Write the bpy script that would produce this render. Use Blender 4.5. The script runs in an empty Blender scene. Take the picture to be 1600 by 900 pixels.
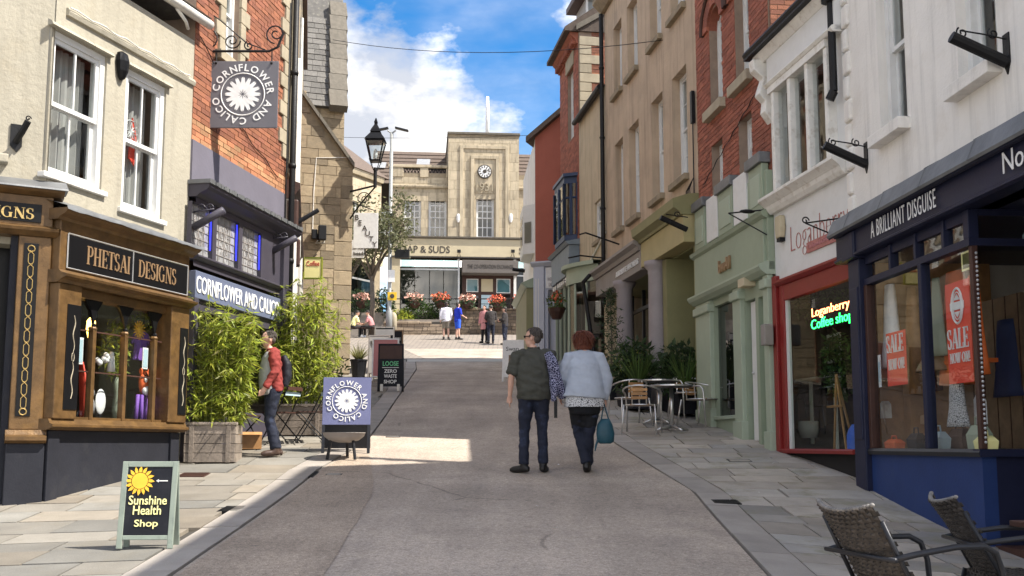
import bpy, bmesh, math, random
from mathutils import Vector, Matrix, noise as mnoise
random.seed(7)
rad = math.radians
# ------------------------------------------------------------------ camera, sky, sun, exposure
FPX, PITCH, AXY = 1600.0, rad(6.5), 512.7      # focal length in px of the 1600 px frame, upward pitch, row of the optical axis
CAM = Vector((0, 0, 1.6))
scn = bpy.context.scene
cam_d = bpy.data.cameras.new('camera'); cam = bpy.data.objects.new('camera', cam_d); scn.collection.objects.link(cam)
cam.location = CAM; cam.rotation_euler = (math.pi/2 + PITCH, 0, 0)
cam_d.sensor_width = 36; cam_d.lens = 36*FPX/1600; cam_d.shift_y = (AXY-450)/1600
cam_d.clip_start = .1; cam_d.clip_end = 900
scn.camera = cam
SUN_AZ, SUN_EL = rad(16), rad(53)              # azimuth: from +X (the right), turned this far behind the camera
to_sun = Vector((math.cos(SUN_EL)*math.cos(SUN_AZ), -math.cos(SUN_EL)*math.sin(SUN_AZ), math.sin(SUN_EL)))
sun_d = bpy.data.lights.new('sun', 'SUN'); sun = bpy.data.objects.new('sun', sun_d); scn.collection.objects.link(sun)
sun.rotation_euler = to_sun.to_track_quat('Z', 'Y').to_euler(); sun.location = (30, -8, 40)
sun_d.energy = 2.0; sun_d.angle = rad(.6); sun_d.color = (1, .94, .84)
world = bpy.data.worlds.new('World'); scn.world = world; world.use_nodes = True
wn, wl = world.node_tree.nodes, world.node_tree.links
wn.clear()
def N(t, **k):
    n = wn.new(t)
    for a, b in k.items(): setattr(n, a, b)
    return n
wo = N('ShaderNodeOutputWorld'); wbg = N('ShaderNodeBackground'); wl.new(wbg.outputs[0], wo.inputs[0])
sky = N('ShaderNodeTexSky', sky_type='NISHITA', sun_disc=False, sun_elevation=SUN_EL, sun_rotation=math.pi/2+SUN_AZ, air_density=1.0, dust_density=.6, ozone_density=2.5)
tc = N('ShaderNodeTexCoord')
def cloud_noise(loc, scale, detail, rough, sc=(1, 1, 1.7)):
    m = N('ShaderNodeMapping'); m.inputs['Location'].default_value = loc; m.inputs['Scale'].default_value = sc
    n = N('ShaderNodeTexNoise'); n.inputs['Scale'].default_value = scale; n.inputs['Detail'].default_value = detail; n.inputs['Roughness'].default_value = rough
    wl.new(tc.outputs['Generated'], m.inputs[0]); wl.new(m.outputs[0], n.inputs['Vector']); return n.outputs['Fac']
def ramp(inp, stops):
    r = N('ShaderNodeValToRGB'); el = r.color_ramp.elements
    while len(el) < len(stops): el.new(.5)
    for e, (p, c) in zip(el, stops): e.position = p; e.color = c if len(c) == 4 else (*c, 1)
    wl.new(inp, r.inputs[0]); return r.outputs[0]
def wmath(op, a, b):
    n = N('ShaderNodeMath', operation=op)
    for i, v in enumerate((a, b)):
        if isinstance(v, (int, float)): n.inputs[i].default_value = v
        else: wl.new(v, n.inputs[i])
    return n.outputs[0]
CLOUD_LOC = (.61, 4.823, 3.37)
sep = N('ShaderNodeSeparateXYZ'); wl.new(tc.outputs['Generated'], sep.inputs[0])
body = cloud_noise(CLOUD_LOC, 4.2, 12, .56)
bias = wmath('MAXIMUM', wmath('MULTIPLY', wmath('SUBTRACT', .30, sep.outputs[2]), .62), -.01)     # cumulus piles up towards the horizon
dens = wmath('ADD', body, bias)
mask = ramp(dens, [(.475, (0, 0, 0)), (.53, (.7, .7, .7)), (.60, (1, 1, 1))])
veil = ramp(cloud_noise((7.7, 2.0, 5.0), 2.6, 6, .6, (1, 1, 3)), [(.42, (0, 0, 0)), (.75, (.32, .32, .32))])
mask2 = wmath('MAXIMUM', mask, veil)
shade = ramp(cloud_noise((CLOUD_LOC[0]+.05, CLOUD_LOC[1], CLOUD_LOC[2]-.10), 4.6, 8, .55), [(.36, (6.6, 6.1, 5.4)), (.465, (2.5, 2.36, 2.15)), (.58, (.95, 1.0, 1.12))])
mixc = N('ShaderNodeMixRGB'); wl.new(mask2, mixc.inputs[0])
hs = N('ShaderNodeHueSaturation'); hs.inputs['Saturation'].default_value = 1.42; hs.inputs['Value'].default_value = .29; wl.new(sky.outputs[0], hs.inputs['Color'])
wl.new(hs.outputs[0], mixc.inputs[1]); wl.new(shade, mixc.inputs[2])
wl.new(mixc.outputs[0], wbg.inputs[0]); wbg.inputs[1].default_value = .15
scn.view_settings.view_transform = 'Standard'; scn.view_settings.look = 'None'; scn.view_settings.gamma = 1
scn.view_settings.exposure = 2.38
scn.render.engine = 'CYCLES'
scn.cycles.use_denoising = True
scn.cycles.max_bounces = 8; scn.cycles.transparent_max_bounces = 16; scn.cycles.diffuse_bounces = 4
scn.cycles.sample_clamp_indirect = 6
COL = scn.collection

# ------------------------------------------------------------------ helpers
def ray(px, py):
    a = (px-800)/FPX; b = (AXY-py)/FPX; c, s = math.cos(PITCH), math.sin(PITCH)
    return Vector((a, c-b*s, s+b*c))
def at(px, py, Y):                              # world point at distance Y up the street that is seen at a pixel
    d = ray(px, py); return CAM + d*(Y/d.y)
PROF = [(-30, -3.2), (0, 0), (4, .36), (8, .76), (11, 1.06), (12.6, 1.25), (14, 1.45), (18, 2.02), (22.8, 2.78), (30, 3.70), (37, 4.62), (44, 5.72), (48.5, 6.60), (51, 7.08), (60, 7.5), (120, 8.5)]
def g(X, Y):                                    # height of the street
    P = PROF; i = 0
    while i < len(P)-2 and Y > P[i+1][0]: i += 1
    (y0, z0), (y1, z1) = P[i], P[i+1]
    m0 = (P[i+1][1]-P[max(i-1, 0)][1])/(P[i+1][0]-P[max(i-1, 0)][0]); j = min(i+2, len(P)-1)
    m1 = (P[j][1]-z0)/(P[j][0]-y0); h = y1-y0; t = (Y-y0)/h; t = max(0, min(1, t))
    z = (2*t**3-3*t*t+1)*z0+(t**3-2*t*t+t)*h*m0+(-2*t**3+3*t*t)*z1+(t**3-t*t)*h*m1
    k = max(0, min(1, (13-Y)/4)); k = k*k*(3-2*k)
    s = max(0, min(1, (X-1.5)/2.8)); l = max(0, min(1, (-X-2.2)/3))
    return z - k*(.19*s + .10*l)
def on_ground(px, py):
    d = ray(px, py); lo, hi = 2, 60
    f = lambda Y: (CAM+d*(Y/d.y)).z-g((CAM+d*(Y/d.y)).x, Y)
    Y = 3
    while Y < 70 and f(Y) > 0: Y += .1
    return CAM+d*(Y/d.y)

class MB:                                       # collects shapes; build() links them as one mesh object
    def __init__(s, z0=0, M=None): s.v, s.f, s.z0, s.M = [], [], z0, M
    def add(s, vs, fs):
        k = len(s.v); s.v += [Vector(p) for p in vs]; s.f += [tuple(i+k for i in f) for f in fs]; return s
    def quad(s, a, b, c, d): return s.add([a, b, c, d], [(0, 1, 2, 3)])
    def box(s, x0, x1, y0, y1, z0, z1):
        if x0 > x1: x0, x1 = x1, x0
        if y0 > y1: y0, y1 = y1, y0
        if z0 > z1: z0, z1 = z1, z0
        return s.add([(x0,y0,z0),(x1,y0,z0),(x1,y1,z0),(x0,y1,z0),(x0,y0,z1),(x1,y0,z1),(x1,y1,z1),(x0,y1,z1)],
                     [(3,2,1,0),(4,5,6,7),(0,1,5,4),(1,2,6,5),(2,3,7,6),(3,0,4,7)])
    def prism(s, poly, axis, a, b):             # polygon in the plane across axis, swept from a to b
        n = len(poly)
        def P(p, t): return (t, p[0], p[1]) if axis == 'x' else (p[0], t, p[1]) if axis == 'y' else (p[0], p[1], t)
        return s.add([P(p, a) for p in poly]+[P(p, b) for p in poly],
                     [tuple(range(n)), tuple(range(2*n-1, n-1, -1))]+[(i, i+n, (i+1)%n+n, (i+1)%n) for i in range(n)])
    def rings(s, rs, cap=True, closed=False):
        n = len(rs[0]); k = len(s.v); m = len(rs)
        for r in rs: s.v += [Vector(p) for p in r]
        for j in range(m if closed else m-1):
            for i in range(n):
                a, b = k+j*n, k+((j+1) % m)*n
                s.f.append((a+i, a+(i+1)%n, b+(i+1)%n, b+i))
        if cap and not closed: s.f.append(tuple(k+i for i in range(n-1, -1, -1))); s.f.append(tuple(k+(m-1)*n+i for i in range(n)))
        return s
    def tube(s, pts, r, n=6, closed=False):     # round bar along a path; r a number or one per point
        pts = [Vector(p) for p in pts]; m = len(pts); rs = []; up = None
        for i, p in enumerate(pts):
            t = (pts[(i+1)%m]-pts[i-1]) if closed else (pts[min(i+1, m-1)]-pts[max(i-1, 0)])
            if t.length < 1e-9: t = Vector((0, 0, 1))
            t.normalize()
            if up is None:
                up = Vector((0, 0, 1)) if abs(t.z) < .9 else Vector((1, 0, 0))
            x = t.cross(up)
            if x.length < 1e-4: x = t.orthogonal()
            x.normalize(); y = x.cross(t); y.normalize(); up = y
            q = r[i] if isinstance(r, (list, tuple)) else r
            qx, qy = q if isinstance(q, (list, tuple)) else (q, q)
            rs.append([p+x*(qx*math.cos(2*math.pi*k/n))+y*(qy*math.sin(2*math.pi*k/n)) for k in range(n)])
        return s.rings(rs, True, closed)
    def lathe(s, prof, c=(0, 0, 0), n=12, cap=True):
        return s.rings([[(c[0]+r*math.cos(2*math.pi*k/n), c[1]+r*math.sin(2*math.pi*k/n), c[2]+z) for k in range(n)] for r, z in prof], cap)
    def ball(s, c, r, n=10, m=7):
        rx, ry, rz = r if isinstance(r, (tuple, list)) else (r, r, r)
        return s.rings([[(c[0]+rx*math.sin(math.pi*j/m)*math.cos(2*math.pi*k/n), c[1]+ry*math.sin(math.pi*j/m)*math.sin(2*math.pi*k/n), c[2]-rz*math.cos(math.pi*j/m)) for k in range(n)]
                        for j in [.12]+list(range(1, m))+[m-.12]])
    def mesh(s, name):
        me = bpy.data.meshes.new(name)
        M = s.M or Matrix.Identity(4)
        me.from_pydata([tuple((M @ p) - Vector((0, 0, s.z0))) for p in s.v], [], s.f); me.update(); return me
    def build(s, name, mat, parent=None, smooth=False, bev=0, fix=False):
        me = s.mesh(name)
        if fix:
            b = bmesh.new(); b.from_mesh(me); bmesh.ops.recalc_face_normals(b, faces=b.faces); b.to_mesh(me); b.free()
        return mkobj(name, me, mat, parent, smooth, bev)
def mkobj(name, me, mat, parent=None, smooth=False, bev=0):
    o = bpy.data.objects.new(name, me); COL.objects.link(o); o.parent = parent
    if mat is not None and not me.materials: me.materials.append(MT[mat] if isinstance(mat, str) else mat)
    if smooth: me.polygons.foreach_set('use_smooth', [True]*len(me.polygons))
    if bev:
        b = o.modifiers.new('edge', 'BEVEL'); b.width = bev; b.segments = 2; b.limit_method = 'ANGLE'; b.angle_limit = rad(50)
    return o
def tag(o, label, cat, group=None, kind=None):
    if label: o['label'] = label
    if cat: o['category'] = cat
    if group: o['group'] = group
    if kind: o['kind'] = kind
    return o
def thing(name, label, cat, loc=(0, 0, 0), rz=0, group=None):
    o = bpy.data.objects.new(name, None); COL.objects.link(o); o.location = loc; o.rotation_euler = (0, 0, rz); o.empty_display_size = .2
    return tag(o, label, cat, group)
def copy_tree(o, parent=None):
    c = o.copy(); COL.objects.link(c); c.parent = parent
    for ch in list(o.children): copy_tree(ch, c)
    return c

# ------------------------------------------------------------------ materials
MT = {}
def mat(name, col, rough=.7, var=.12, scale=2.5, bump=0, bscale=60, metal=0, rnd=0, streak=0, spec=.4, speck=0, hue=None, stain=None, coat=0):
    m = bpy.data.materials.new(name); m.use_nodes = True; nt = m.node_tree; nn = nt.nodes; L = nt.links; b = nn['Principled BSDF']
    b.inputs['Roughness'].default_value = rough; b.inputs['Metallic'].default_value = metal; b.inputs['Specular IOR Level'].default_value = spec
    if coat: b.inputs['Coat Weight'].default_value = coat
    t = nn.new('ShaderNodeTexCoord'); oi = nn.new('ShaderNodeObjectInfo'); ge = nn.new('ShaderNodeNewGeometry')
    ad = nn.new('ShaderNodeMath'); ad.operation = 'ADD'; fr = nn.new('ShaderNodeMath'); fr.operation = 'FRACT'
    L.new(oi.outputs['Random'], ad.inputs[0]); L.new(ge.outputs['Random Per Island'], ad.inputs[1]); L.new(ad.outputs[0], fr.inputs[0])
    sc = nn.new('ShaderNodeVectorMath'); sc.operation = 'ADD'
    cm = nn.new('ShaderNodeCombineXYZ'); ml = nn.new('ShaderNodeMath'); ml.operation = 'MULTIPLY'; ml.inputs[1].default_value = 13 if rnd else 0
    L.new(fr.outputs[0], ml.inputs[0]); [L.new(ml.outputs[0], cm.inputs[i]) for i in range(3)]
    L.new(t.outputs['Object'], sc.inputs[0]); L.new(cm.outputs[0], sc.inputs[1])
    def noise(s, d=5, r=.6, stretch=None):
        n = nn.new('ShaderNodeTexNoise'); n.inputs['Scale'].default_value = s; n.inputs['Detail'].default_value = d; n.inputs['Roughness'].default_value = r
        if stretch:
            mp = nn.new('ShaderNodeMapping'); mp.inputs['Scale'].default_value = stretch; L.new(sc.outputs[0], mp.inputs[0]); L.new(mp.outputs[0], n.inputs['Vector'])
        else: L.new(sc.outputs[0], n.inputs['Vector'])
        return n.outputs['Fac']
    def rmp(f, p0, p1, v0, v1):
        r = nn.new('ShaderNodeMapRange'); r.inputs[1].default_value = p0; r.inputs[2].default_value = p1; r.inputs[3].default_value = v0; r.inputs[4].default_value = v1; L.new(f, r.inputs[0]); return r.outputs[0]
    def mul(c, f):
        x = nn.new('ShaderNodeMixRGB'); x.blend_type = 'MULTIPLY'; x.inputs[0].default_value = 1
        L.new(c, x.inputs[1]); L.new(f, x.inputs[2]); return x.outputs[0]
    rgb = nn.new('ShaderNodeRGB'); rgb.outputs[0].default_value = (*col, 1); c = rgb.outputs[0]
    if hue:
        x = nn.new('ShaderNodeMixRGB'); L.new(fr.outputs[0] if rnd else noise(scale*.7), x.inputs[0]); L.new(c, x.inputs[1]); x.inputs[2].default_value = (*hue, 1); c = x.outputs[0]
    if var: c = mul(c, rmp(noise(scale), .3, .7, 1-var, 1+var))
    if rnd: 
        f2 = nn.new('ShaderNodeMath'); f2.operation = 'MULTIPLY'; f2.inputs[1].default_value = 7.31; L.new(fr.outputs[0], f2.inputs[0])
        f3 = nn.new('ShaderNodeMath'); f3.operation = 'FRACT'; L.new(f2.outputs[0], f3.inputs[0])
        c = mul(c, rmp(f3.outputs[0], 0, 1, 1-rnd, 1+rnd))
    if streak: c = mul(c, rmp(noise(3.5, 4, .6, (1.6, 1.6, .10)), .5, .75, 1, 1-streak))
    if speck: c = mul(c, rmp(noise(bscale*2, 2, .7), .3, .7, 1-speck, 1+speck))
    if stain:
        x = nn.new('ShaderNodeMixRGB'); L.new(rmp(noise(stain[1], 6, .65), .54, .66, 0, stain[2]), x.inputs[0]); L.new(c, x.inputs[1]); x.inputs[2].default_value = (*stain[0], 1); c = x.outputs[0]
    L.new(c, b.inputs['Base Color'])
    if bump:
        bp = nn.new('ShaderNodeBump'); bp.inputs['Strength'].default_value = bump; bp.inputs['Distance'].default_value = .02
        L.new(noise(bscale, 4, .65), bp.inputs['Height']); L.new(bp.outputs[0], b.inputs['Normal'])
    MT[name] = m; return m
def glow(name, col, s):
    m = bpy.data.materials.new(name); m.use_nodes = True; nt = m.node_tree; b = nt.nodes['Principled BSDF']
    b.inputs['Base Color'].default_value = (*col, 1); b.inputs['Emission Color'].default_value = (*col, 1); b.inputs['Emission Strength'].default_value = s; MT[name] = m
def glass(name, tint=(.86, .9, .9), boost=1.0, rough=.01):
    m = bpy.data.materials.new(name); m.use_nodes = True; nt = m.node_tree; nn = nt.nodes; L = nt.links; nn.clear()
    o = nn.new('ShaderNodeOutputMaterial'); mx = nn.new('ShaderNodeMixShader'); tr = nn.new('ShaderNodeBsdfTransparent'); gl = nn.new('ShaderNodeBsdfGlossy')
    tr.inputs[0].default_value = (*tint, 1); gl.inputs['Roughness'].default_value = rough
    ge = nn.new('ShaderNodeNewGeometry'); dt = nn.new('ShaderNodeVectorMath'); dt.operation = 'DOT_PRODUCT'; L.new(ge.outputs['Incoming'], dt.inputs[0]); L.new(ge.outputs['Normal'], dt.inputs[1])
    def mth(op, a, b=None):
        n = nn.new('ShaderNodeMath'); n.operation = op
        for i, v in enumerate((a, b)):
            if v is None: continue
            if isinstance(v, (int, float)): n.inputs[i].default_value = v
            else: L.new(v, n.inputs[i])
        return n.outputs[0]
    f0 = .035+.06*boost; sch = mth('ADD', mth('MULTIPLY', mth('POWER', mth('SUBTRACT', 1, mth('ABSOLUTE', dt.outputs['Value'])), 5), 1-f0), f0)   # Schlick, the same from both sides
    t = nn.new('ShaderNodeTexCoord'); no = nn.new('ShaderNodeTexNoise'); no.inputs['Scale'].default_value = 1.8; no.inputs['Detail'].default_value = 1
    bp = nn.new('ShaderNodeBump'); bp.inputs['Strength'].default_value = .05; bp.inputs['Distance'].default_value = .02
    L.new(t.outputs['Object'], no.inputs[0]); L.new(no.outputs[0], bp.inputs['Height']); L.new(bp.outputs[0], gl.inputs['Normal'])
    L.new(sch, mx.inputs[0]); L.new(tr.outputs[0], mx.inputs[1]); L.new(gl.outputs[0], mx.inputs[2]); L.new(mx.outputs[0], o.inputs[0]); MT[name] = m
def fabric(name, col, col2, scale, thr=.5):      # printed cloth
    m = mat(name, col, .85, .05); nt = m.node_tree; nn = nt.nodes; b = nn['Principled BSDF']
    t = nn.new('ShaderNodeTexCoord'); n = nn.new('ShaderNodeTexVoronoi'); n.inputs['Scale'].default_value = scale; n.feature = 'DISTANCE_TO_EDGE'
    r = nn.new('ShaderNodeMath'); r.operation = 'GREATER_THAN'; r.inputs[1].default_value = thr
    x = nn.new('ShaderNodeMixRGB'); x.inputs[1].default_value = (*col2, 1); x.inputs[2].default_value = (*col, 1)
    nt.links.new(t.outputs['Object'], n.inputs['Vector']); nt.links.new(n.outputs['Distance'], r.inputs[0]); nt.links.new(r.outputs[0], x.inputs[0]); nt.links.new(x.outputs[0], b.inputs['Base Color'])
glass('glass'); glass('shop_glass', (.9, .93, .93), 1.5); glass('cafe_glass', (.80, .84, .82), .05); glass('dark_glass', (.30, .33, .34), 1.6); glass('teal_glass', (.34, .52, .56), .9)
mat('asphalt', (.375, .312, .255), .85, .15, .8, .35, 90, speck=.22, stain=((.28, .235, .20), 1.0, .5))
def wear(name):
    nt = MT[name].node_tree; nn = nt.nodes; L = nt.links; pb = nn['Principled BSDF']; src = pb.inputs['Base Color'].links[0].from_socket
    t = nn.new('ShaderNodeTexCoord'); 
    def nz(scale, st, det=4):
        mp = nn.new('ShaderNodeMapping'); mp.inputs['Scale'].default_value = st; n = nn.new('ShaderNodeTexNoise'); n.inputs['Scale'].default_value = scale; n.inputs['Detail'].default_value = det; n.inputs['Roughness'].default_value = .65; L.new(t.outputs['Object'], mp.inputs[0]); L.new(mp.outputs[0], n.inputs['Vector']); return n.outputs['Fac']
    def mr(f, a, b, c, d):
        r = nn.new('ShaderNodeMapRange'); r.inputs[1].default_value = a; r.inputs[2].default_value = b; r.inputs[3].default_value = c; r.inputs[4].default_value = d; L.new(f, r.inputs[0]); return r.outputs[0]
    def mul(a, f):
        x = nn.new('ShaderNodeMixRGB'); x.blend_type = 'MULTIPLY'; x.inputs[0].default_value = 1; L.new(a, x.inputs[1]); L.new(f, x.inputs[2]); return x.outputs[0]
    v = nn.new('ShaderNodeTexVoronoi'); v.feature = 'DISTANCE_TO_EDGE'; v.inputs['Scale'].default_value = .33; wv = nn.new('ShaderNodeMixRGB'); wv.inputs[0].default_value = .16; wn_ = nn.new('ShaderNodeTexNoise'); wn_.inputs['Scale'].default_value = 2.2; wn_.inputs['Detail'].default_value = 6; L.new(t.outputs['Object'], wn_.inputs['Vector']); L.new(t.outputs['Object'], wv.inputs[1]); L.new(wn_.outputs['Color'], wv.inputs[2]); L.new(wv.outputs[0], v.inputs['Vector'])
    crack = mr(v.outputs['Distance'], .002, .007, .62, 1.0); gate = mr(nz(.55, (1, 1, 1)), .50, .58, 0, 1); cg = nn.new('ShaderNodeMix'); L.new(gate, cg.inputs[0]); cg.inputs[2].default_value = 1.0; L.new(crack, cg.inputs[3])
    c = mul(src, cg.outputs[0]); c = mul(c, mr(nz(1.6, (1.0, .10, 1), 5), .35, .7, .88, 1.16)); c = mul(c, mr(nz(9, (1, 1, 1), 3), .56, .72, 1.0, .80)); c = mul(c, mr(nz(26, (1, 1, 1), 3), .30, .70, .78, 1.20)); c = mul(c, mr(nz(70, (1, 1, 1), 2), .30, .70, .72, 1.26)); c = mul(c, mr(nz(38, (1, 1, 1), 2), .64, .72, 1.0, .62)); c = mul(c, mr(nz(.35, (.25, 1.3, 1), 3), .42, .62, 1.08, .90)); L.new(c, pb.inputs['Base Color'])
wear('asphalt')
mat('asphalt_brown', (.355, .285, .222), .88, .14, 1.6, .6, 70, speck=.30)
wear('asphalt_brown')
mat('joint', (.05, .045, .038), .95, .2, 5)
mat('slab_warm', (.212, .182, .142), .8, .16, 2.2, .3, 50, rnd=.24, hue=(.185, .178, .16), speck=.08, stain=((.15, .13, .095), 2.6, .35))
mat('slab_grey', (.37, .325, .275), .72, .18, 2.2, .3, 50, rnd=.27, hue=(.275, .265, .25), speck=.08, stain=((.19, .18, .105), 1.7, .6))
mat('kerb', (.30, .27, .24), .75, .12, 3, .2, 60, rnd=.12, speck=.1)
mat('pale_band', (.36, .34, .30), .8, .12, 4, .2, 40, rnd=.1)
mat('plaza', (.24, .21, .18), .85, .12, 3, .2, 40, rnd=.15)
mat('cream', (.345, .316, .25), .8, .07, 1.6, .55, 14, streak=.22, stain=((.33, .28, .19), 1.4, .30))
mat('white_render', (.76, .73, .68), .75, .06, 1.2, .35, 22, streak=.26, stain=((.62, .57, .50), 1.6, .45))
mat('white_paint', (0.663, 0.663, 0.646), .45, .05, 4, .08, 30, stain=((.55, .52, .46), 5, .25))
mat('old_white', (.72, .70, .65), .55, .09, 6, .12, 30, stain=((.40, .33, .25), 7, .45))
mat('lead', (.155, .16, .165), .5, .22, 3, .35, 9, metal=.35, stain=((.16, .16, .16), 2.5, .5))
mat('gold', (.125, .070, .027), .42, .32, 7, .25, 24, metal=.25, stain=((.21, .115, .035), 4, .5))
mat('gold_leaf', (0.496, 0.352, 0.136), .35, .1, 10, metal=.4)
mat('bronze', (0.336, 0.216, 0.12), .38, .12, 10, metal=.4)
mat('black_gloss', (.007, .007, .008), .34, .1, 4, spec=.18)
mat('black_blue', (.020, .021, .028), .6, .18, 2.2, .15, 20, stain=((.034, .034, .038), 3, .5), spec=.2)
mat('black_iron', (.010, .010, .011), .5, .2, 8, .2, 40, spec=.25)
mat('mauve', (0.14, 0.132, 0.164), .6, .07, 3, .12, 20, streak=.05)
mat('mauve_dark', (.055, .050, .066), .42, .08, 4, .08, 30)
mat('slate_blue', (.115, .135, .205), .5, .08, 3, .06, 30)
mat('sign_grey', (.125, .12, .135), .5, .06, 4)
mat('chalk_white', (.76, .76, .75), .7, .08, 12)
mat('brick', (.29, .112, .058), .82, .14, 9, .4, 60, rnd=.22, hue=(.24, .09, .055), speck=.1)
mat('brick_pale', (0.4, 0.232, 0.12), .85, .16, 9, .4, 60, rnd=.25, hue=(.42, .16, .08), speck=.1)
mat('brick_dark', (.315, .105, .062), .82, .16, 9, .4, 60, rnd=.26, hue=(.27, .088, .055), speck=.12)
mat('mortar', (.27, .20, .15), .92, .15, 6)
mat('stone_trim', (0.35, 0.301, 0.217), .82, .14, 4, .3, 30, rnd=.1, streak=.15)
mat('stone', (.40, .315, .205), .86, .17, 4, .55, 24, rnd=.20, hue=(.25, .20, .135), speck=.1, stain=((.20, .17, .12), 3, .4))
mat('stone_joint', (.27, .22, .15), .95, .2, 6, .3, 30)
mat('slate', (.115, .108, .10), .8, .2, 6, .4, 40, rnd=.28, stain=((.22, .21, .17), 8, .5))
mat('coping', (0.14, 0.124, 0.1), .85, .2, 5, .4, 30, rnd=.15)
mat('ashlar', (.45, .38, .27), .84, .10, 1.5, .35, 30, rnd=.09, streak=.5, stain=((.21, .17, .115), 1.1, .35))
mat('tan_render', (.47, .36, .255), .84, .14, 1.2, .4, 16, streak=.36, stain=((.30, .24, .18), 1.3, .35))
mat('tan_pale', (.50, .41, .28), .84, .10, 1.2, .3, 16, streak=.45, stain=((.34, .27, .18), 1.3, .35))
mat('red_render', (.34, .10, .066), .8, .08, 1.5, .3, 20, streak=.1)
mat('sage', (.275, .325, .235), .5, .06, 3, .08, 30, streak=.04)
mat('sage_pale', (.34, .395, .30), .5, .06, 3, .08, 30)
mat('olive', (.22, .21, .10), .5, .08, 3, .08, 30)
mat('olive_cream', (.40, .34, .17), .55, .08, 3, .08, 30)
mat('grey_taupe', (.26, .235, .22), .55, .08, 3, .08, 30)
mat('column_grey', (.29, .26, .265), .65, .1, 3, .15, 30)
mat('red_paint', (.22, .018, .016), .38, .12, 5, .1, 30, stain=((.17, .015, .015), 5, .5))
mat('navy', (.013, .016, .040), .45, .14, 2.5, .08, 30, stain=((.018, .022, .052), 3, .5), spec=.25)
mat('navy_blue', (.018, .040, .135), .55, .12, 2.5, .1, 30, stain=((.024, .045, .13), 2.6, .6), spec=.25)
mat('oriel_blue', (.026, .046, .10), .45, .1, 4)
mat('blue_grey', (.16, .20, .235), .5, .1, 4)
mat('door_blue', (.47, .50, .58), .5, .05, 4)
mat('dark', (.012, .011, .011), .85, .3, 3)
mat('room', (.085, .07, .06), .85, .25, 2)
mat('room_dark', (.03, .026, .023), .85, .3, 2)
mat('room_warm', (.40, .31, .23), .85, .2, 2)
mat('curtain', (.36, .345, .33), .9, .12, 3)
mat('net', (.66, .66, .65), .9, .1, 3)
mat('wood', (.25, .17, .105), .7, .22, 8, .25, 30, rnd=.15)
mat('wood_grey', (.235, .195, .16), .82, .25, 5, .4, 35, rnd=.22, stain=((.13, .105, .085), 6, .5))
mat('wood_slat', (.36, .19, .075), .5, .18, 9, .1, 30, rnd=.15)
mat('dark_wood', (.055, .024, .017), .55, .2, 6, .1, 30)
mat('alu', (.62, .61, .60), .28, .06, 8, metal=.9)
mat('steel_dark', (.028, .029, .034), .42, .1, 8, metal=.5)
mat('wicker', (.034, .029, .025), .6, .25, 60, rnd=.3, hue=(.055, .048, .043))
mat('wicker_edge', (.17, .16, .15), .6, .15, 60, rnd=.2)
mat('tile_roof', (.105, .078, .062), .85, .2, 8, .4, 20, rnd=.25)
mat('fascia_cream', (.50, .43, .29), .6, .06, 2)
mat('letter_dark', (.05, .042, .035), .6, .05)
mat('taupe_awning', (.125, .11, .10), .7, .05)
mat('pole_white', (.80, .80, .80), .4, .04)
mat('lamp_col', (.25, .255, .25), .5, .08, 4, metal=.2)
mat('leaf_bamboo', (.46, .47, .07), .45, .25, 1.2, rnd=.42, hue=(.24, .33, .045))
mat('leaf_tree', (.17, .165, .085), .6, .2, 1.5, rnd=.40, hue=(.10, .115, .05))
mat('leaf_dark', (.034, .064, .026), .5, .25, 2, rnd=.45, hue=(.055, .09, .035))
mat('leaf_mid', (.06, .115, .030), .5, .25, 2, rnd=.45, hue=(.10, .15, .04))
mat('leaf_straw', (.30, .27, .12), .6, .2, 2, rnd=.35, hue=(.16, .18, .06))
mat('bark', (.14, .115, .09), .9, .25, 6, .6, 20)
mat('cane', (.22, .24, .06), .6, .2, 4)
mat('soil', (.05, .038, .028), .95, .2, 10)
mat('flower_red', (.65, .075, .035), .6, .1, 5, rnd=.35, hue=(.75, .25, .12))
mat('flower_pink', (.70, .30, .22), .6, .1, 5, rnd=.3, hue=(.85, .62, .50))
mat('board_black', (.012, .013, .018), .6, .2, 5, stain=((.028, .028, .032), 5, .4), spec=.2)
mat('board_blue', (.13, .14, .26), .5, .06, 4)
mat('frame_sage', (.235, .275, .23), .5, .08, 6, stain=((.15, .175, .15), 8, .5))
mat('sun_yellow', (.82, .46, .04), .6, .1, 10)
mat('letter_yellow', (.86, .80, .36), .6, .05)
mat('letter_green', (.15, .5, .25), .6, .05)
mat('letter_faded', (.40, .16, .135), .7, .2, 20)
mat('letter_red', (.50, .06, .055), .6, .05)
mat('sale_red', (.80, .085, .05), .6, .06, 4)
mat('sale_orange', (.85, .17, .03), .6, .08, 4)
mat('teal_bag', (.012, .062, .088), .5, .15, 8, .1, 30)
mat('blue_bag', (.02, .12, .62), .4, .2, 8, .3, 12)
mat('yellow_sign', (.75, .48, .03), .5, .05)
mat('pale_blue', (.42, .56, .62), .45, .06, 5)
mat('silver', (.55, .55, .54), .35, .1, 8, metal=.7)
mat('purple', (.21, .09, .42), .7, .15, 5)
mat('tiger_orange', (.72, .14, .04), .7, .12, 6)
mat('skin', (.56, .33, .245), .5, .06, 12)
mat('hair_grey', (.075, .062, .053), .7, .25, 40, .3, 80)
mat('hair_red', (.115, .030, .013), .55, .25, 40, .3, 80)
mat('hair_dark', (.03, .022, .018), .6, .25, 40, .3, 80)
mat('olive_shirt', (.050, .050, .040), .85, .14, 9, .25, 16)
mat('jeans', (.011, .014, .028), .85, .28, 5, .25, 18, stain=((.035, .050, .10), 4.2, .65))
mat('jeans_dark', (.005, .0055, .008), .85, .25, 5, .2, 18)
mat('cardigan', (.36, .395, .46), .9, .09, 7, .3, 16)
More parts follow.
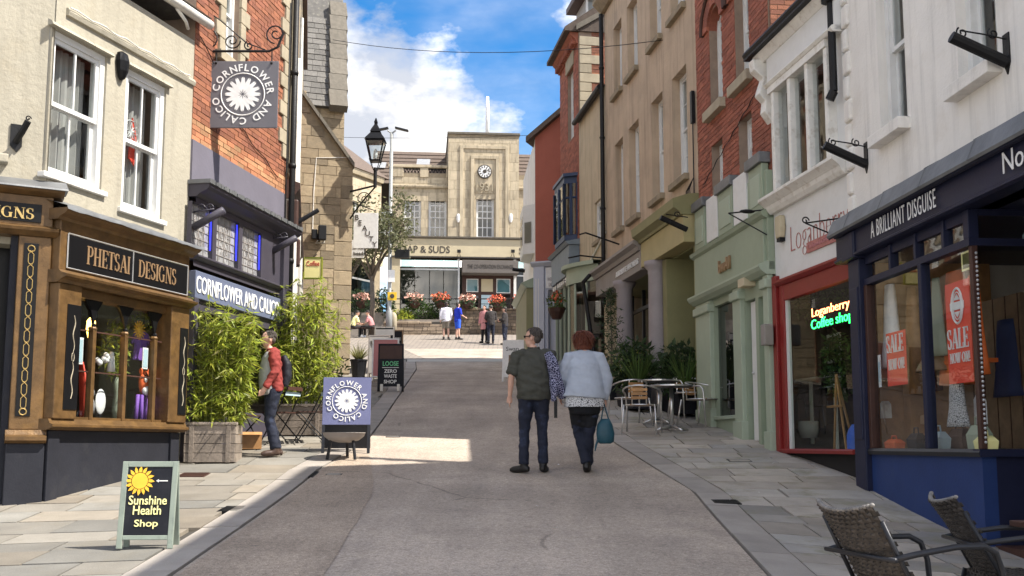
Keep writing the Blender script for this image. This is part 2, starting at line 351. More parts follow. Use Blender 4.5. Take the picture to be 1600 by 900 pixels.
mat('red_jacket', (.235, .036, .030), .85, .12, 7, .25, 16)
mat('grey_tee', (.36, .365, .37), .9, .1, 7, .2, 16)
mat('boot', (.010, .0085, .008), .5, .15, 20)
mat('shoe_brown', (.06, .035, .025), .45, .15, 20)
mat('shorts_khaki', (.19, .165, .13), .85, .1)
mat('shirt_pale', (.72, .71, .78), .85, .06)
mat('shirt_blue', (.01, .03, .42), .85, .08)
mat('shorts_blue', (.03, .11, .68), .85, .08)
mat('coat_dark', (.028, .024, .024), .85, .2, 8)
mat('coat_pink', (.50, .22, .22), .85, .1)
fabric('blouse', (.65, .65, .66), (.02, .02, .024), 62, .075)
fabric('scarf', (.014, .016, .05), (.42, .42, .58), 38, .055)
fabric('print_dress', (.50, .50, .50), (.05, .05, .06), 48, .07)
glow('neon_orange', (1, .22, .08), 2.6); glow('neon_green', (.02, 1, .12), 2.2); glow('led_blue', (.03, .04, 1), .35); glow('lamp_amber', (1, .55, .12), 2.0)

for n_ in [k for k in MT if k.startswith('leaf_')]:
    nt = MT[n_].node_tree; pb = nt.nodes['Principled BSDF']; tr = nt.nodes.new('ShaderNodeBsdfTranslucent'); mx = nt.nodes.new('ShaderNodeMixShader'); mx.inputs[0].default_value = .45
    nt.links.new(pb.inputs['Base Color'].links[0].from_socket, tr.inputs[0]); nt.links.new(pb.outputs[0], mx.inputs[1]); nt.links.new(tr.outputs[0], mx.inputs[2]); nt.links.new(mx.outputs[0], nt.nodes['Material Output'].inputs[0])
# ------------------------------------------------------------------ lettering
def text_mesh(s, w=None, h=1, bold=0, depth=.004, space=1.0):
    cu = bpy.data.curves.new('lettering', 'FONT'); cu.body = s; cu.extrude = depth; cu.offset = bold; cu.resolution_u = 3; cu.space_character = space
    o = bpy.data.objects.new('tmp', cu); COL.objects.link(o)
    dg = bpy.context.evaluated_depsgraph_get(); dg.update(); me = bpy.data.meshes.new_from_object(o.evaluated_get(dg))
    bpy.data.objects.remove(o); bpy.data.curves.remove(cu)
    xs = [v.co.x for v in me.vertices]; ys = [v.co.y for v in me.vertices]
    if not xs: return me, 0
    x0, x1, y0, y1 = min(xs), max(xs), min(ys), max(ys); sy = h/(y1-y0); sx = (w/(x1-x0)) if w else sy
    for v in me.vertices: v.co = Vector(((v.co.x-x0)*sx, -v.co.z, (v.co.y-y0)*sy))
    me.materials.clear(); return me, (x1-x0)*sx
TH, TN = .20, .055                              # thick and thin strokes of the serif capitals
def _arc(cx, cy, rx, ry, a0, a1, n=12):
    q = []
    for i in range(n):
        A, B = rad(a0+(a1-a0)*i/n), rad(a0+(a1-a0)*(i+1)/n)
        def e(t, s):
            w = TN+(TH-TN)*abs(math.cos(t))**1.3; return (cx+(rx+s*w/2)*math.cos(t), cy+(ry+s*TN/2*1.2)*math.sin(t))
        q.append([e(A, -1), e(A, 1), e(B, 1), e(B, -1)])
    return q
def _st(x, y0=0, y1=1, w=TH): return [[(x-w/2, y0), (x+w/2, y0), (x+w/2, y1), (x-w/2, y1)]]
def _sf(x, y, w=.34): return [[(x-w/2, y), (x+w/2, y), (x+w/2, y+TN), (x-w/2, y+TN)]]
def _hb(x0, x1, y, t=TN): return [[(x0, y-t/2), (x1, y-t/2), (x1, y+t/2), (x0, y+t/2)]]
def _dg(x0, y0, x1, y1, w): return [[(x0-w/2, y0), (x0+w/2, y0), (x1+w/2, y1), (x1-w/2, y1)]]
def _tick(x, y0, y1): return [[(x-.03, y0), (x+.03, y0), (x+.03, y1), (x-.03, y1)]]
def _stem(x): return _st(x)+_sf(x, 0)+_sf(x, 1-TN)
SERIF = {
 'I': (.40, _stem(.2)), 'H': (.95, _stem(.2)+_stem(.75)+_hb(.2, .75, .5)), 'E': (.75, _stem(.2)+_hb(.2, .68, .03)+_hb(.2, .66, .97)+_hb(.2, .55, .5)+_tick(.67, 0, .24)+_tick(.64, .76, 1)+_tick(.54, .38, .62)),
 'L': (.72, _stem(.2)+_hb(.2, .68, .03)+_tick(.67, 0, .26)), 'T': (.80, _st(.4)+_sf(.4, 0)+_hb(.04, .76, .97)+_tick(.06, .74, 1)+_tick(.74, .74, 1)),
 'P': (.75, _stem(.2)+_hb(.2, .42, .97)+_hb(.2, .42, .46)+_arc(.42, .715, .22, .255, -90, 90)), 'D': (.88, _stem(.2)+_hb(.2, .40, .97)+_hb(.2, .40, .03)+_arc(.40, .5, .36, .47, -90, 90, 16)),
 'A': (.90, _dg(.12, 0, .45, 1, .07)+_dg(.76, 0, .45, 1, .22)+_sf(.12, 0, .26)+_sf(.76, 0, .32)+_hb(.22, .66, .32)),
 'N': (.95, _st(.18, 0, 1, .07)+_st(.77, 0, 1, .07)+_dg(.77, 0, .20, 1, .22)+_sf(.18, 0, .28)+_sf(.77, 1-TN, .28)+_sf(.14, 1-TN, .2)),
 'W': (1.25, _dg(.34, 0, .12, 1, .20)+_dg(.34, 0, .62, 1, .07)+_dg(.84, 0, .62, 1, .20)+_dg(.84, 0, 1.12, 1, .07)+_sf(.12, 1-TN, .3)+_sf(.62, 1-TN, .26)+_sf(1.12, 1-TN, .24)),
 'O': (.95, _arc(.47, .5, .36, .47, 0, 360, 26)), 'S': (.68, _arc(.33, .74, .20, .23, 35, 270, 14)+_arc(.33, .27, .22, .24, -215+70, 90, 14)+_tick(.53, .72, .97)+_tick(.10, .03, .30)),
 'G': (.92, _arc(.46, .5, .35, .47, 50, 320, 20)+_st(.72, .05, .42)+_sf(.72, .42, .3)+_tick(.69, .72, .96)), '!': (.32, _dg(.16, .28, .16, 1, .14)+[[(.08, 0), (.24, 0), (.24, .14), (.08, .14)]]), ' ': (.35, [])}
def serif_mesh(s, w, h, depth=.006):
    tot = sum(SERIF[c][0] for c in s); sx = w/tot; x = 0; mb = MB(); k = 0
    for c in s:
        adv, qs = SERIF[c]
        for q in qs:
            y = -.0004*(k % 9); k += 1
            p = [((x+a)*sx, b*h) for a, b in q]
            mb.add([(a, y, b) for a, b in p]+[(a, depth, b) for a, b in p], [(0, 1, 2, 3), (0, 4, 5, 1), (1, 5, 6, 2), (2, 6, 7, 3), (3, 7, 4, 0)])
        x += adv
    return mb.mesh('lettering')
def ring_text(s, R, h, start=90, step=None, depth=.003):   # letters round a circle in the XZ plane, clockwise from start; one MB for each word
    out = [MB()]; ws = []
    for c in s:
        me, w = text_mesh(c, None, h, .015, depth) if c != ' ' else (None, h*.45)
        ws.append((c, me, w))
    gap = h*.22; tot = sum(w+gap for _, _, w in ws); k = (step or 2*math.pi*R)/tot; a = rad(start)
    for c, me, w in ws:
        da = (w+gap)*k/R; m = a-da/2; a -= da
        if me is None: out.append(MB()); continue
        vs = []
        for v in me.vertices:
            x, z = v.co.x-w/2, v.co.z+R-h/2; vs.append((x*math.sin(m)+z*math.cos(m), v.co.y, z*math.sin(m)-x*math.cos(m)))
        out[-1].add(vs, [tuple(p.vertices) for p in me.polygons]); bpy.data.meshes.remove(me)
    return [b for b in out if b.v]
UNIT = {}
def unit_box():
    if 'b' not in UNIT:
        b = bmesh.new(); bmesh.ops.create_cube(b, size=1); me = bpy.data.meshes.new('block'); b.to_mesh(me); b.free(); UNIT['b'] = me
    return UNIT['b']
def unit_quad(m):
    if ('q', m) not in UNIT:
        me = bpy.data.meshes.new('pane'); me.from_pydata([(0, 0, 0), (1, 0, 0), (1, 0, 1), (0, 0, 1)], [], [(0, 1, 2, 3)]); me.materials.append(MT[m]); UNIT[('q', m)] = me
    return UNIT[('q', m)]
def unit_block(m):
    if ('b', m) not in UNIT:
        me = unit_box().copy(); me.materials.clear(); me.materials.append(MT[m])
        UNIT[('b', m)] = me
    return UNIT[('b', m)]

class Bld:                                      # a frontage: u runs left to right as seen from the street, y into the building, z up (world height)
    def __init__(s, name, label, pl, pr, cat='building', zb=None):
        s.o = Vector((*pl, 0)); d = Vector((*pr, 0))-s.o; s.len = d.length; s.t = d.normalized(); s.n = Vector((-s.t.y, s.t.x, 0)); s.ang = math.atan2(s.t.y, s.t.x)
        s.zb = zb if zb is not None else min(g(*pl), g(*pr))
        s.root = thing(name, label, cat, (pl[0], pl[1], s.zb), s.ang)
    def uz(s, px, py, off=0):
        d = ray(px, py); k = (off-(CAM-s.o).dot(s.n))/d.dot(s.n); p = CAM+d*k; return (p-s.o).dot(s.t), p.z
    def R(s, x0, y0, x1, y1, off=0):            # rectangle from its top-left and bottom-right pixels
        u0, z1 = s.uz(x0, y0, off); u1, z0 = s.uz(x1, y1, off); return (u0, u1, z0, z1)
    def W(s, u, y, z): return s.o+s.t*u+s.n*y+Vector((0, 0, z))
    def gz(s, u, y=0): p = s.W(u, y, 0); return g(p.x, p.y)
    def mb(s): return MB(s.zb)
    def box(s, name, m, u0, u1, y0, y1, z0, z1, parent=None, bev=0):
        return s.mb().box(u0, u1, y0, y1, z0, z1).build(name, m, parent or s.root, bev=bev)
    def mould(s, name, m, prof, u0, u1, parent=None):  # prof: (y, z) outline, swept along u
        return s.mb().prism(prof, 'x', u0, u1).build(name, m, parent or s.root, fix=True)
    def wall(s, name, m, u0, u1, z0, z1, ops=(), reveal=.12, y=0, depth=0, parent=None, dz0=None):
        b = s.mb(); us = sorted({u0, u1}|{max(u0, min(u1, q)) for o in ops for q in o[:2]}); zs = sorted({z0, z1}|{max(z0, min(z1, q)) for o in ops for q in o[2:4]})
        for a, c in zip(us, us[1:]):
            for e, f in zip(zs, zs[1:]):
                um, zm = (a+c)/2, (e+f)/2
                if not any(o[0] < um < o[1] and o[2] < zm < o[3] for o in ops): b.quad((a, y, e), (c, y, e), (c, y, f), (a, y, f))
        for o in ops:
            p, q, r, t = o[:4]; Y = y+reveal
            b.quad((p, y, r), (p, y, t), (p, Y, t), (p, Y, r)); b.quad((q, y, t), (q, y, r), (q, Y, r), (q, Y, t))
            b.quad((p, y, t), (q, y, t), (q, Y, t), (p, Y, t)); b.quad((q, y, r), (p, y, r), (p, Y, r), (q, Y, r))
        if depth:
            Y = y+depth; zz = z0 if dz0 is None else dz0
            b.quad((u0, Y, zz), (u0, y, zz), (u0, y, z1), (u0, Y, z1)); b.quad((u1, y, zz), (u1, Y, zz), (u1, Y, z1), (u1, y, z1))
            b.quad((u1, Y, z0), (u0, Y, z0), (u0, Y, z1), (u1, Y, z1)); b.quad((u0, y, z1), (u1, y, z1), (u1, Y, z1), (u0, Y, z1))
        return b.build(name, m, parent or s.root)
    def pane(s, u0, u1, z0, z1, y, m='glass', parent=None):
        o = bpy.data.objects.new('pane', unit_quad(m)); COL.objects.link(o); o.parent = parent or s.root
        o.location = (u0, y, z0-s.zb); o.scale = (u1-u0, 1, z1-z0); return o
    def curtain(s, u0, u1, z0, z1, y, m='curtain', parent=None, amp=.03, n=26, name='curtain'):
        b = s.mb(); P = [(u0+(u1-u0)*i/n, y+amp*math.sin(i*1.9)+amp*.5*math.sin(i*.77)) for i in range(n+1)]
        for (a, ya), (c, yc) in zip(P, P[1:]): b.quad((a, ya, z0), (c, yc, z0), (c, yc, z1), (a, ya, z1))
        return b.build(name, m, parent or s.root, smooth=True)
    def sash(s, r, y=.10, cols=2, rows=1, fm='white_paint', gm='glass', fw=.06, sw=.04, bw=.018, sill=None, back='room', cur=None, meet=.5, rows2=None, cols2=None, casement=False):
        u0, u1, z0, z1 = r; b = s.mb()
        b.box(u0, u0+fw, y-.02, y+.12, z0, z1); b.box(u1-fw, u1, y-.02, y+.12, z0, z1); b.box(u0+fw, u1-fw, y-.02, y+.12, z1-fw, z1); b.box(u0+fw, u1-fw, y-.02, y+.12, z0, z0+fw*.8)
        U0, U1, Z0, Z1 = u0+fw, u1-fw, z0+fw*.8, z1-fw; zm = Z0+(Z1-Z0)*meet; lights = []
        sashes = [(Z0, Z1, y+.012, rows, cols)] if casement else [(zm-.02, Z1, y+.005, rows, cols), (Z0, zm+.02, y+.05, rows2 or rows, cols2 or cols)]
        for a, c, yy, nr, nc in sashes:
            b.box(U0, U0+sw, yy, yy+.035, a, c); b.box(U1-sw, U1, yy, yy+.035, a, c); b.box(U0+sw, U1-sw, yy, yy+.035, a, a+sw); b.box(U0+sw, U1-sw, yy, yy+.035, c-sw, c)
            iu0, iu1, iz0, iz1 = U0+sw, U1-sw, a+sw, c-sw
            for k in range(1, nc): q = iu0+(iu1-iu0)*k/nc; b.box(q-bw/2, q+bw/2, yy+.004, yy+.031, iz0, iz1)
            for k in range(1, nr): q = iz0+(iz1-iz0)*k/nr; b.box(iu0, iu1, yy+.006, yy+.029, q-bw/2, q+bw/2)
            for i in range(nc):
                for j in range(nr): lights.append((iu0+(iu1-iu0)*i/nc, iu0+(iu1-iu0)*(i+1)/nc, iz0+(iz1-iz0)*j/nr, iz0+(iz1-iz0)*(j+1)/nr, yy+.018))
        w = b.build('window', fm, s.root)
        for l in lights: s.pane(*l, gm, w)
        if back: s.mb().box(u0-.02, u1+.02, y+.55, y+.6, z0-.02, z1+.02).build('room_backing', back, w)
        if cur: s.curtain(U0, U1, Z0, Z1, y+.22, cur, w)
        if sill: s.mb().box(u0-.06, u1+.06, -sill[0], y, z0-sill[1], z0).build('sill', sill[2], w, bev=.008)
        return w
    def text(s, t, u0, u1, z0, z1, y, m, parent=None, bold=0, serif=False, name='lettering', space=1.0, depth=.004):
        me = serif_mesh(t, u1-u0, z1-z0) if serif else text_mesh(t, u1-u0, z1-z0, bold, depth, space)[0]
        o = mkobj(name, me, m, parent or s.root); o.location = (u0, y, z0-s.zb); return o
    def masonry(s, name, m, u0, u1, z0, z1, bw, bh, ops=(), y=0, proud=.012, joint=.01, nmax=300, jit=0, rowjit=0, parent=None, keep=None, stuff_name=None, cw=None):
        rects = []; z = z0; row = 0
        while z < z1-.3*bh:
            h = bh*(1+random.uniform(-rowjit, rowjit)); zt = min(z+h, z1); u = u0-(row % 2)*bw*.5-random.uniform(0, jit)*bw
            while u < u1:
                w = bw*(1+random.uniform(-jit, jit)); segs = [(max(u, u0), min(u+w, u1))]
                for o in ops:
                    if o[2] < (z+zt)/2 < o[3]:
                        ns = []
                        for a, c in segs:
                            if o[1] <= a or o[0] >= c: ns.append((a, c)); continue
                            if a < o[0]: ns.append((a, o[0]))
                            if c > o[1]: ns.append((o[1], c))
                        segs = ns
                for a, c in segs:
                    if c-a > .035 and (keep is None or keep((a+c)/2, (z+zt)/2)): rects.append((a+joint/2, c-joint/2, z+joint/2, zt-joint/2))
                u += w
            z += h; row += 1
        def seen(r):
            p = s.W((r[0]+r[1])/2, y, (r[2]+r[3])/2)-CAM; c, q = math.cos(PITCH), math.sin(PITCH); dep = p.y*c+p.z*q
            if dep < 1: return 0
            X = 800+FPX*p.x/dep; Y = AXY-FPX*(p.z*c-p.y*q)/dep
            if not (-10 < X < 1610 and -10 < Y < 910): return 0
            return (r[1]-r[0])*(r[3]-r[2])*(FPX/dep)**2*abs(p.normalized().dot(s.n))
        rects.sort(key=seen, reverse=True)
        par = parent or s.root
        for r in rects[:nmax]:
            o = bpy.data.objects.new(name, unit_block(m)); COL.objects.link(o); o.parent = par; d = proud*random.uniform(.5, 1.4)
            o.location = ((r[0]+r[1])/2, y+(.03-d)/2, (r[2]+r[3])/2-s.zb); o.scale = (r[1]-r[0], .03+d, r[3]-r[2])
        rest = rects[nmax:]
        if rest:
            b = s.mb()
            for r in rest: b.box(r[0], r[1], y-proud*random.uniform(.5, 1.4), y+.03, r[2], r[3])
            o = b.build(stuff_name or name+'work', m, par); o['kind'] = 'stuff'
def scroll(c, r0, turns, dirn=1, start=0, n=24, ax='xz'):
    P = []
    for i in range(n+1):
        a = start+dirn*2*math.pi*turns*i/n; r = r0*(1-.82*i/n); P.append((c[0]+r*math.cos(a), c[1], c[2]+r*math.sin(a)))
    return P
# ------------------------------------------------------------------ the setting: ground, road, pavements
def lerp_table(T, Y):
    if Y <= T[0][0]: return T[0][1]
    for (a, p), (b, q) in zip(T, T[1:]):
        if Y <= b: return p+(q-p)*(Y-a)/(b-a)
    return T[-1][1]
KL = [(-10, -2.5), (6.5, -2.42), (13, -2.44), (15.5, -2.2), (22.5, -2.45), (32, -3.0), (38, -3.6), (45, -5)]
KR = [(-10, 1.7), (6.5, 1.80), (11.5, 2.02), (15.2, 1.55), (20, 1.10), (28, .55), (37, -.05), (45, .9)]
kl = lambda Y: lerp_table(KL, Y); kr = lambda Y: lerp_table(KR, Y)
FLX = [(-10, -8), (10.2, -6.7), (11.03, -5.2), (13.5, -4.45), (16.6, -3.87), (29, -5.6), (29.05, -4.7), (40, -9)]
FRX = [(-10, 5.6), (8.9, 5.0), (9.0, 4.5), (12.2, 4.2), (14.5, 3.9), (18, 3.46), (24.8, 2.43), (27.8, 1.97), (30.4, 1.6), (32, .85), (37, .6), (45, 1.2)]
def sheet(name, xs, ys, dz, m, edge=None):
    b = MB(); n = len(xs)
    for Y in ys:
        for x in xs:
            X = x if edge is None else edge[0](Y)+(edge[1](Y)-edge[0](Y))*x
            b.v.append(Vector((X, Y, g(X, Y)+dz)))
    for j in range(len(ys)-1):
        for i in range(n-1): b.f.append((j*n+i, j*n+i+1, j*n+n+i+1, j*n+n+i))
    o = b.build(name, m, smooth=True); o['kind'] = 'structure'; return o
ysA = [-30, -20, -10]+[i*.5 for i in range(-10, 110)]+[58, 64, 80, 120, 400]
xsA = [-400, -120, -60, -30, -18, -12]+[i*.5 for i in range(-18, 19)]+[12, 18, 30, 60, 120, 400]
gr = sheet('ground', xsA, ysA, -.05, 'joint')
road = sheet('road', [i/14 for i in range(15)], [-10, -5]+[i*.4 for i in range(0, 111)], -.012, 'asphalt', (lambda Y: kl(Y)+.02, lambda Y: kr(Y)-.02))
patch = sheet('road_patch', [i/6 for i in range(7)], [5+i*.4 for i in range(24)], -.007, 'asphalt_brown', (lambda Y: kl(Y)+.06, lambda Y: lerp_table([(5, -1.25), (8, -1.35), (11, -1.5), (12, -1.6), (14.4, -2.0)], Y)+.025*mnoise.noise(Vector((Y*1.3, 2, 0)))))
strip = sheet('pale_strip', [i/8 for i in range(9)], [36.6, 37.0, 37.4, 37.9], .0, 'pale_band', (lambda Y: kl(Y)-.3, lambda Y: kr(Y)))  # one pale band across the road below the square
def slab(name, m, parent, P, th=.05, gap=.0085):  # a flag on the slope, from its four corners in plan
    c = sum((Vector(p) for p in P), Vector((0, 0)))/4; top = []; tilt = random.uniform(-.004, .004); tl = random.uniform(-.005, .005)
    for p in P:
        q = Vector(p); d = (c-q); q = q+d.normalized()*gap*random.uniform(.9, 2.1); top.append((q.x, q.y, g(q.x, q.y)+tilt+tl*(q.x-c.x)))
    z = min(t[2] for t in top)-th; cz = sum(t[2] for t in top)/4
    b = MB(); b.add([(t[0]-c.x, t[1]-c.y, z-cz) for t in top]+[(t[0]-c.x, t[1]-c.y, t[2]-cz) for t in top], [(3, 2, 1, 0), (4, 5, 6, 7), (0, 1, 5, 4), (1, 2, 6, 5), (2, 3, 7, 6), (3, 0, 4, 7)])
    o = b.build(name, m, parent); o.location = (c.x, c.y, cz); return o
def pavement(name, m, edge_in, edge_out, y0, y1, side):
    root = sheet(name, [0, .5, 1], [y0+i*.5 for i in range(int((y1-y0)/.5)+1)], -.03, 'joint', (edge_in, edge_out))
    Y = y0
    while Y < y1:
        d = random.choice([.38, .45, .52, .60])*(1 if Y < 18 else 1.3); Y2 = Y+d; sk = random.uniform(-.02, .02)
        a, b = edge_in((Y+Y2)/2), edge_out((Y+Y2)/2); x = a-random.uniform(0, .5)
        while x < b:
            w = random.uniform(.55, 1.05); x0, x1 = max(x, a), min(x+w, b)
            if x1-x0 > .12:
                A0 = edge_in(Y) if x0 == a else x0; A1 = edge_in(Y2) if x0 == a else x0; B0 = edge_out(Y) if x1 == b else x1; B1 = edge_out(Y2) if x1 == b else x1
                slab('paving_slab', m, root, [(A0, Y+sk*.0), (B0, Y), (B1, Y2), (A1, Y2)])
            x += w
        Y = Y2
    return root
fl = lambda Y: lerp_table(FLX, Y); fr = lambda Y: lerp_table(FRX, Y)
KW = .34
pave_l = pavement('pavement_left', 'slab_warm', fl, lambda Y: kl(Y)-KW, 5.2, 29, -1)
pave_r = pavement('pavement_right', 'slab_grey', lambda Y: kr(Y)+KW, fr, 4.6, 30, 1)
def channel(parent, m, f0, f1, y0, y1):
    Y = y0
    while Y < y1:
        d = random.uniform(.75, 1.05); Y2 = Y+d
        slab('kerb_stone', m, parent, [(f0(Y), Y), (f1(Y), Y), (f1(Y2), Y2), (f0(Y2), Y2)], .08, .005); Y = Y2
kerb_l = sheet('kerb_left', [0, 1], [4+i*.5 for i in range(68)], -.035, 'joint', (lambda Y: kl(Y)-KW, kl)); channel(kerb_l, 'kerb', lambda Y: kl(Y)-KW, kl, 4.5, 36.5)
kerb_r = sheet('kerb_right', [0, 1], [4+i*.5 for i in range(68)], -.035, 'joint', (kr, lambda Y: kr(Y)+KW)); channel(kerb_r, 'kerb', kr, lambda Y: kr(Y)+KW, 4.5, 36.5)
sheet('pavement_upper_left', [0, .25, .5, .75, 1], [28.5+i*.5 for i in range(20)], -.02, 'plaza', (lambda Y: kl(Y)-9, lambda Y: kl(Y)-KW))
sheet('pavement_upper_right', [0, .5, 1], [29.5+i*.5 for i in range(18)], -.02, 'plaza', (lambda Y: kr(Y)+KW, lambda Y: 3.5))
# the paved square at the top of the street: small pavers
m = mat('pavers', (.40, .35, .295), .85, .12, 3, .2, 40); nt = m.node_tree
bt = nt.nodes.new('ShaderNodeTexBrick'); tcn = nt.nodes.new('ShaderNodeTexCoord'); bt.inputs['Scale'].default_value = 1; bt.inputs['Brick Width'].default_value = .42; bt.inputs['Row Height'].default_value = .22; bt.inputs['Mortar Size'].default_value = .018
bt.inputs['Color1'].default_value = (.27, .23, .19, 1); bt.inputs['Color2'].default_value = (.21, .18, .155, 1); bt.inputs['Mortar'].default_value = (.10, .09, .08, 1)
nt.links.new(tcn.outputs['Object'], bt.inputs['Vector']); nt.links.new(bt.outputs['Color'], nt.nodes['Principled BSDF'].inputs['Base Color'])
sheet('square', [-22, -14]+[i for i in range(-10, 7)]+[12, 20], [37.9+i*.6 for i in range(26)], -.004, 'pavers')
sheet('road_upper', [i/8 for i in range(9)], [37.9+i*.5 for i in range(13)], .004, 'asphalt', (lambda Y: -3.2-(Y-38)*.25, lambda Y: 1.8+(Y-38)*.1))

# ------------------------------------------------------------------ left: cream house with the gold and black shop
A = Bld('cream_house', 'cream rendered house with gold and black shopfront and two white sash windows', (-5.12, 11.03), (-4.35, 13.5))
w1 = A.R(82, 43, 158, 299); w2 = A.R(198, 104, 252, 345)
shop_top = A.uz(83, 322)[1]
A.wall('wall', 'cream', 0, A.len, A.zb-.2, 7.1, [w1, w2, (.32, A.len-.30, 1.75, 3.6)], reveal=.10, depth=6)
for r, red in ((w1, 0), (w2, 1)):
    w = A.sash(r, .05, 2, 1, fw=.075, sw=.05, bw=.022, sill=(.05, .06, 'old_white'), cur='curtain')
    b = A.mb(); n = 9
    for i in range(n):                           # rough hood over the window
        a = r[0]-.06+(r[1]-r[0]+.12)*i/n; c = r[0]-.06+(r[1]-r[0]+.12)*(i+1)/n; q = random.uniform(-.006, .006)
        b.prism([(0.01, r[3]+.01), (-.07+q, r[3]+.012+q), (-.045+q, r[3]+.055), (.01, r[3]+.085)], 'x', a, c)
    b.build('hood_mould', 'cream', A.root, fix=True)
    if red:
        A.mb().prism([(.10+r[0]+.22, r[2]+.72), (r[0]+.47, r[2]+.62), (r[0]+.44, r[2]+1.05), (r[0]+.36, r[2]+1.25)], 'y', .16, .18).build('hanging_cloth', 'sale_red', w)
        b = A.mb(); cu, cz = r[0]+.33, r[2]+1.05
        for k in range(8):
            a = k*math.pi/4; b.tube([(cu, .15, cz), (cu+.07*math.cos(a+.25), .15, cz+.07*math.sin(a+.25)), (cu+.13*math.cos(a), .15, cz+.13*math.sin(a)), (cu+.07*math.cos(a-.25), .15, cz+.07*math.sin(a-.25)), (cu, .15, cz)], .006, 4)
        b.tube([(cu+.15*math.cos(i*.26), .15, cz+.15*math.sin(i*.26)) for i in range(24)], .007, 4, True)
        b.build('window_motif', 'net', w)
sz = A.uz(293, 125)[1]
A.mould('string_course', 'cream', [(.01, sz-.05), (-.035, sz-.045), (-.05, sz), (-.03, sz+.04), (.01, sz+.05)], .15, A.len)
A.mb().tube([(.15+i*.12, -.058+.004*math.sin(i*2.2), sz+.035+.012*math.sin(i*1.7)) for i in range(20)], .009, 5).build('cable', 'old_white', A.root)
gz_ = A.uz(300, 33)[1]
b = A.mb(); b.tube([(-.2, -.16, gz_), (A.len+.12, -.16, gz_)], .065, 10); b.box(-.2, A.len+.1, -.10, .02, gz_+.04, gz_+.10); b.tube([(A.len-.6, -.13, gz_-.05), (A.len-.35, -.10, gz_-.13), (A.len-.2, -.03, gz_-.16)], .025, 6); b.build('gutter', 'old_white', A.root, smooth=True)
A.mb().prism([(-.2, gz_+.08), (3.5, gz_+2.2), (6, gz_+.5), (6, gz_)], 'x', -.2, A.len+.1).build('roof', 'slate', A.root, fix=True)
# black half-lantern on the wall and the bracket plate
u, z = A.uz(187, 105)
b = A.mb(); b.rings([[(u+rx*math.cos(t), -.02-ry*abs(math.sin(t)), z+dz) for t in [math.pi*k/6 for k in range(7)]] for rx, ry, dz in ((.03, .03, .19), (.08, .07, .16), (.095, .10, .06), (.08, .09, -.06), (.05, .06, -.14), (.02, .02, -.17))]); b.build('wall_lantern', 'black_gloss', A.root, fix=True)
# shopfront
OFF = -.26
uL = A.uz(86, 500, OFF)[0]; uR = A.uz(292, 500, OFF)[0]
zs_b = A.uz(90, 672, OFF)[1]; zs_t = zs_b+.12
zf0 = A.uz(103, 417, OFF)[1]; zf1 = A.uz(103, 366, OFF)[1]; zc = A.uz(90, 333, OFF)[1]; zm = A.uz(86, 440, OFF)[1]
riser = A.box('stall_riser', 'black_blue', uL+.02, uR-.03, -.20, 0, A.zb-.2, zs_b, bev=.01)
for a in (uL+.02, uR-.20): A.box('riser_block', 'black_blue', a, a+.17, -.235, -.19, A.zb-.2, zs_b-.002, riser, bev=.008)
A.mould('sill', 'gold', [(0, zs_b), (-.25, zs_b), (-.30, zs_b+.02), (-.33, zs_b+.035), (-.33, zs_b+.06), (-.29, zs_b+.075), (-.27, zs_t), (0, zs_t)], uL-.04, uR+.03)
wu0 = A.uz(119, 560, OFF)[0]; wu1 = A.uz(262, 560, OFF)[0]; wz1 = A.uz(119, 462, OFF)[1]
def panel(bld, parent, u0, u1, z0, z1, y, deco):
    p = bld.box('panel', 'black_gloss', u0, u1, y-.012, y+.01, z0, z1, parent, bev=.004); b = bld.mb(); cu = (u0+u1)/2
    if deco == 'chain':
        z = z0+.08
        while z < z1-.2:
            for q in (-1, 1): b.tube([(cu+q*.012, y-.016, z), (cu+q*.026, y-.016, z+.03), (cu+q*.026, y-.016, z+.11), (cu-q*.012, y-.016, z+.15)], .0042, 4)
            z += .14
        for zz in (z0+.05, z1-.06): b.tube([(cu+.035*math.cos(k*.8), y-.016, zz+.035*math.sin(k*.8)) for k in range(8)], .006, 4, True)
    else:
        zc_ = (z0+z1)/2; h = (z1-z0)*.42
        for q in (-1, 1): b.tube([(cu+.014*math.sin(i*.9), y-.016, zc_+q*h*(.12+i/12*.9)) for i in range(12)], [.004+.004*math.sin(i*.26) for i in range(12)], 4)
        b.tube([(cu+.02*math.cos(k*.8), y-.016, zc_+.05*math.sin(k*.8)) for k in range(8)], .005, 4, True)
    b.build('gilding', 'gold_leaf' if deco == 'chain' else 'stone_trim', p)
pl = A.box('pilaster', 'gold', uL, wu0, -.30, -.02, zs_t, zm, bev=.012); panel(A, pl, uL+.13, wu0-.012, zs_t+.10, zm-.22, -.30, 'scroll')
pr_ = A.box('pilaster', 'gold', wu1, uR, -.30, -.02, zs_t, zm, bev=.012); pz = A.uz(278, 500, OFF)[0]; panel(A, pr_, pz, uR-.03, zs_t+.10, zm-.26, -.30, 'scroll')
A.box('window_head', 'gold', wu0, wu1, -.22, -.04, wz1, zm, bev=.01)
A.mould('lower_cornice', 'gold', [(0, zm), (-.30, zm), (-.33, zm+.03), (-.40, zm+.06), (-.41, zm+.085), (-.33, zm+.11), (-.30, zm+.14), (0, zm+.14)], uL-.03, uR+.02)
fa = A.box('fascia', 'gold', uL+.01, uR, -.27, -.02, zm+.14, zc-.05, bev=.01)
um = A.uz(206, 400, OFF)[0]; fu0 = A.uz(104, 400, OFF)[0]; fu1 = A.uz(290, 440, OFF)[0]
for a, c in ((fu0, um-.006), (um+.006, fu1)): A.box('name_board', 'black_gloss', a, c, -.285, -.26, zf0, zf1, fa, bev=.006)
b = A.mb()
for zz in (zf0-.012, zf1+.012): b.tube([(fu0-.01, -.283, zz), (fu1+.01, -.283, zz)], .009, 5)
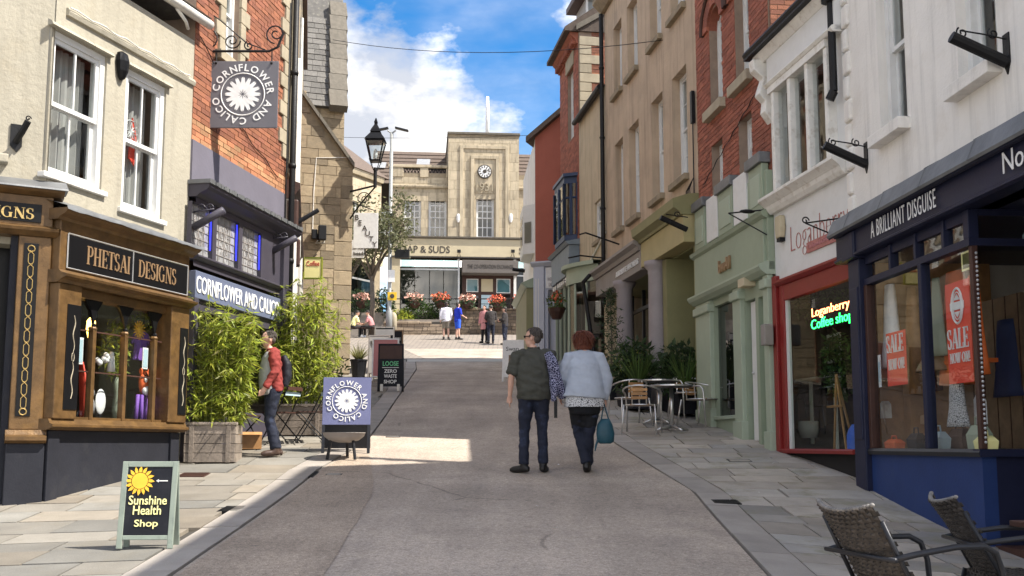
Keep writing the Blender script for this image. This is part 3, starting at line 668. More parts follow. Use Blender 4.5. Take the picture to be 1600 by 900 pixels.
for uu in (fu0-.01, um, fu1+.01): b.tube([(uu, -.283, zf0-.012), (uu, -.283, zf1+.012)], .008, 5)
b.build('trim_bead', 'silver', fa)
hz = zf1-zf0
A.text('PHETSAI', A.uz(132, 400, OFF)[0], A.uz(200, 420, OFF)[0], zf0+hz*.22, zf0+hz*.80, -.292, 'bronze', fa, serif=True)
A.text('DESIGNS', A.uz(213, 420, OFF)[0], A.uz(272, 440, OFF)[0], zf0+hz*.22, zf0+hz*.80, -.292, 'bronze', fa, serif=True)
lz0 = zc+.06
A.mould('cornice', 'gold', [(0, zc-.06), (-.27, zc-.06), (-.30, zc-.03), (-.36, zc), (-.40, zc+.03), (-.41, lz0), (0, lz0)], uL-.05, uR+.07)
b = A.mb(); n = 26
for i in range(n):                               # dressed lead over the cornice
    a, c = uL-.08+(uR-uL+.18)*i/n, uL-.08+(uR-uL+.18)*(i+1)/n; q = lambda k: .013*mnoise.noise(Vector((k*.37, 1.3, 0)))+.006*mnoise.noise(Vector((k*1.7, 4.3, 0)))
    b.add([(a, -.43+q(i), lz0-.03+q(i+2)), (c, -.43+q(i+1), lz0-.03+q(i+3)), (c, -.42+q(i+1), lz0+.012), (a, -.42+q(i), lz0+.012), (c, -.02, lz0+.14+q(i+5)), (a, -.02, lz0+.14+q(i+4)), (c, .0, lz0+.17+q(i+5)), (a, .0, lz0+.17+q(i+4))], [(0, 1, 2, 3), (3, 2, 4, 5), (5, 4, 6, 7)])
b.build('lead_flashing', 'lead', A.root, smooth=True)
win = A.box('shop_window', 'gold', wu0, wu1, -.20, -.15, zs_t, zs_t+.03)
cols = [wu0, A.uz(152, 560, OFF)[0], A.uz(202, 560, OFF)[0], A.uz(248, 560, OFF)[0], wu1]
for q in cols[1:4]:
    zq = wz1-.34; A.mb().box(q-.028, q+.028, -.215, -.14, zs_t, zq).lathe([(.045, 0), (.05, .02), (.04, .04)], (q, -.178, zq), 8).build('mullion', 'gold', win, bev=.006)
    b = A.mb()
    for sd in (-1, 1): b.prism([(q, zq+.06), (q+sd*.02, zq+.12), (q+sd*.05, wz1-.12), (q+sd*.13, wz1-.02), (q+sd*.14, wz1), (q, wz1)], 'y', -.19, -.165)
    b.ball((q, -.19, zq+.055), .028, 8, 5); b.build('bracket', 'black_gloss', win, fix=True)
for a, c in zip(cols, cols[1:]): A.pane(a+.01, c-.01, zs_t+.03, wz1, -.165, 'shop_glass', win)
for zz in (.40, .74): A.mb().box(wu0, wu1, -.168, -.160, zs_t+(wz1-zs_t)*zz-.008, zs_t+(wz1-zs_t)*zz+.008).build('glazing_bar', 'dark_wood', win)
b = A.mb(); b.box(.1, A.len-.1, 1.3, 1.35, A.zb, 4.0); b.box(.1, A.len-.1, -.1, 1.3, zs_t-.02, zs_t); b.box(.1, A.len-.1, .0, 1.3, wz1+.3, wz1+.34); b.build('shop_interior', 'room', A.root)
# things in the window
def Aat(px, py, off): u, z = A.uz(px, py, off); return u, z
def disp(name, label, cat, mb, m, smooth=False, M=A):
    o = mb.build(name, m, None, smooth, fix=True); o.location = M.root.location; o.rotation_euler = M.root.rotation_euler; return tag(o, label, cat)
u, z = Aat(226, 602, -.05); b = A.mb()
t = thing('tiger_mask', 'orange and white striped tiger mask over purple cloth in shop window', 'mask', A.W(u, -.05, zs_t), A.ang); MZ = zs_t
def sub(parent, name, m, mb, smooth=True): o = mb.build(name, m, parent, smooth, fix=True); return o
dz = z-zs_t
sub(t, 'face', 'tiger_orange', MB().ball((0, 0, dz+.03), (.10, .06, .15), 12, 8)); sub(t, 'muzzle', 'chalk_white', MB().ball((0, -.04, dz-.07), (.085, .05, .06), 10, 6))
for sd in (-1, 1):
    sub(t, 'eye', 'chalk_white', MB().ball((sd*.045, -.052, dz+.07), (.03, .015, .04))); sub(t, 'ear', 'tiger_orange', MB().ball((sd*.08, 0, dz+.17), (.035, .02, .04)))
sub(t, 'tongue', 'sale_red', MB().box(-.022, .022, -.09, -.07, dz-.19, dz-.10), False)
b = MB()
for k in range(5): b.tube([(-.1+.05*k, -.058+.006*abs(k-2), dz+.16-.01*abs(k-2)), (-.06+.03*k, -.064, dz+.10)], .006, 4)
sub(t, 'stripe', 'black_gloss', b)
b = MB()
for k in range(9): b.tube([(-.12+.03*k, .02*math.sin(k*2), dz-.12), (-.15+.037*k, .03*math.sin(k*2.4), .0)], .024, 5)
sub(t, 'drape', 'purple', b)
u, z = Aat(222, 538, .05); disp('purple_blouse', 'purple garment hanging behind a paper notice in shop window', 'garment', A.mb().prism([(u-.12, z-.2), (u+.12, z-.2), (u+.09, z+.05), (u+.16, z), (u+.12, z+.14), (u, z+.17), (u-.12, z+.14), (u-.16, z), (u-.09, z+.05)], 'y', .05, .09), 'purple')
for px, py, w, h, lab in ((124, 548, .05, .15, 'pale framed notice standing at the left of the gold window'), (226, 560, .05, .13, 'white framed notice above the tiger mask')):
    u, z = Aat(px, py, -.14); t = disp('notice', lab, 'notice', A.mb().box(u-w, u+w, -.150, -.142, z-h, z+h), 'chalk_white'); A.mb().box(u-w*.75, u+w*.75, -.154, -.150, z-h*.85, z+h*.85).build('print', 'pale_blue', t)
u, z = Aat(130, 610, -.02); disp('red_scarf', 'red patterned scarf hanging low in the gold shop window', 'scarf', A.mb().tube([(u-.05, -.02, z+.32), (u-.02, -.03, z+.1), (u+.03, -.02, z-.15), (u-.02, -.05, z-.3)], [(.03, .01), (.06, .02), (.07, .03), (.05, .02)], 8), 'sale_red', True)
u, z = Aat(142, 515, .1); b = A.mb(); b.lathe([(.02, .14), (.05, .10), (.055, 0), (.03, -.1), (.005, -.13)], (u, .1, z), 10); o = disp('amber_lamp', 'small glowing amber lamp hanging in gold shop window', 'lamp', b, 'lamp_amber', True)
u, z = Aat(217, 516, .05); b = A.mb()
for k in range(16): a = k*math.pi/8; b.tube([(u+.03*math.cos(a), .05, z+.03*math.sin(a)), (u+.12*math.cos(a), .04, z+.12*math.sin(a))], [.018, .006], 5)
b.ball((u, .04, z), (.05, .03, .05)); disp('sunflower_wreath', 'yellow ray flower ornament hanging in gold shop window', 'ornament', b, 'sun_yellow')
def leaf_cloud(c, r, n, size, asp=.35, seed=1, up=.0, shape=None, droop=0):
    R = random.Random(seed); b = MB()
    for _ in range(n):
        while True:
            p = Vector((R.uniform(-1, 1), R.uniform(-1, 1), R.uniform(-1, 1)))
            if p.length <= 1: break
        p = p*(p.length**-.35 if p.length > .05 else 1); q = Vector((c[0]+p.x*r[0], c[1]+p.y*r[1], c[2]+p.z*r[2]))
        if shape and not shape(q): continue
        d = Vector((R.gauss(0, 1), R.gauss(0, 1), R.gauss(0, .8)+up-droop)); d.normalize(); s = d.cross(Vector((R.gauss(0, 1), R.gauss(0, 1), R.gauss(0, 1)))).normalized()
        L = size*R.uniform(.6, 1.3); w = L*asp; nrm = d.cross(s)*L*.08
        b.add([q, q+d*L*.45+s*w*.5+nrm, q+d*L, q+d*L*.45-s*w*.5+nrm], [(0, 1, 2, 3)])
    return b
u, z = Aat(180, 545, .15); b = leaf_cloud((u, .15, z), (.20, .14, .36), 420, .10, .3, 5, droop=.3); b.z0 = A.zb; disp('trailing_plant', 'tall trailing green plant in the middle of gold shop window', 'plant', b, 'leaf_bamboo')
u, z = Aat(222, 505, .35); b = leaf_cloud((u, .35, z), (.12, .1, .2), 120, .10, .3, 6); b.z0 = A.zb; disp('leaf_spray', 'small yellow green leaf spray above the tiger mask', 'plant', b, 'leaf_bamboo')
u, z = Aat(182, 615, .1); b = A.mb(); b.lathe([(.05, -.30), (.07, -.2), (.05, 0), (.065, .12), (.03, .2)], (u+.03, .1, z), 10); disp('green_vase', 'pale green glass vase standing in gold shop window', 'vase', b, 'sage_pale', True)
for k, (px, py, nm) in enumerate(((166, 560, 'white clustered shell ornament on window shelf'), (157, 625, 'white round dish leaning behind the gold mullion'), (141, 620, 'grey head figurine low in the gold window'), (174, 565, 'small white figurine beside the trailing plant'))):
    u, z = Aat(px, py, .0); b = A.mb()
    if k == 0: [b.ball((u+random.uniform(-.09, .09), random.uniform(-.02, .06), z+random.uniform(-.06, .06)), .035, 7, 5) for _ in range(10)]
    elif k == 1: b.ball((u, 0, z-.02), (.09, .02, .15), 14, 8)
    elif k == 2: b.ball((u, 0, z+.05), (.05, .05, .06)); b.lathe([(.05, -.2), (.06, -.1), (.03, 0)], (u, 0, z), 8)
    else: b.ball((u, 0, z+.09), .03); b.lathe([(.05, -.12), (.035, 0), (.03, .07)], (u, 0, z), 8)
    disp(('shell_ornament', 'white_dish', 'figurine', 'figurine')[k], nm, ('ornament', 'dish', 'figurine', 'figurine')[k], b, 'silver' if k == 2 else 'chalk_white', True)
# angled corner entrance of the same shop, cut by the edge of the picture
A0 = Bld('corner_shop_entrance', 'canted cream corner with black doorway under the cut-off gold sign', (-6.96, 10.03), (-5.13, 11.02))
ue = A0.len; OF0 = -.12
A0.wall('wall', 'cream', 0, ue, A0.zb-.3, 7.1, [(.2, A0.uz(24, 500, OF0)[0], A0.zb-.3, 3.75)], reveal=.3)
zq0 = A0.uz(60, 357, OF0)[1]; zq1 = A0.uz(60, 322, OF0)[1]; zt0 = A0.uz(60, 306, OF0)[1]; zsb = A0.uz(60, 672, OF0)[1]; uE = A0.uz(74, 500, OF0)[0]; uP = A0.uz(22, 500, OF0)[0]
A0.box('pilaster', 'gold', uP, uE, -.18, 0, zsb, zq0-.1, bev=.012); pn = A0.root.children[-1]
panel(A0, pn, A0.uz(31, 500, OF0)[0], A0.uz(54, 500, OF0)[0], zsb+.14, zq0-.18, -.18, 'chain')
A0.box('plinth', 'black_blue', uP-.02, uE+.03, -.20, 0, A0.zb-.3, zsb-.14, bev=.01); A0.mould('plinth_moulding', 'gold', [(0, zsb-.14), (-.22, zsb-.14), (-.27, zsb-.11), (-.27, zsb-.07), (-.23, zsb-.05), (-.21, zsb), (0, zsb)], uP-.03, uE+.04)
A0.mould('lower_cornice', 'gold', [(0, zq0-.1), (-.19, zq0-.1), (-.26, zq0-.05), (-.27, zq0-.02), (-.2, zq0+.01), (0, zq0+.01)], 0, uE+.06)
f0 = A0.box('fascia', 'gold', 0, uE, -.19, 0, zq0+.01, zt0-.02, bev=.008); un = A0.uz(64, 340, OF0)[0]; A0.box('name_board', 'black_gloss', 0, un, -.202, -.18, zq0+.045, zq1, f0, bev=.004)
A0.text('DESIGNS', A0.uz(-57, 340, OF0)[0], A0.uz(53, 340, OF0)[0], zq0+.075, zq1-.05, -.210, 'gold_leaf', f0, serif=True)
A0.mould('cornice', 'gold', [(0, zt0-.02), (-.2, zt0-.02), (-.27, zt0+.02), (-.30, zt0+.05), (0, zt0+.05)], 0, uE+.1)
A0.mould('lead_flashing', 'lead', [(0, zt0+.045), (-.33, zt0+.04), (-.32, zt0+.06), (-.1, zt0+.15), (0, zt0+.2)], -.1, uE+.13)
A0.box('door', 'black_gloss', .2, uP+.02, .28, .34, A0.zb-.3, 3.75); A0.box('door_post', 'black_blue', uP-.07, uP-.001, -.10, .2, A0.zb-.3, zq0-.1)
u, z = A0.uz(30, 215)                            # bracket plate with stub arm
b = A0.mb(); b.prism([(u-.09, z+.14), (u+.03, z+.14), (u+.03, z-.1), (u-.02, z-.17), (u-.09, z-.1)], 'y', -.02, .0); b.tube([(u-.03, -.02, z-.05), (u+.02, -.14, z+.03), (u+.07, -.2, z+.14)], .035, 8); b.tube(scroll((u+.07, -.2, z+.17), .03, 1.2), .007, 4); b.build('pole_bracket', 'black_iron', A0.root, fix=True)
u, z = A0.uz(3, 250); A0.box('ledge', 'cream', u-.5, u+.06, -.12, .01, z-.05, z+.05, bev=.015)

# ------------------------------------------------------------------ left: brick house with the mauve shopfront
B = Bld('brick_shop_house', 'orange brick house with mauve painted shopfront and leaded windows', (-4.35, 13.5), (-3.77, 16.6))
pz_ = B.uz(291, 213)[1]; wq = B.R(353, -70, 371, 104); wq2 = (wq[0]+.05, wq[1], 4.9, 6.6)
zc0 = B.uz(292, 300, -.1)[1]; zc1 = B.uz(292, 265, -.3)[1]
B.wall('wall', 'mortar', 0, B.len, pz_, 11.0, [wq], reveal=.16, depth=6)
B.box('painted_band', 'mauve', 0.0, B.len, -.03, 0, zc1-.1, pz_)
qq = []
for i in range(14):                              # stone quoins beside the window and at the corner
    z0 = wq[2]+i*.235-.02; lw = .30 if i % 2 else .17
    for a, c in ((wq[0]-lw, wq[0]), (wq[1], wq[1]+lw)): qq.append((a, c, z0, z0+.225))
    qq.append((B.len-(.34 if i % 2 else .2), B.len, z0-.9, z0-.675))
for r in qq: B.box('quoin', 'stone_trim', r[0]+.003, r[1]-.003, -.045, .02, r[2], r[3], bev=.008)
B.sash(wq, .10, 1, 1, fw=.05, cur='net'); B.box('window_sill', 'stone_trim', wq[0]-.25, wq[1]+.25, -.10, .05, wq[2]-.14, wq[2]-.005, bev=.01)
ops = [(wq[0], wq[1], wq[2], wq[3])]+qq+[(wq[0]-.25, wq[1]+.25, wq[2]-.14, wq[2])]
B.masonry('brick', 'brick_pale', 0, B.len, pz_, pz_+.30, .23, .075, ops, nmax=80, stuff_name='pale_brickwork')
B.masonry('brick', 'brick', 0, B.len, pz_+.30, 9.4, .23, .075, ops, nmax=300)
B.mould('cornice', 'mauve_dark', [(0, zc0), (-.12, zc0), (-.16, zc0+.04), (-.20, zc0+.06), (-.27, zc1-.10), (-.30, zc1-.06), (-.30, zc1-.02), (0, zc1-.02)], -.02, B.len+.05)
b = B.mb()
for i in range(40): a = -.05+i*(B.len+.1)/40; q = .012*math.sin(i*2.3); b.box(a, a+(B.len+.1)/40-.004, -.33+q*.6, 0, zc1-.02, zc1+.035+q)
b.build('lead_capping', 'lead', B.root)
wb = B.uz(292, 392, -.06)[1]; wt = B.uz(335, 332, -.06)[1]; sg0 = B.uz(292, 462, -.1)[1]; sg1 = B.uz(292, 411, -.1)[1]
wu = [B.uz(x, 380, -.06)[0] for x in (294, 328, 334, 369, 375, 405)]
fr_ = [(wu[0], wu[1], wb, wt), (wu[2], wu[3], wb, wt), (wu[4], wu[5], wb, wt)]
B.wall('shopfront', 'mauve_dark', 0, B.len, sg1, zc0+.02, fr_, reveal=.07, y=-.10)
m = bpy.data.materials.new('leaded'); m.use_nodes = True; nt = m.node_tree; bs = nt.nodes['Principled BSDF']; bs.inputs['Roughness'].default_value = .25
v = nt.nodes.new('ShaderNodeTexVoronoi'); v.inputs['Scale'].default_value = 14; tcn = nt.nodes.new('ShaderNodeTexCoord'); rp = nt.nodes.new('ShaderNodeValToRGB'); rp.color_ramp.elements[0].color = (.16, .16, .17, 1); rp.color_ramp.elements[1].color = (.40, .40, .40, 1)
nt.links.new(tcn.outputs['Object'], v.inputs['Vector']); nt.links.new(v.outputs['Color'], rp.inputs[0]); nt.links.new(rp.outputs[0], bs.inputs['Base Color']); MT['leaded'] = m
for r in fr_:
    w = B.mb().box(r[0], r[1], -.035, -.03, r[2], r[3]).build('leaded_window', 'leaded', B.root)
    b = B.mb(); nu, nz = 4, 6
    for i in range(1, nu): q = r[0]+(r[1]-r[0])*i/nu; b.box(q-.004, q+.004, -.045, -.036, r[2], r[3])
    for i in range(1, nz): q = r[2]+(r[3]-r[2])*i/nz; b.box(r[0], r[1], -.044, -.036, q-.004, q+.004)
    cu, cz = (r[0]+r[1])/2, (r[2]+r[3])/2
    for k in range(5): b.tube(scroll((cu+.10*math.cos(k*1.26), -.042, cz+.14*math.sin(k*1.26)), .075, 1.1, (-1)**k, k), .0035, 4)
    b.tube([(cu-.12*math.cos(i*.3), -.042, cz+.2*math.sin(i*.6)) for i in range(20)], .0035, 4); b.build('lead_came', 'grey_taupe', w)
    b = B.mb(); b.box(r[1]-.016, r[1]-.004, -.075, -.06, r[2]+.12, r[3]-.03); b.build('light_strip', 'led_blue', w)
B.mould('window_sill', 'mauve_dark', [(0, wb-.09), (-.13, wb-.09), (-.17, wb-.05), (-.17, wb-.03), (-.1, wb), (0, wb)], 0, B.len)
fb = B.box('fascia', 'slate_blue', .02, B.len-.35, -.13, -.02, sg0, sg1-.06, bev=.006)
hz = sg1-.06-sg0; B.text('CORNFLOWER AND CALICO', .03, B.len-.42, sg0+hz*.2, sg0+hz*.82, -.137, 'chalk_white', fb, bold=.004)
B.box('post', 'mauve_dark', B.len-.33, B.len-.12, -.17, 0, B.zb-.1, zc0, bev=.008); B.box('post', 'mauve_dark', .0, .12, -.14, 0, B.zb-.1, sg0, bev=.008)
B.box('stall_riser', 'mauve_dark', .12, B.len-.33, -.08, 0, B.zb-.1, B.zb+.7); w = B.box('shop_window', 'mauve_dark', .12, B.len-.33, -.08, -.02, sg0-.15, sg0); 
for k in range(3): a = .14+k*.82; B.pane(a, a+.78, B.zb+.7, sg0-.15, -.05, 'dark_glass', w)
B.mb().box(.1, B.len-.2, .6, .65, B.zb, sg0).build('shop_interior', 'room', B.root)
for px, py, dx in ((300, 322, 0), (446, 378, 0)):  # tube lamps on scroll brackets
    u, z = B.uz(px, py, -.3); u = max(.06, min(u, B.len-.05)); b = B.mb(); b.tube([(u, -.05, z-.16), (u, -.48, z+.06)], .052, 10); b.tube([(u, 0, z+.05), (u, -.34, z+.08)], .012, 5)
    for k in (0, 1): b.tube([(p[1]+u, -.15-.12*k-p[0], z+.10+p[2]) for p in scroll((0, 0, 0), .06, 1.3, 1)], .008, 4)
    b.build('tube_lamp', 'mauve_dark', B.root, smooth=True)
b = B.mb(); b.tube([(B.len+.02, -.12, B.zb-.1), (B.len+.02, -.12, 11)], .05, 10)
for z in (3.2, 4.6, 6.2, 7.8): b.lathe([(.06, -.04), (.066, 0), (.06, .04)], (B.len+.02, -.12, z), 10)
b.tube([(B.len-.06, -.05, 3.0), (B.len-.06, -.05, 9)], .012, 5); b.build('drainpipe', 'black_iron', B.root, smooth=True)
b = B.mb(); b.tube([(.1+i*.16, -.03, 7.2-.20*i*.5+.03*math.sin(i)) for i in range(6)]+[(1.3+i*.25, -.03, 6.35-.07*i+.03*math.sin(i*2)) for i in range(7)], .008, 4); b.build('cable', 'black_iron', B.root)
# hanging sign: bracket with scrolls and the grey board
p0 = at(305, 80, 14.0); p1 = at(434, 70, 14.0)
HS = thing('hanging_sign', 'grey square hanging sign with white flower on a scrolled iron bracket', 'sign', (p0.x, 14.0, p0.z))
Lb = p1.x-p0.x; tl = at(327, 96, 14)-p0; br = at(433, 200, 14)-p0
b = MB(); b.tube([(-.06, 0, 0), (Lb-.12, 0, 0), (Lb, 0, .06), (Lb+.08, 0, .28)], .018, 6); b.tube([(-.02, 0, -.9), (-.02, 0, .75)], .012, 5); b.tube([(-.02, 0, .72), (.35, 0, .45), (Lb*.62, 0, .12), (Lb*.85, 0, .02)], .009, 5)
for c, r, tr, d, s in (((.16, 0, .2), .19, 1.7, 1, 3.4), ((.1, 0, .58), .1, 1.5, -1, 1), ((.52, 0, .15), .12, 1.6, -1, 0), ((.76, 0, .08), .07, 1.4, 1, 2), ((Lb-.03, 0, .26), .15, 1.6, -1, 4.6)): b.tube(scroll(c, r, tr, d, s), .011, 5)
b.tube([(tl.x+.1, 0, 0), (tl.x+.1, 0, tl.z)], .01, 5); b.tube([(br.x-.1, 0, 0), (br.x-.1, 0, tl.z)], .01, 5); b.ball((tl.x+.1, -.018, tl.z-.03), .02, 8, 5); b.ball((br.x-.1, -.018, tl.z-.03), .02, 8, 5)
b.build('bracket', 'black_iron', HS)
bd = MB().box(tl.x, br.x, -.015, .015, br.z, tl.z).build('board', 'sign_grey', HS, bev=.004)
def flower_badge(parent, cx, cz, R, y, m, s, th, petals=16):
    b = MB()
    for lay, (n, r0, r1, w) in enumerate(((petals, .10, .56, .085), (petals, .08, .40, .07), (10, .03, .20, .05))):
        for k in range(n):
            a = 2*math.pi*(k+.5*lay)/n; c, sn = math.cos(a), math.sin(a); pts = [(r0, 0), (r0+(r1-r0)*.55, w), (r1*.92, w*.75), (r1, w*.2), (r1*.86, 0), (r1, -w*.2), (r1*.92, -w*.75), (r0+(r1-r0)*.55, -w)]
            yy = y-.0012*lay-.0002*k
            if lay == 0 or True:
                q = [(cx+R*(p*c-t*sn)*.98, yy, cz+R*(p*sn+t*c)*.98) for p, t in [(pp, tt*(.78 if lay == 0 else .5)) for pp, tt in pts]]
                b.add(q, [tuple(range(8))])
    b.tube([(cx+R*.66*math.cos(i*.1745), y, cz+R*.66*math.sin(i*.1745)) for i in range(36)], R*.016, 4, True); b.build('flower_emblem', m, parent)
    for t in ring_text(s, R*.84, R*.22, th, 2*math.pi*R*.84): t.M = Matrix.Translation((cx, y, cz)); t.build('lettering', m, parent)
flower_badge(bd, (tl.x+br.x)/2, (tl.z+br.z)/2, (br.x-tl.x)*.47, -.018, 'chalk_white', 'CORNFLOWER AND CALICO ', 175)

# ------------------------------------------------------------------ left: second brick house, seen almost edge on
C = Bld('dressed_brick_house', 'orange brick house with pale stone dressings seen edge-on behind drainpipe', (-3.77, 16.66), (-6.12, 28.6))
bays = [(.5+i*2.05, 1.35+i*2.05) for i in range(6)]; cops = [(a, c, z0, z1) for a, c in bays for z0, z1 in ((6.6, 8.6), (9.6, 11.4))]
C.wall('wall', 'mortar', 0, C.len, C.zb-.1, 12.4, cops, reveal=.15, depth=5)
cq = []
for r in cops:
    C.sash(r, .1, 1, 1, fw=.05)
    for a, c in ((r[0]-.2, r[0]), (r[1], r[1]+.2)): C.box('window_surround', 'stone_trim', a, c, -.045, .02, r[2]-.1, r[3]+.1, bev=.01); cq.append((a, c, r[2]-.1, r[3]+.1))
    C.mould('window_hood', 'stone_trim', [(0, r[3]+.1), (-.05, r[3]+.1), (-.09, r[3]+.24), (-.09, r[3]+.3), (0, r[3]+.36)], r[0]-.3, r[1]+.3)
for z in (6.1, 9.1, 12.0): C.mould('string_course', 'stone_trim', [(0, z), (-.05, z), (-.09, z+.1), (-.09, z+.18), (0, z+.24)], 0, C.len)
for i in range(7): u = i*2.05-.05; u = max(u, .0); C.box('pilaster', 'stone_trim', u, u+.3, -.06, 0, 6.3, 12, bev=.01)
C.masonry('brick', 'brick', 0, C.len, 5.9, 12.3, .23, .075, cops+cq, nmax=120)
C.box('eaves', 'dark_wood', -.1, C.len, -.2, 0, 12.4, 12.65)
for k, (u0, u1) in enumerate(((.15, 3.8), (4.1, 8), (8.3, 12))):
    zt = 5.9-.0*k+(.25*k); C.mould('shop_cornice', 'dark_wood', [(0, zt-.2), (-.14, zt-.15), (-.24, zt), (-.24, zt+.08), (0, zt+.15)], u0, u1); C.box('shop_fascia', 'taupe_awning', u0, u1, -.12, 0, zt-1.25, zt-.2, bev=.01)
    for q in (u0, u1-.25): C.box('corbel', 'old_white' if k else 'dark_wood', q, q+.2, -.22, 0, zt-.75, zt-.2, bev=.03)
    C.box('shop_post', 'brick', u1, u1+.28, -.05, 0, C.zb-.1, zt-.2)
    w = C.box('shop_window', 'mauve_dark', u0+.1, u1-.1, -.1, -.02, zt-1.4, zt-1.25); [C.pane(u0+.12+j*1.2, u0+1.3+j*1.2, C.gz(u0)+.6, zt-1.4, -.06, 'dark_glass', w) for j in range(3)]
u, z = C.uz(447, 335, -.2); C.mb().tube([(.9, -.1, 5.4), (.9, -.55, 5.7)], .04, 8).build('tube_lamp', 'steel_dark', C.root)
C.mb().tube([(2.4, -.12, 3.3), (2.4, -.12, 9)], .045, 8).tube([(5.2, -.12, 3.3), (5.2, -.12, 11)], .04, 8).build('drainpipe', 'old_white', C.root)

# ------------------------------------------------------------------ left: stone building facing down the street
D = Bld('stone_house', 'honey coloured rubble stone house with steep slate roof and stone coping', (-8.45, 27.75), (-4.62, 29.0), zb=3.4)
d0 = D.uz(475, 151); d1 = D.uz(548, 254); ue = D.len; sl = (d1[1]-d0[1])/(d1[0]-d0[0]); zd = lambda u: d1[1]+(u-d1[0])*sl
D.mb().prism([(0, D.zb-.2), (ue, D.zb-.2), (ue, zd(ue)), (0, zd(0))], 'y', 0, .9).build('wall', 'stone_joint', D.root, fix=True)
D.masonry('stone', 'stone', 0.6, ue, D.zb, zd(.6), .52, .27, keep=lambda u, z: z < zd(u)-.12, proud=.022, joint=.016, nmax=300, jit=.45, rowjit=.35)
for z in [3.6+i*.42 for i in range(13)]: D.box('quoin', 'stone', ue-(.5 if int(z*10) % 2 else .34), ue+.012, -.035, .2, z+.008, z+.41, bev=.012)
b = D.mb()
for k in range(7):
    a, c = d1[0]+.1-(7-k)*.52, d1[0]+.1-(6-k)*.52; b.add([(a, -.14, zd(a)-.04), (c-.008, -.14, zd(c)-.04), (c-.008, 1.05, zd(c)-.04), (a, 1.05, zd(a)-.04), (a, -.14, zd(a)+.10), (c-.008, -.14, zd(c)+.10), (c-.008, 1.05, zd(c)+.10), (a, 1.05, zd(a)+.10)], [(3, 2, 1, 0), (4, 5, 6, 7), (0, 1, 5, 4), (1, 2, 6, 5), (2, 3, 7, 6), (3, 0, 4, 7)])
b.build('verge', 'coping', D.root)
ze = D.uz(500, 166, .9)[1]; ur = D.uz(541, 166, .9)[0]; SK = .12   # the far side runs back along the side street
D.mb().add([(0, .9, D.zb), (ur-.05, .9, D.zb), (ur-.05+SK*6, 7, D.zb), (0, 7, D.zb), (0, .9, ze), (ur-.05, .9, ze), (ur-.05+SK*6, 7, ze), (0, 7, ze)], [(3, 2, 1, 0), (4, 5, 6, 7), (0, 1, 5, 4), (1, 2, 6, 5), (2, 3, 7, 6), (3, 0, 4, 7)]).build('main_wall', 'stone_joint', D.root); D.masonry('stone', 'stone', 0.6, ur-.05, zd(ue)-1, ze, .5, .27, y=.9, proud=.022, joint=.016, nmax=60, jit=.4, rowjit=.3, stuff_name='upper_stonework')
uc0 = D.uz(514, 120, .9)[0]; sp = 1.7          # roof slope rises away from the street end
rr = ur-.1
rf = D.mb().add([(0, .75, ze-.05), (rr, .75, ze-.05), (0, 4.4, ze+3.5*sp), (rr+SK*3.6, 4.4, ze+3.5*sp), (0, 8, ze-.05), (rr+SK*7, 8, ze-.05)], [(0, 1, 3, 2), (2, 3, 5, 4), (1, 5, 3), (0, 2, 4), (0, 4, 5, 1)]).build('roof', 'slate', D.root, fix=True)
sm = MB().box(-.5, .5, -.5, .5, -.5, .5).mesh('slate'); sm.materials.append(MT['slate']); th = math.atan(sp); row = 0
for r in range(16):
    t0 = r*.26; u = .8-(row % 2)*.14; yy = .76+(t0+.13)*math.cos(th); zz = ze-.06+(t0+.13)*math.sin(th); sh = SK*(yy-.8)
    while u < uc0:
        w = random.uniform(.22, .42); o = bpy.data.objects.new('slate', sm); COL.objects.link(o); o.parent = rf; u1 = min(u+w, uc0)
        o.scale = (u1-u-.008, .30, .022)
        o.location = ((u+u1)/2+sh, yy-.015, zz+.035-D.zb+random.uniform(-.006, .006)); o.rotation_euler = (th-.07, 0, 0); u += w
    row += 1
for k in range(7):
    t0 = -.15+k*.72; o = mkobj('coping_stone', unit_block('coping'), None, D.root); o.scale = (ur-uc0, .70, .26); yy = .72+(t0+.36)*math.cos(th); o.location = ((ur+uc0)/2+SK*(yy-.8), yy, ze+.02+(t0+.36)*math.sin(th)-D.zb); o.rotation_euler = (th, 0, 0)
u, z = D.uz(497, 365); b = D.mb(); b.box(u-.02, u+.2, -.28, -.10, z-.22, z+.20); b.box(u-.2, u-.04, -.22, -.06, z-.20, z+.08); b.build('loudspeaker', 'black_iron', D.root, bev=.02); D.mb().tube([(u, -.05, z-.2), (u-.08, -.1, z-.3), (u+.16, -.1, z-.28), (u+.2, -.03, z-.1)], .012, 5).tube([(u-.16, -.03, z+.1), (u-.15, -.03, z+1.2), (u-.1, -.03, z+2.2), (u+.9, -.03, z+2.3)], .016, 5).build('cable', 'old_white', D.root)
p = at(489, 418, 28.2); t = thing('hanging_sign', 'small yellow sign with green frame hung on the stone wall above the bamboo', 'sign', (p.x, 28.2, p.z-.3)); bd = MB().box(-.24, .24, -.02, .02, 0, .56).build('board', 'letter_yellow', t); b = MB(); b.box(-.27, -.23, -.03, .03, -.03, .59); b.box(.23, .27, -.03, .03, -.03, .59); b.box(-.23, .23, -.03, .03, -.03, .01); b.box(-.23, .23, -.03, .03, .55, .59); b.build('frame', 'leaf_bamboo', t); b = MB().tube([(0, 0, .59), (0, .4, .75), (0, .78, .75)], .014, 5).build('arm', 'black_iron', t)
me, w_ = text_mesh('Coffee', .36, .14, .01); o = mkobj('lettering', me, 'letter_red', bd); o.location = (-.18, -.026, .34)
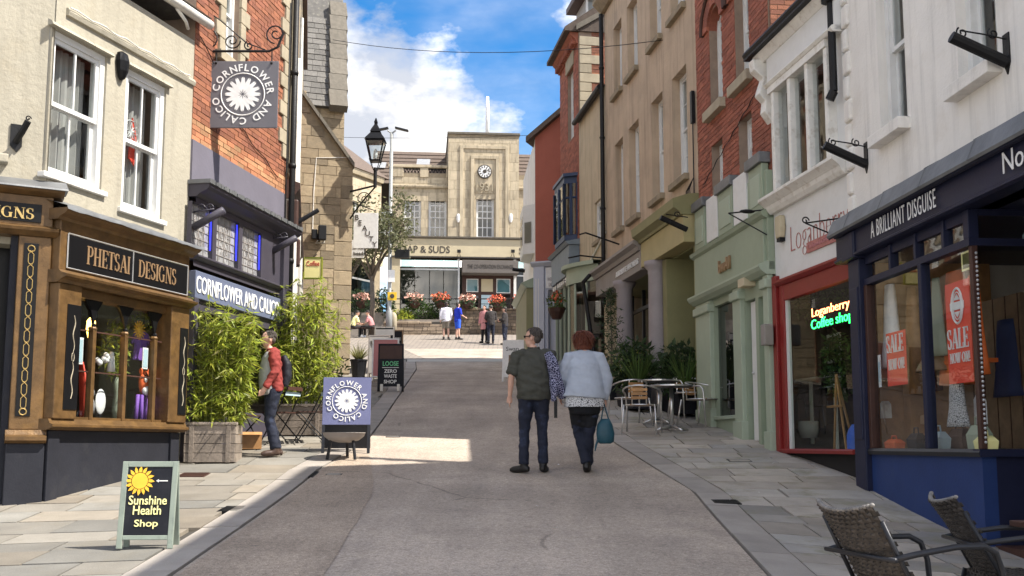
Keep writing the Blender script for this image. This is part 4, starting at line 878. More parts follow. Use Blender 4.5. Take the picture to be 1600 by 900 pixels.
# ------------------------------------------------------------------ right: white house with the navy shopfront
R1 = Bld('white_house', 'white rendered house with navy blue shopfront and lead flashing', (4.12, 12.2), (4.62, 4.2), zb=.2)
L1 = R1.len
uC = R1.uz(1556, 800)[0]                         # the corner of the recessed entrance
a0 = R1.uz(1372, 100)[0]; a1 = R1.uz(1419, 198)[0]; zb1 = R1.uz(1376, 214)[1]; c0 = R1.uz(1497, 100)[0]; c1 = R1.uz(1560, 98)[0]; zb2 = R1.uz(1500, 136)[1]
q1 = (a0, a1, zb1, zb1+1.95); q2 = (c0, c1, zb2, zb2+1.95); q3 = (c1+1.1, c1+2.1, zb2, zb2+1.95)
zl1 = R1.uz(1430, 270, -.24)[1]; zl0 = R1.uz(1430, 297, -.31)[1]; zfa1 = R1.uz(1430, 304, -.22)[1]; zfa0 = R1.uz(1430, 356, -.22)[1]; zsl = R1.uz(1450, 701, -.1)[1]
uw0 = R1.uz(1363, 600, -.1)[0]; ulob = uC+1.9
R1.wall('wall', 'white_render', 0, L1, R1.zb-.3, 7.55, [q1, q2, q3, (.18, ulob, R1.zb-.3, zfa0)], reveal=.16, depth=7)
for q in (q1, q2, q3): R1.sash(q, .12, 1, 1, fw=.09, sw=.05, gm='glass', cur='net', sill=(.14, .13, 'white_render'))
for i in range(30):                              # rounded quoins at the corner
    z0 = 1.0+i*.30; R1.box('quoin', 'white_render', -.02, .17 if i % 2 else .12, -.045, .06, z0+.012, z0+.285, bev=.03)
R1.mould('lead_flashing', 'lead', [(.0, zl0), (-.30, zl0), (-.315, zl0-.02), (-.325, zl0+.01), (-.25, zl1-.02), (-.22, zl1), (0, zl1+.12)], .02, L1)
for k in range(6): R1.mb().tube([(.55+k*.95, -.325, zl0+.005), (.55+k*.95, -.25, zl1-.02), (.55+k*.95, -.1, zl1+.06)], .012, 5).build('lead_roll', 'lead', R1.root)
R1.mould('cornice', 'navy', [(0, zfa1-.02), (-.22, zfa1-.02), (-.25, zfa1+.01), (-.29, zl0-.03), (-.30, zl0), (0, zl0)], .0, L1)
fas = R1.box('fascia', 'navy', .02, L1, -.21, 0, zfa0+.03, zfa1-.02)
R1.mould('fascia_bead', 'navy', [(0, zfa0), (-.20, zfa0), (-.235, zfa0+.015), (-.235, zfa0+.035), (-.21, zfa0+.05), (0, zfa0+.05)], .0, L1)
hz = zfa1-zfa0; R1.text('A BRILLIANT DISGUISE', R1.uz(1363, 370, -.22)[0], R1.uz(1465, 330, -.22)[0], zfa0+hz*.30, zfa0+hz*.86, -.235, 'chalk_white', fas, bold=-.004, depth=.002, space=1.15)
un0 = R1.uz(1570, 270, -.22)[0]; R1.text('No.25', un0, un0+.62, zfa0+hz*.30, zfa0+hz*.86, -.235, 'chalk_white', fas, bold=0, depth=.002)
for px in (1347,):
    u = R1.uz(1338, 600, -.12)[0]; u2 = R1.uz(1355, 600, -.12)[0]; R1.box('pilaster', 'navy', max(u, .12), u2, -.17, 0, R1.zb-.2, zfa0-.02, bev=.01); R1.box('pilaster_panel', 'navy', max(u, .12)+.04, u2-.04, -.185, -.16, zsl+.1, zfa0-.35, R1.root.children[-1], bev=.01)
    R1.box('console', 'navy', max(u, .12)-.02, u2+.03, -.24, 0, zfa0-.02, zfa1-.03, bev=.02)
zt = R1.uz(1356, 440, -.1)[1]                    # transom
R1.box('stall_riser', 'navy_blue', u2, uC, -.10, .03, R1.zb-.3, zsl-.07); R1.mould('sill', 'steel_dark', [(.1, zsl-.07), (-.14, zsl-.07), (-.15, zsl-.03), (-.13, zsl), (.1, zsl)], u2, uC+.04)
shopw = R1.box('shop_window', 'navy', u2, uC, -.12, -.02, zt-.035, zt+.035)
def post(u, w, m='navy', z0=None, z1=None, y0=-.12, y1=-.02): R1.box('mullion', m, u-w/2, u+w/2, y0, y1, z0 if z0 else zsl, z1 if z1 else zfa0, shopw, bev=.006)
um1 = R1.uz(1445, 560, -.1)[0]; post(u2+.035, .07, 'dark_wood', zsl, zt-.035); post(um1, .075, 'navy', zsl, zt-.035); post(uC-.03, .06, 'dark_wood', zsl, zt-.035, -.10, -.04); post(uC-.05, .1, 'navy', zt+.035, zfa0)
R1.pane(u2+.07, um1-.035, zsl, zt-.035, -.07, 'shop_glass', shopw); R1.pane(um1+.035, uC-.06, zsl, zt-.035, -.07, 'shop_glass', shopw)
tu = [u2]+[R1.uz(x, 410, -.1)[0] for x in (1392, 1432, 1477)]+[uC-.05]
for i, (a, c) in enumerate(zip(tu, tu[1:])):
    if i: post(a, .05, 'navy', zt+.035, zfa0-.0)
    R1.box('transom_head', 'navy', a+.025, c-.025, -.10, -.04, zfa0-.10, zfa0, shopw); R1.pane(a+.025, c-.025, zt+.035, zfa0-.10, -.07, 'shop_glass', shopw)
# return of the window into the recessed entrance
b = R1.mb(); b.box(uC-.06, uC, .03, 1.6, R1.zb-.3, zsl-.07); b.build('stall_riser', 'navy', R1.root); b = R1.mb(); b.box(uC-.08, uC+.05, -.14, 1.6, zsl-.069, zsl); b.box(uC-.06, uC-.0, -.02, 1.6, zt-.035, zt+.035); b.box(uC-.06, uC, 1.5, 1.6, zsl, zfa0); b.box(uC-.06, uC, -.02, 1.6, zfa0-.06, zfa0); w = b.build('return_window', 'navy', R1.root)
b = R1.mb(); [b.ball((uC+.004, -.06, zsl+.06+i*.042), .014, 6, 4) for i in range(int((zt-zsl-.1)/.042))]; b.build('beading', 'silver', w)
for z0, z1 in ((zsl, zt-.035), (zt+.035, zfa0-.06)):
    b = R1.mb(); b.quad((uC-.03, -.02, z0), (uC-.03, 1.5, z0), (uC-.03, 1.5, z1), (uC-.03, -.02, z1)); b.build('pane', 'shop_glass', w)
R1.box('soffit', 'navy', .1, ulob, -.02, 2.6, zfa0+.0, zfa0+.04); b = R1.mb(); b.box(.1, ulob+.4, 2.55, 2.6, R1.zb-.3, zfa0); b.box(ulob, ulob+.05, .1, 2.6, R1.zb-.3, zfa0); b.build('shop_interior', 'room_warm', R1.root); R1.box('display_floor', 'wood', u2, uC-.07, -.02, 1.6, zsl-.06, zsl-.01); R1.box('lobby_floor', 'dark_wood', uC, ulob, -.02, 2.5, R1.gz(uC)-.25, R1.gz(uC)+.02)
p = R1.uz(1577, 520, .42); b = R1.mb(); n = 40; cu, cy = uC-.16, .62
def flute(z, r): return [(cu+r*(1+.05*(k % 2))*math.cos(2*math.pi*k/n), cy+r*(1+.05*(k % 2))*math.sin(2*math.pi*k/n), z) for k in range(n)]
b.rings([flute(zsl, .075), flute(zfa0-.35, .07)]); b.lathe([(.11, 0), (.11, .05), (.09, .08)], (cu, cy, zsl), 16); b.lathe([(.08, -.35), (.12, -.28), (.12, -.2), (.09, -.15), (.09, 0)], (cu, cy, zfa0), 16); b.build('fluted_column', 'pale_blue', R1.root)
for px, py in ((1342, 245), (1562, 82)):
    u, z = R1.uz(px+12, py); b = R1.mb(); b.prism([(u-.05, z+.17), (u+.05, z+.17), (u+.05, z-.1), (u, z-.2), (u-.05, z-.1)], 'y', -.012, 0); b.tube([(u, -.01, z-.09), (u, -.5, z+.13)], .052, 10); b.tube([(u, 0, z+.12), (u, -.2, z+.16), (u, -.42, z+.19)], .008, 4)
    for k, yy in enumerate((-.12, -.40)): b.tube([(u, yy-p_[0], z+.17+p_[2]) for p_ in scroll((0, 0, 0), .055, 1.3, -1, 1)], .008, 4)
    b.build('tube_lamp', 'black_iron', R1.root, fix=True)
R1.wall('shadow_storey', 'white_render', 1.0, L1, 7.55, 10.35, depth=7); R1.mb().prism([(-.25, 10.35), (3.4, 12.0), (7, 10.35)], 'x', .9, L1).build('roof', 'slate', R1.root, fix=True)  # unseen storey and roof added, stepped and sized to set the street's shadow edge
# window display
def Rat(px, py, off): return R1.uz(px, py, off)
def rdisp(name, label, cat, b, m, smooth=False): o = b.build(name, m, None, smooth, fix=True); o.location = R1.root.location; o.rotation_euler = R1.root.rotation_euler; return tag(o, label, cat)
for x0, y0, x1, y1, lab, big in ((1476, 446, 1522, 596, 'tall red SALE NOW ON banner hanging in the larger navy shop window', 1), (1384, 522, 1418, 600, 'smaller red SALE NOW ON poster low in the narrow navy shop window', 0)):
    r = R1.R(x0, y0, x1, y1, -.05); zt_ = r[3] if big else r[3]
    o = rdisp('sale_banner', lab, 'banner', R1.mb().box(r[0], r[1], -.05, -.045, r[2], zt_), 'sale_red'); o['group'] = 'sale banners in the navy shop window'
    H = zt_-r[2]; W = r[1]-r[0]
    s0, s1, n0, n1 = ((.34, .54, .20, .30) if big else (.62, .95, .30, .50))
    R1.text('SALE', r[0]+W*.03, r[1]-W*.10, r[2]+H*s0, r[2]+H*s1, -.058, 'chalk_white', o, serif=True); R1.text('NOW ON!', r[0]+W*.10, r[1]-W*.08, r[2]+H*n0, r[2]+H*n1, -.058, 'chalk_white', o, serif=True)
    if big:
        cu, cz = (r[0]+r[1])/2, r[2]+H*.76; b = R1.mb(); b.tube([(cu+W*.22*math.cos(i*.26), -.056, cz+W*.36*math.sin(i*.26)) for i in range(24)], .012, 4, True); b.tube([(cu+W*.16*math.cos(i*.26), -.056, cz+W*.28*math.sin(i*.26)) for i in range(24)], .006, 4, True); b.box(cu-W*.28, cu+W*.28, -.060, -.055, cz-W*.08, cz+W*.08)
        for k in (-1, 1): b.prism([(cu-W*.12, cz+k*W*.12), (cu+W*.12, cz+k*W*.12), (cu, cz+k*W*.24)], 'y', -.059, -.055)
        b.build('emblem', 'chalk_white', o, fix=True)
def garment(name, lab, px, py, y, w, h, m, cat='garment', flare=1.3):
    u, z = Rat(px, py, y); b = R1.mb(); rs = []
    for k in range(9):
        t = k/8; ww = w*(.55+(flare-.55)*t)*(1+.04*math.sin(k)); rs.append([(u+ww*math.cos(a)*(1+.10*math.sin(6*a)*t), y+ww*.45*math.sin(a)*(1+.10*math.sin(6*a)*t), z-h*t) for a in [2*math.pi*j/20 for j in range(20)]])
    return rdisp(name, lab, cat, b.rings(rs), m, True)
garment('orange_dress', 'bright orange dress hanging behind the tall sale banner', 1492, 425, .30, .26, 1.15, 'sale_orange', flare=1.3)
garment('orange_shawl', 'orange shawl hanging high in the corner of navy shop window', 1520, 430, .10, .13, .95, 'sale_orange')
garment('printed_skirt', 'black and white printed skirt hanging below the sale banner', 1494, 592, .02, .17, .46, 'print_dress', flare=1.0)
garment('white_blouse', 'white blouse hanging at the far side of navy shop window', 1390, 445, .18, .17, .95, 'chalk_white')
garment('pale_green_scarf', 'pale green scarf hanging beside the orange dress', 1462, 435, .12, .11, .8, 'sage_pale')
garment('grey_coat', 'tan coat hanging between the sale poster and window mullion', 1424, 450, .35, .17, 1.2, 'wood_slat')
garment('blue_jacket', 'dark blue jacket on a stand behind the pale fluted column', 1572, 500, .95, .25, .8, 'navy_blue', flare=1.0)
u, z = Rat(1468, 560, .2); b = R1.mb(); b.lathe([(.10, .2), (.14, .1), (.17, 0), (.24, -.12), (.24, -.14), (.10, -.02)], (u, .2, z), 14); rdisp('gold_hat', 'shiny gold brimmed hat on a stand beside sale banner', 'hat', b, 'bronze', True)
u, z = Rat(1505, 566, .3); rdisp('display_shelf', 'narrow orange display shelf crossing behind the sale banner', 'shelf', R1.mb().box(u-.45, u+.3, .15, .5, z-.02, z+.02), 'sale_orange')
def bag(px, py, y, w, h, m, lab, name='handbag', cat='handbag'):
    u, z = Rat(px, py, y); b = R1.mb(); b.rings([[(u-w, y-.05, zsl), (u+w, y-.05, zsl), (u+w, y+.06, zsl), (u-w, y+.06, zsl)], [(u-w*1.05, y-.06, zsl+h*.6), (u+w*1.05, y-.06, zsl+h*.6), (u+w*1.05, y+.07, zsl+h*.6), (u-w*1.05, y+.07, zsl+h*.6)], [(u-w*.75, y-.02, zsl+h), (u+w*.75, y-.02, zsl+h), (u+w*.75, y+.03, zsl+h), (u-w*.75, y+.03, zsl+h)]])
    b.tube([(u-w*.5, y, zsl+h), (u-w*.4, y, zsl+h*1.35), (u+w*.4, y, zsl+h*1.35), (u+w*.5, y, zsl+h)], .008, 5); return rdisp(name, lab, cat, b, m)
bag(1397, 685, .08, .13, .10, 'tiger_orange', 'small orange purse on the floor of the narrow navy window'); bag(1432, 685, .10, .11, .16, 'steel_dark', 'dark grey handbag on the floor of the narrow navy window'); bag(1466, 690, .08, .13, .17, 'pale_blue', 'pale blue patterned handbag low in the larger navy window'); bag(1500, 690, .25, .15, .20, 'dark_wood', 'dark brown handbag behind the printed skirt'); bag(1530, 690, .06, .12, .22, 'sage_pale', 'grey green handbag near the corner of navy window'); bag(1540, 695, -.0, .10, .12, 'letter_yellow', 'small cream box bag at the corner of navy window')
u, z = Rat(1424, 640, .5); rdisp('display_stand', 'pale wooden display stand in the narrow navy window', 'stand', R1.mb().box(u-.09, u+.09, .45, .6, zsl, zsl+.75), 'wood_slat')
u, z = Rat(1374, 580, -.06); o = rdisp('notice', 'tall narrow pale notice stuck on navy shop window', 'notice', R1.mb().box(u-.02, u+.05, -.064, -.060, z-.18, z+.18), 'chalk_white'); R1.mb().box(u-.012, u+.042, -.067, -.064, z-.12, z+.1).build('print', 'pale_blue', o)
u, z = Rat(1515, 408, -.05); o = rdisp('notice', 'small yellow green notice stuck high on navy shop window', 'notice', R1.mb().box(u-.13, u+.13, -.062, -.058, z-.08, z+.10), 'letter_yellow'); R1.mb().box(u-.10, u+.10, -.065, -.062, z-.06, z+.08).build('print', 'leaf_straw', o)

R1.box('display_side', 'wood_slat', .14, .18, 0, 1.6, zsl, zt+.5); R1.box('display_back', 'wood', u2+.1, um1-.05, .95, 1.0, zsl, zt-.3); b = R1.mb()
for k in range(9): b.box(u2+.1+k*.24, u2+.105+k*.24, .94, .95, zsl, zt-.3)
b.build('display_boards', 'dark_wood', R1.root)
for k, (px, py, w_, h_, m_, lab) in enumerate(((1384, 640, .07, .10, 'old_white', 'small cream card on a stand low in the narrow navy window'), (1462, 600, .08, .07, 'dark_wood', 'small dark box on the orange shelf'), (1450, 655, .10, .05, 'bronze', 'bronze coloured shoe pair low beside the mullion'), (1532, 640, .05, .14, 'chalk_white', 'white price card near the corner of navy window'))):
    u, z = R1.uz(px, py, .2); rdisp('display_item', lab, ('card', 'box', 'shoes', 'card')[k], R1.mb().prism([(u-w_, z-h_), (u+w_, z-h_), (u+w_*.85, z+h_*.6), (u, z+h_), (u-w_*.9, z+h_*.7)], 'y', .16, .24), m_)
# ------------------------------------------------------------------ right: white bay over the red coffee shop
R2 = Bld('coffee_shop_house', 'white painted house with wide bay window above a red coffee shop front', (3.78, 14.5), (4.12, 12.22))
bay = R2.R(1218, 145, 1308, 257); u9 = R2.len
zg = R2.uz(1183, 88, -.1)[1]; zlo = R2.uz(1228, 438)[1]
rw = R2.R(1240, 458, 1336, 702, -.02); rw = (rw[0], u9-.05, rw[2], rw[3])
R2.wall('wall', 'white_paint', 0, u9, R2.zb-.3, zg-.1, [bay, (.05, u9-.02, R2.zb-.2, zlo)], reveal=.1, depth=6, dz0=zlo)
w = R2.box('bay_window', 'old_white', bay[0]-.12, bay[1]+.05, -.14, 0, bay[2]-.08, bay[2])
R2.box('head', 'old_white', bay[0]-.12, bay[1]+.05, -.14, 0, bay[3], bay[3]+.12, w)
nb = 3; wd = (bay[1]-bay[0])/nb
for i in range(nb+1): q = bay[0]+wd*i; R2.box('mullion', 'old_white', q-.045, q+.045, -.12, .02, bay[2], bay[3], w, bev=.01)
for i in range(nb):
    q = bay[0]+wd*i; R2.pane(q+.045, q+wd-.045, bay[2], bay[3], -.04, 'glass', w); R2.curtain(q+.03, q+wd*.4, bay[2], bay[3], .12, 'net', w, n=10)
R2.mb().box(bay[0]-.05, bay[1]+.05, .9, .95, bay[2]-.1, bay[3]+.1).build('room_backing', 'room_warm', w)
R2.box('frieze', 'white_paint', bay[0]-.15, u9, -.12, 0, bay[3]+.12, zg-.16); R2.mould('frieze_moulding', 'old_white', [(0, zg-.20), (-.13, zg-.20), (-.2, zg-.12), (-.22, zg-.08), (0, zg-.08)], -.1, u9); R2.mould('architrave', 'old_white', [(0, bay[3]+.10), (-.15, bay[3]+.10), (-.18, bay[3]+.14), (-.15, bay[3]+.18), (0, bay[3]+.18)], bay[0]-.15, u9)
R2.mb().tube([(-.25, -.26, zg), (u9, -.26, zg)], .06, 8).box(-.25, u9, -.30, .05, zg-.08, zg-.05).build('gutter', 'black_iron', R2.root)
R2.mb().prism([(-.25, zg+.02), (2.2, zg+.12), (6, zg+.12), (6, zg-.1), (-.2, zg-.06)], 'x', -.02, u9).build('roof', 'slate', R2.root, fix=True)
z1, z0 = zg-.15, R2.uz(1196, 168, -.1)[1]; b = R2.mb(); b.prism([(0, z1), (-.28, z1), (-.26, z1-.16), (-.12, z1-.28), (-.17, z1-.42), (-.20, z1-.52), (-.10, z1-.62), (-.12, z1-.78), (-.05, z1-.88), (0, z1-.95)], 'x', -.12, .06); b.build('console', 'old_white', R2.root, bev=.015, fix=True)
zc1 = R2.uz(1212, 306, -.1)[1]; zc2 = R2.uz(1214, 327, -.1)[1]
R2.mould('cornice', 'old_white', [(0, zc2), (-.06, zc2), (-.10, zc2+.05), (-.12, (zc1+zc2)/2), (-.18, zc1-.05), (-.22, zc1-.02), (-.22, zc1+.02), (0, zc1+.04)], -.05, u9)
lu0 = R2.uz(1236, 370)[0]; lz0 = R2.uz(1237, 391)[1]; H = R2.uz(1237, 354)[1]-lz0
R2.text('Loganberry', lu0, u9-.05, lz0-.14, lz0+H*.98, -.006, 'letter_faded', bold=-.03, name='sign_lettering'); pq = R2.R(1262, 383, 1309, 378, -.005); pzz = R2.uz(1263, 396)[1]; pl_ = R2.box('plaque', 'letter_faded', pq[0], pq[1], -.022, 0, pzz, pzz+.14); R2.text('Tea-Room & Coffee Shop', pq[0]+.04, pq[1]-.04, pzz+.03, pzz+.11, -.026, 'coat_pink', pl_)
u, z = R2.uz(1224, 357); b = R2.mb(); b.prism([(u-.10, z+.18), (u+.08, z+.18), (u+.11, z), (u+.07, z-.14), (u-.08, z-.14), (u-.11, z)], 'y', -.09, -.005); ab = b.build('alarm_box', 'fascia_cream', R2.root, bev=.02, fix=True); R2.box('base', 'black_iron', u-.06, u+.06, -.08, -.005, z-.19, z-.14, ab)
# red front
zr = rw[2]; hd1 = zlo-.02; R2.box('red_post', 'red_paint', .0, .13, -.07, .03, R2.zb-.25, hd1+.12, bev=.01); R2.box('red_post', 'red_paint', .16, .30, -.03, .08, R2.zb-.2, hd1-.02, bev=.01); R2.box('post_foot', 'red_paint', .14, .33, -.09, .05, R2.zb-.2, R2.zb+.22, bev=.01); R2.box('post_foot', 'red_paint', -.01, .14, -.10, .03, R2.zb-.25, R2.zb+.28, bev=.01)
R2.box('red_head', 'red_paint', .13, u9-.02, -.02, .08, hd1-.26, hd1-.02, bev=.008); R2.mould('red_cornice', 'red_paint', [(0.03, hd1-.04), (-.05, hd1-.04), (-.10, hd1), (-.10, hd1+.03), (.03, hd1+.05)], .12, u9-.02)
R2.mould('red_sill', 'red_paint', [(.1, zr-.06), (-.08, zr-.06), (-.09, zr-.02), (-.06, zr), (.1, zr)], .14, u9-.02); R2.box('plinth', 'dark', .14, u9-.02, .02, .1, R2.zb-.3, zr-.06)
w = R2.box('shop_window', 'white_paint', .30, .335, .0, .06, zr, hd1-.26); R2.pane(.335, u9-.03, zr, hd1-.26, .03, 'cafe_glass', w)
R2.mb().box(-3.2, u9, 2.4, 2.45, zr-.6, hd1).box(-3.2, u9, .14, 2.4, zr-.5, zr-.45).box(-3.2, u9, .14, 2.4, hd1, hd1+.05).box(-3.25, -3.2, .14, 2.4, zr-.6, hd1).box(u9-.01, u9+.03, .1, 2.4, zr-.6, hd1).box(-3.2, .1, .13, .16, zr-.6, hd1).build('shop_interior', 'room_dark', R2.root)
for s, px0, px1, py0, py1, m_ in (('Loganberry', 1269, 1328, 500, 486, 'neon_orange'), ('Coffee shop', 1268, 1333, 520, 504, 'neon_green')):
    un0, zn0 = R2.uz(px0, py0, .12); un1, _ = R2.uz(px1, py0, .12); un1 = min(un1, u9-.08); zn1 = R2.uz(px0, py1, .12)[1]
    t = thing('neon_sign', 'glowing %s neon words in the red coffee shop window' % ('orange' if 'orange' in m_ else 'green'), 'neon sign', R2.W(un0, .12, zn0), R2.ang); me, _ = text_mesh(s, un1-un0, zn1-zn0+.03, -.008, .004); mkobj('tubing', me, m_, t)
def cdisp(name, label, cat, b, m, smooth=False): o = b.build(name, m, None, smooth, fix=True); o.location = R2.root.location; o.rotation_euler = R2.root.rotation_euler; return tag(o, label, cat)
u, z = R2.uz(1308, 625, .5); b = R2.mb(); [b.tube([(u+a, .5+c, zr-.4), (u, .5, z+.35)], .018, 6) for a, c in ((-.18, 0), (.2, .05), (.02, .3))]; b.box(u-.22, u+.22, .45, .49, z-.1, z-.07); cdisp('easel', 'pale wooden easel standing inside the red coffee shop window', 'easel', b, 'wood_slat')
u, z = R2.uz(1310, 560, .7); b = leaf_cloud((u, .7, z-.1), (.28, .2, .45), 500, .12, .35, 9, droop=.2); b.z0 = R2.zb; cdisp('indoor_plant', 'leafy indoor plant beside the easel in coffee shop', 'plant', b, 'leaf_mid')
u, z = R2.uz(1290, 440, 1.0); b = leaf_cloud((u, 1.0, z-.3), (.7, .4, .3), 700, .13, .35, 10, droop=.3); b.z0 = R2.zb; cdisp('hanging_plant', 'broad hanging plant behind the neon words', 'plant', b, 'leaf_mid')
u, z = R2.uz(1302, 545, .9); b = R2.mb(); b.box(u-.2, u+.2, .9, .93, z-.2, z+.22); o = cdisp('picture_frame', 'pale framed picture inside the red coffee shop', 'picture', b, 'old_white'); R2.box('picture', 'leaf_straw', u-.15, u+.15, .885, .9, z-.15, z+.17, o)
u, z = R2.uz(1275, 590, .8); b = R2.mb(); b.box(u-.5, u+.5, .7, 1.1, z-.03, z); b.tube([(u-.4, .9, zr-.45), (u-.4, .9, z)], .03, 6); b.tube([(u+.4, .9, zr-.45), (u+.4, .9, z)], .03, 6); cdisp('cafe_counter', 'pale topped counter inside the red coffee shop', 'counter', b, 'old_white')
u, z = R2.uz(1268, 660, .5); b = R2.mb(); b.lathe([(.12, -.22), (.15, -.1), (.14, .02)], (u-.1, .5, z), 10); cdisp('white_tub', 'pale round tub on the floor of coffee shop', 'tub', b, 'curtain', True)
u = u9-.03; z = R2.uz(1283, 372)[1]; b = R2.mb(); b.tube([(u, -.02, z+.1), (u-.05, -.55, z+.02)], .01, 5); b.tube([(u, -.02, z-.2), (u-.05, -.55, z+.02)], .01, 5); b.tube([(u-.05, -.55+p[0], z+.05+p[2]) for p in scroll((0, 0, 0), .05, 1.2)], .009, 4); b.build('sign_bracket', 'black_iron', R2.root)
z = R2.uz(1305, 60)[1]; b = R2.mb(); b.tube([(u9-.08, -.12, z-.75), (u9-.08, -.12, z+1.0)], .05, 8); b.lathe([(.1, .0), (.12, .2), (.12, .3)], (u9-.08, -.14, z+.4), 8); b.tube([(u9-.08, -.12, z-.75), (u9-.12, -.16, z-.85)], .06, 8); b.build('drainpipe', 'black_iron', R2.root)
# blue sack left against the corner
p = on_ground(1337, 732); t = thing('blue_sack', 'crumpled bright blue plastic sack propped against the white quoins', 'sack', (p.x-.02, p.y-.05, p.z)); b = MB(); rs = []
for k in range(9): z = k*.06; r = (.10, .12, .125, .12, .11, .11, .10, .08, .03)[k]; rs.append([(r*.8*math.cos(a)*(1+.12*math.sin(3*a+k)), r*math.sin(a)*(1+.12*math.cos(4*a+k)), z*1.15) for a in [2*math.pi*j/14 for j in range(14)]])
b.rings(rs).build('sack_body', 'blue_bag', t, smooth=True)

# ------------------------------------------------------------------ right: red brick house over the sage green shop
R3 = Bld('red_brick_house', 'red brick house with arched sash windows above a sage green shopfront', (3.36, 18.0), (3.78, 14.5))
u9 = R3.len; zf0 = R3.uz(1087, 474, -.1)[1]; zf1 = R3.uz(1089, 402, -.1)[1]; zp1 = R3.uz(1088, 322, -.1)[1]
wl1 = R3.R(1112, 232, 1131, 296); wl2 = R3.R(1154, 186, 1177, 262); wa1 = R3.R(1108, 40, 1130, 158); wa2 = R3.R(1147, -10, 1172, 108)
mid = (wa1[2]+wa2[2])/2; wa1 = (wa1[0], wa1[1], mid, mid+1.75); wa2 = (wa2[0], wa2[1], mid, mid+1.75); lz = (wl1[2]+wl2[2])/2; lt = (wl1[3]+wl2[3])/2; wl1 = (wl1[0], wl1[1], lz, lt); wl2 = (wl2[0], wl2[1], lz, lt)
wins = [wl1, wl2, wa1, wa2]
R3.wall('wall', 'mortar', 0, u9, zp1-.5, 10.9, wins, reveal=.2, depth=6)
for r in (wl1, wl2): R3.sash(r, .16, 1, 1, fw=.06, cur='curtain')
arch = []
for r in (wa1, wa2):
    R3.sash(r, .16, 1, 1, fw=.06, cur='net'); um = (r[0]+r[1])/2; hw = (r[1]-r[0])/2
    for sd in (-1, 1):                            # brickwork closing the corners to an arch
        pts = [(um+sd*hw, r[3]-hw*.9), (um+sd*hw, r[3]), (um, r[3])]+[(um+sd*hw*math.sin(k*.26), r[3]-hw*.9+hw*.9*math.cos(k*.26)) for k in range(1, 6)]
        R3.mb().prism(pts, 'y', -.004, .16).build('arch_spandrel', 'brick_dark', R3.root, fix=True)
    for k in range(13):
        a = math.pi*(k+.5)/13; b = R3.mb(); cz = r[3]-hw*.9; r0, r1 = hw+.01, hw+.24; da = math.pi/13*.47
        b.prism([(um+r0*math.cos(a-da), cz+r0*math.sin(a-da)), (um+r1*math.cos(a-da), cz+r1*math.sin(a-da)), (um+r1*math.cos(a+da), cz+r1*math.sin(a+da)), (um+r0*math.cos(a+da), cz+r0*math.sin(a+da))], 'y', -.05, .02); b.build('voussoir', 'brick_dark', R3.root, fix=True)
    R3.mb().tube([(um+(hw+.29)*math.cos(k*.2618), -.05, r[3]-hw*.9+(hw+.29)*math.sin(k*.2618)) for k in range(13)], .045, 6).build('hood_mould', 'dark_wood', R3.root)
    arch.append((um-hw-.3, um+hw+.3, r[3]-hw*.9, r[3]+.35)); R3.box('sill', 'stone_trim', r[0]-.14, r[1]+.14, -.12, .1, r[2]-.17, r[2]-.003, bev=.01)
R3.masonry('brick', 'brick_dark', 0, u9, zp1-.3, 10.8, .225, .075, wins+arch, nmax=300, proud=.01)
for z in (9.95, 10.75): R3.mould('string_course', 'brick_dark', [(0, z), (-.06, z), (-.10, z+.06), (-.10, z+.12), (0, z+.14)], 0, u9)
R3.mb().prism([(-.3, 10.9), (3, 13.2), (6, 10.9)], 'x', -.05, u9+.05).build('roof', 'slate', R3.root, fix=True)
R3.box('timber_panelling', 'sage', 0, u9, -.10, .0, zf0, zp1-.25, bev=.008)
for i, (a, c) in enumerate(((.12, wl1[0]-.1), (wl1[1]+.05, wl2[0]-.05), (wl2[1]+.12, u9-.1))):
    zt_ = zp1-.12+.0*i; pn = R3.box('upper_panel', 'sage', a, c, -.13, -.02, zf1+.1, zt_, bev=.01); R3.box('panel_field', 'sage_pale', a+.08, c-.08, -.142, -.12, zf1+.2, zt_-.14, pn, bev=.01); R3.box('slate_cap', 'lead', a-.04, c+.04, -.18, .02, zt_+.001, zt_+.16, pn, bev=.01)
for r in (wl1, wl2): R3.box('white_board', 'white_paint', r[0], r[1], -.125, -.02, zf1+.12, r[2]-.05, bev=.006)
R3.mould('upper_cornice', 'sage', [(0, zf1-.04), (-.13, zf1-.04), (-.18, zf1), (-.2, zf1+.05), (-.14, zf1+.08), (0, zf1+.1)], -.02, u9+.0)
fas = R3.box('fascia', 'sage', .08, u9-.08, -.14, -.02, zf0+.12, zf1-.04, bev=.01)
u0, z0 = R3.uz(1125, 428, -.15); u1 = R3.uz(1142, 425, -.15)[0]; z1 = R3.uz(1125, 408, -.15)[1]; R3.text('bwAI', u0, u1, z0, z1, -.165, 'bronze', fas, bold=.01, depth=.02)
R3.mould('cornice', 'sage_pale', [(0, zf0-.06), (-.14, zf0-.06), (-.22, zf0+.0), (-.25, zf0+.05), (-.25, zf0+.08), (-.14, zf0+.13), (0, zf0+.13)], -.03, u9)
gw = R3.R(1118, 472, 1157, 648, -.02); dr = R3.R(1167, 468, 1189, 690, -.02); gbl = gw[2]
R3.wall('shopfront', 'sage', 0, u9, R3.zb-.4, zf0-.05, [(gw[0], gw[1], gw[2], zf0-.18), (dr[0], dr[1], R3.zb-.4, zf0-.3), (dr[1]+.12, u9-.25, R3.zb+.05, zf0-.32)], reveal=.12, y=-.05)
R3.box('recess_panel', 'sage', dr[1]+.1, u9-.2, .06, .09, R3.zb, zf0-.3)
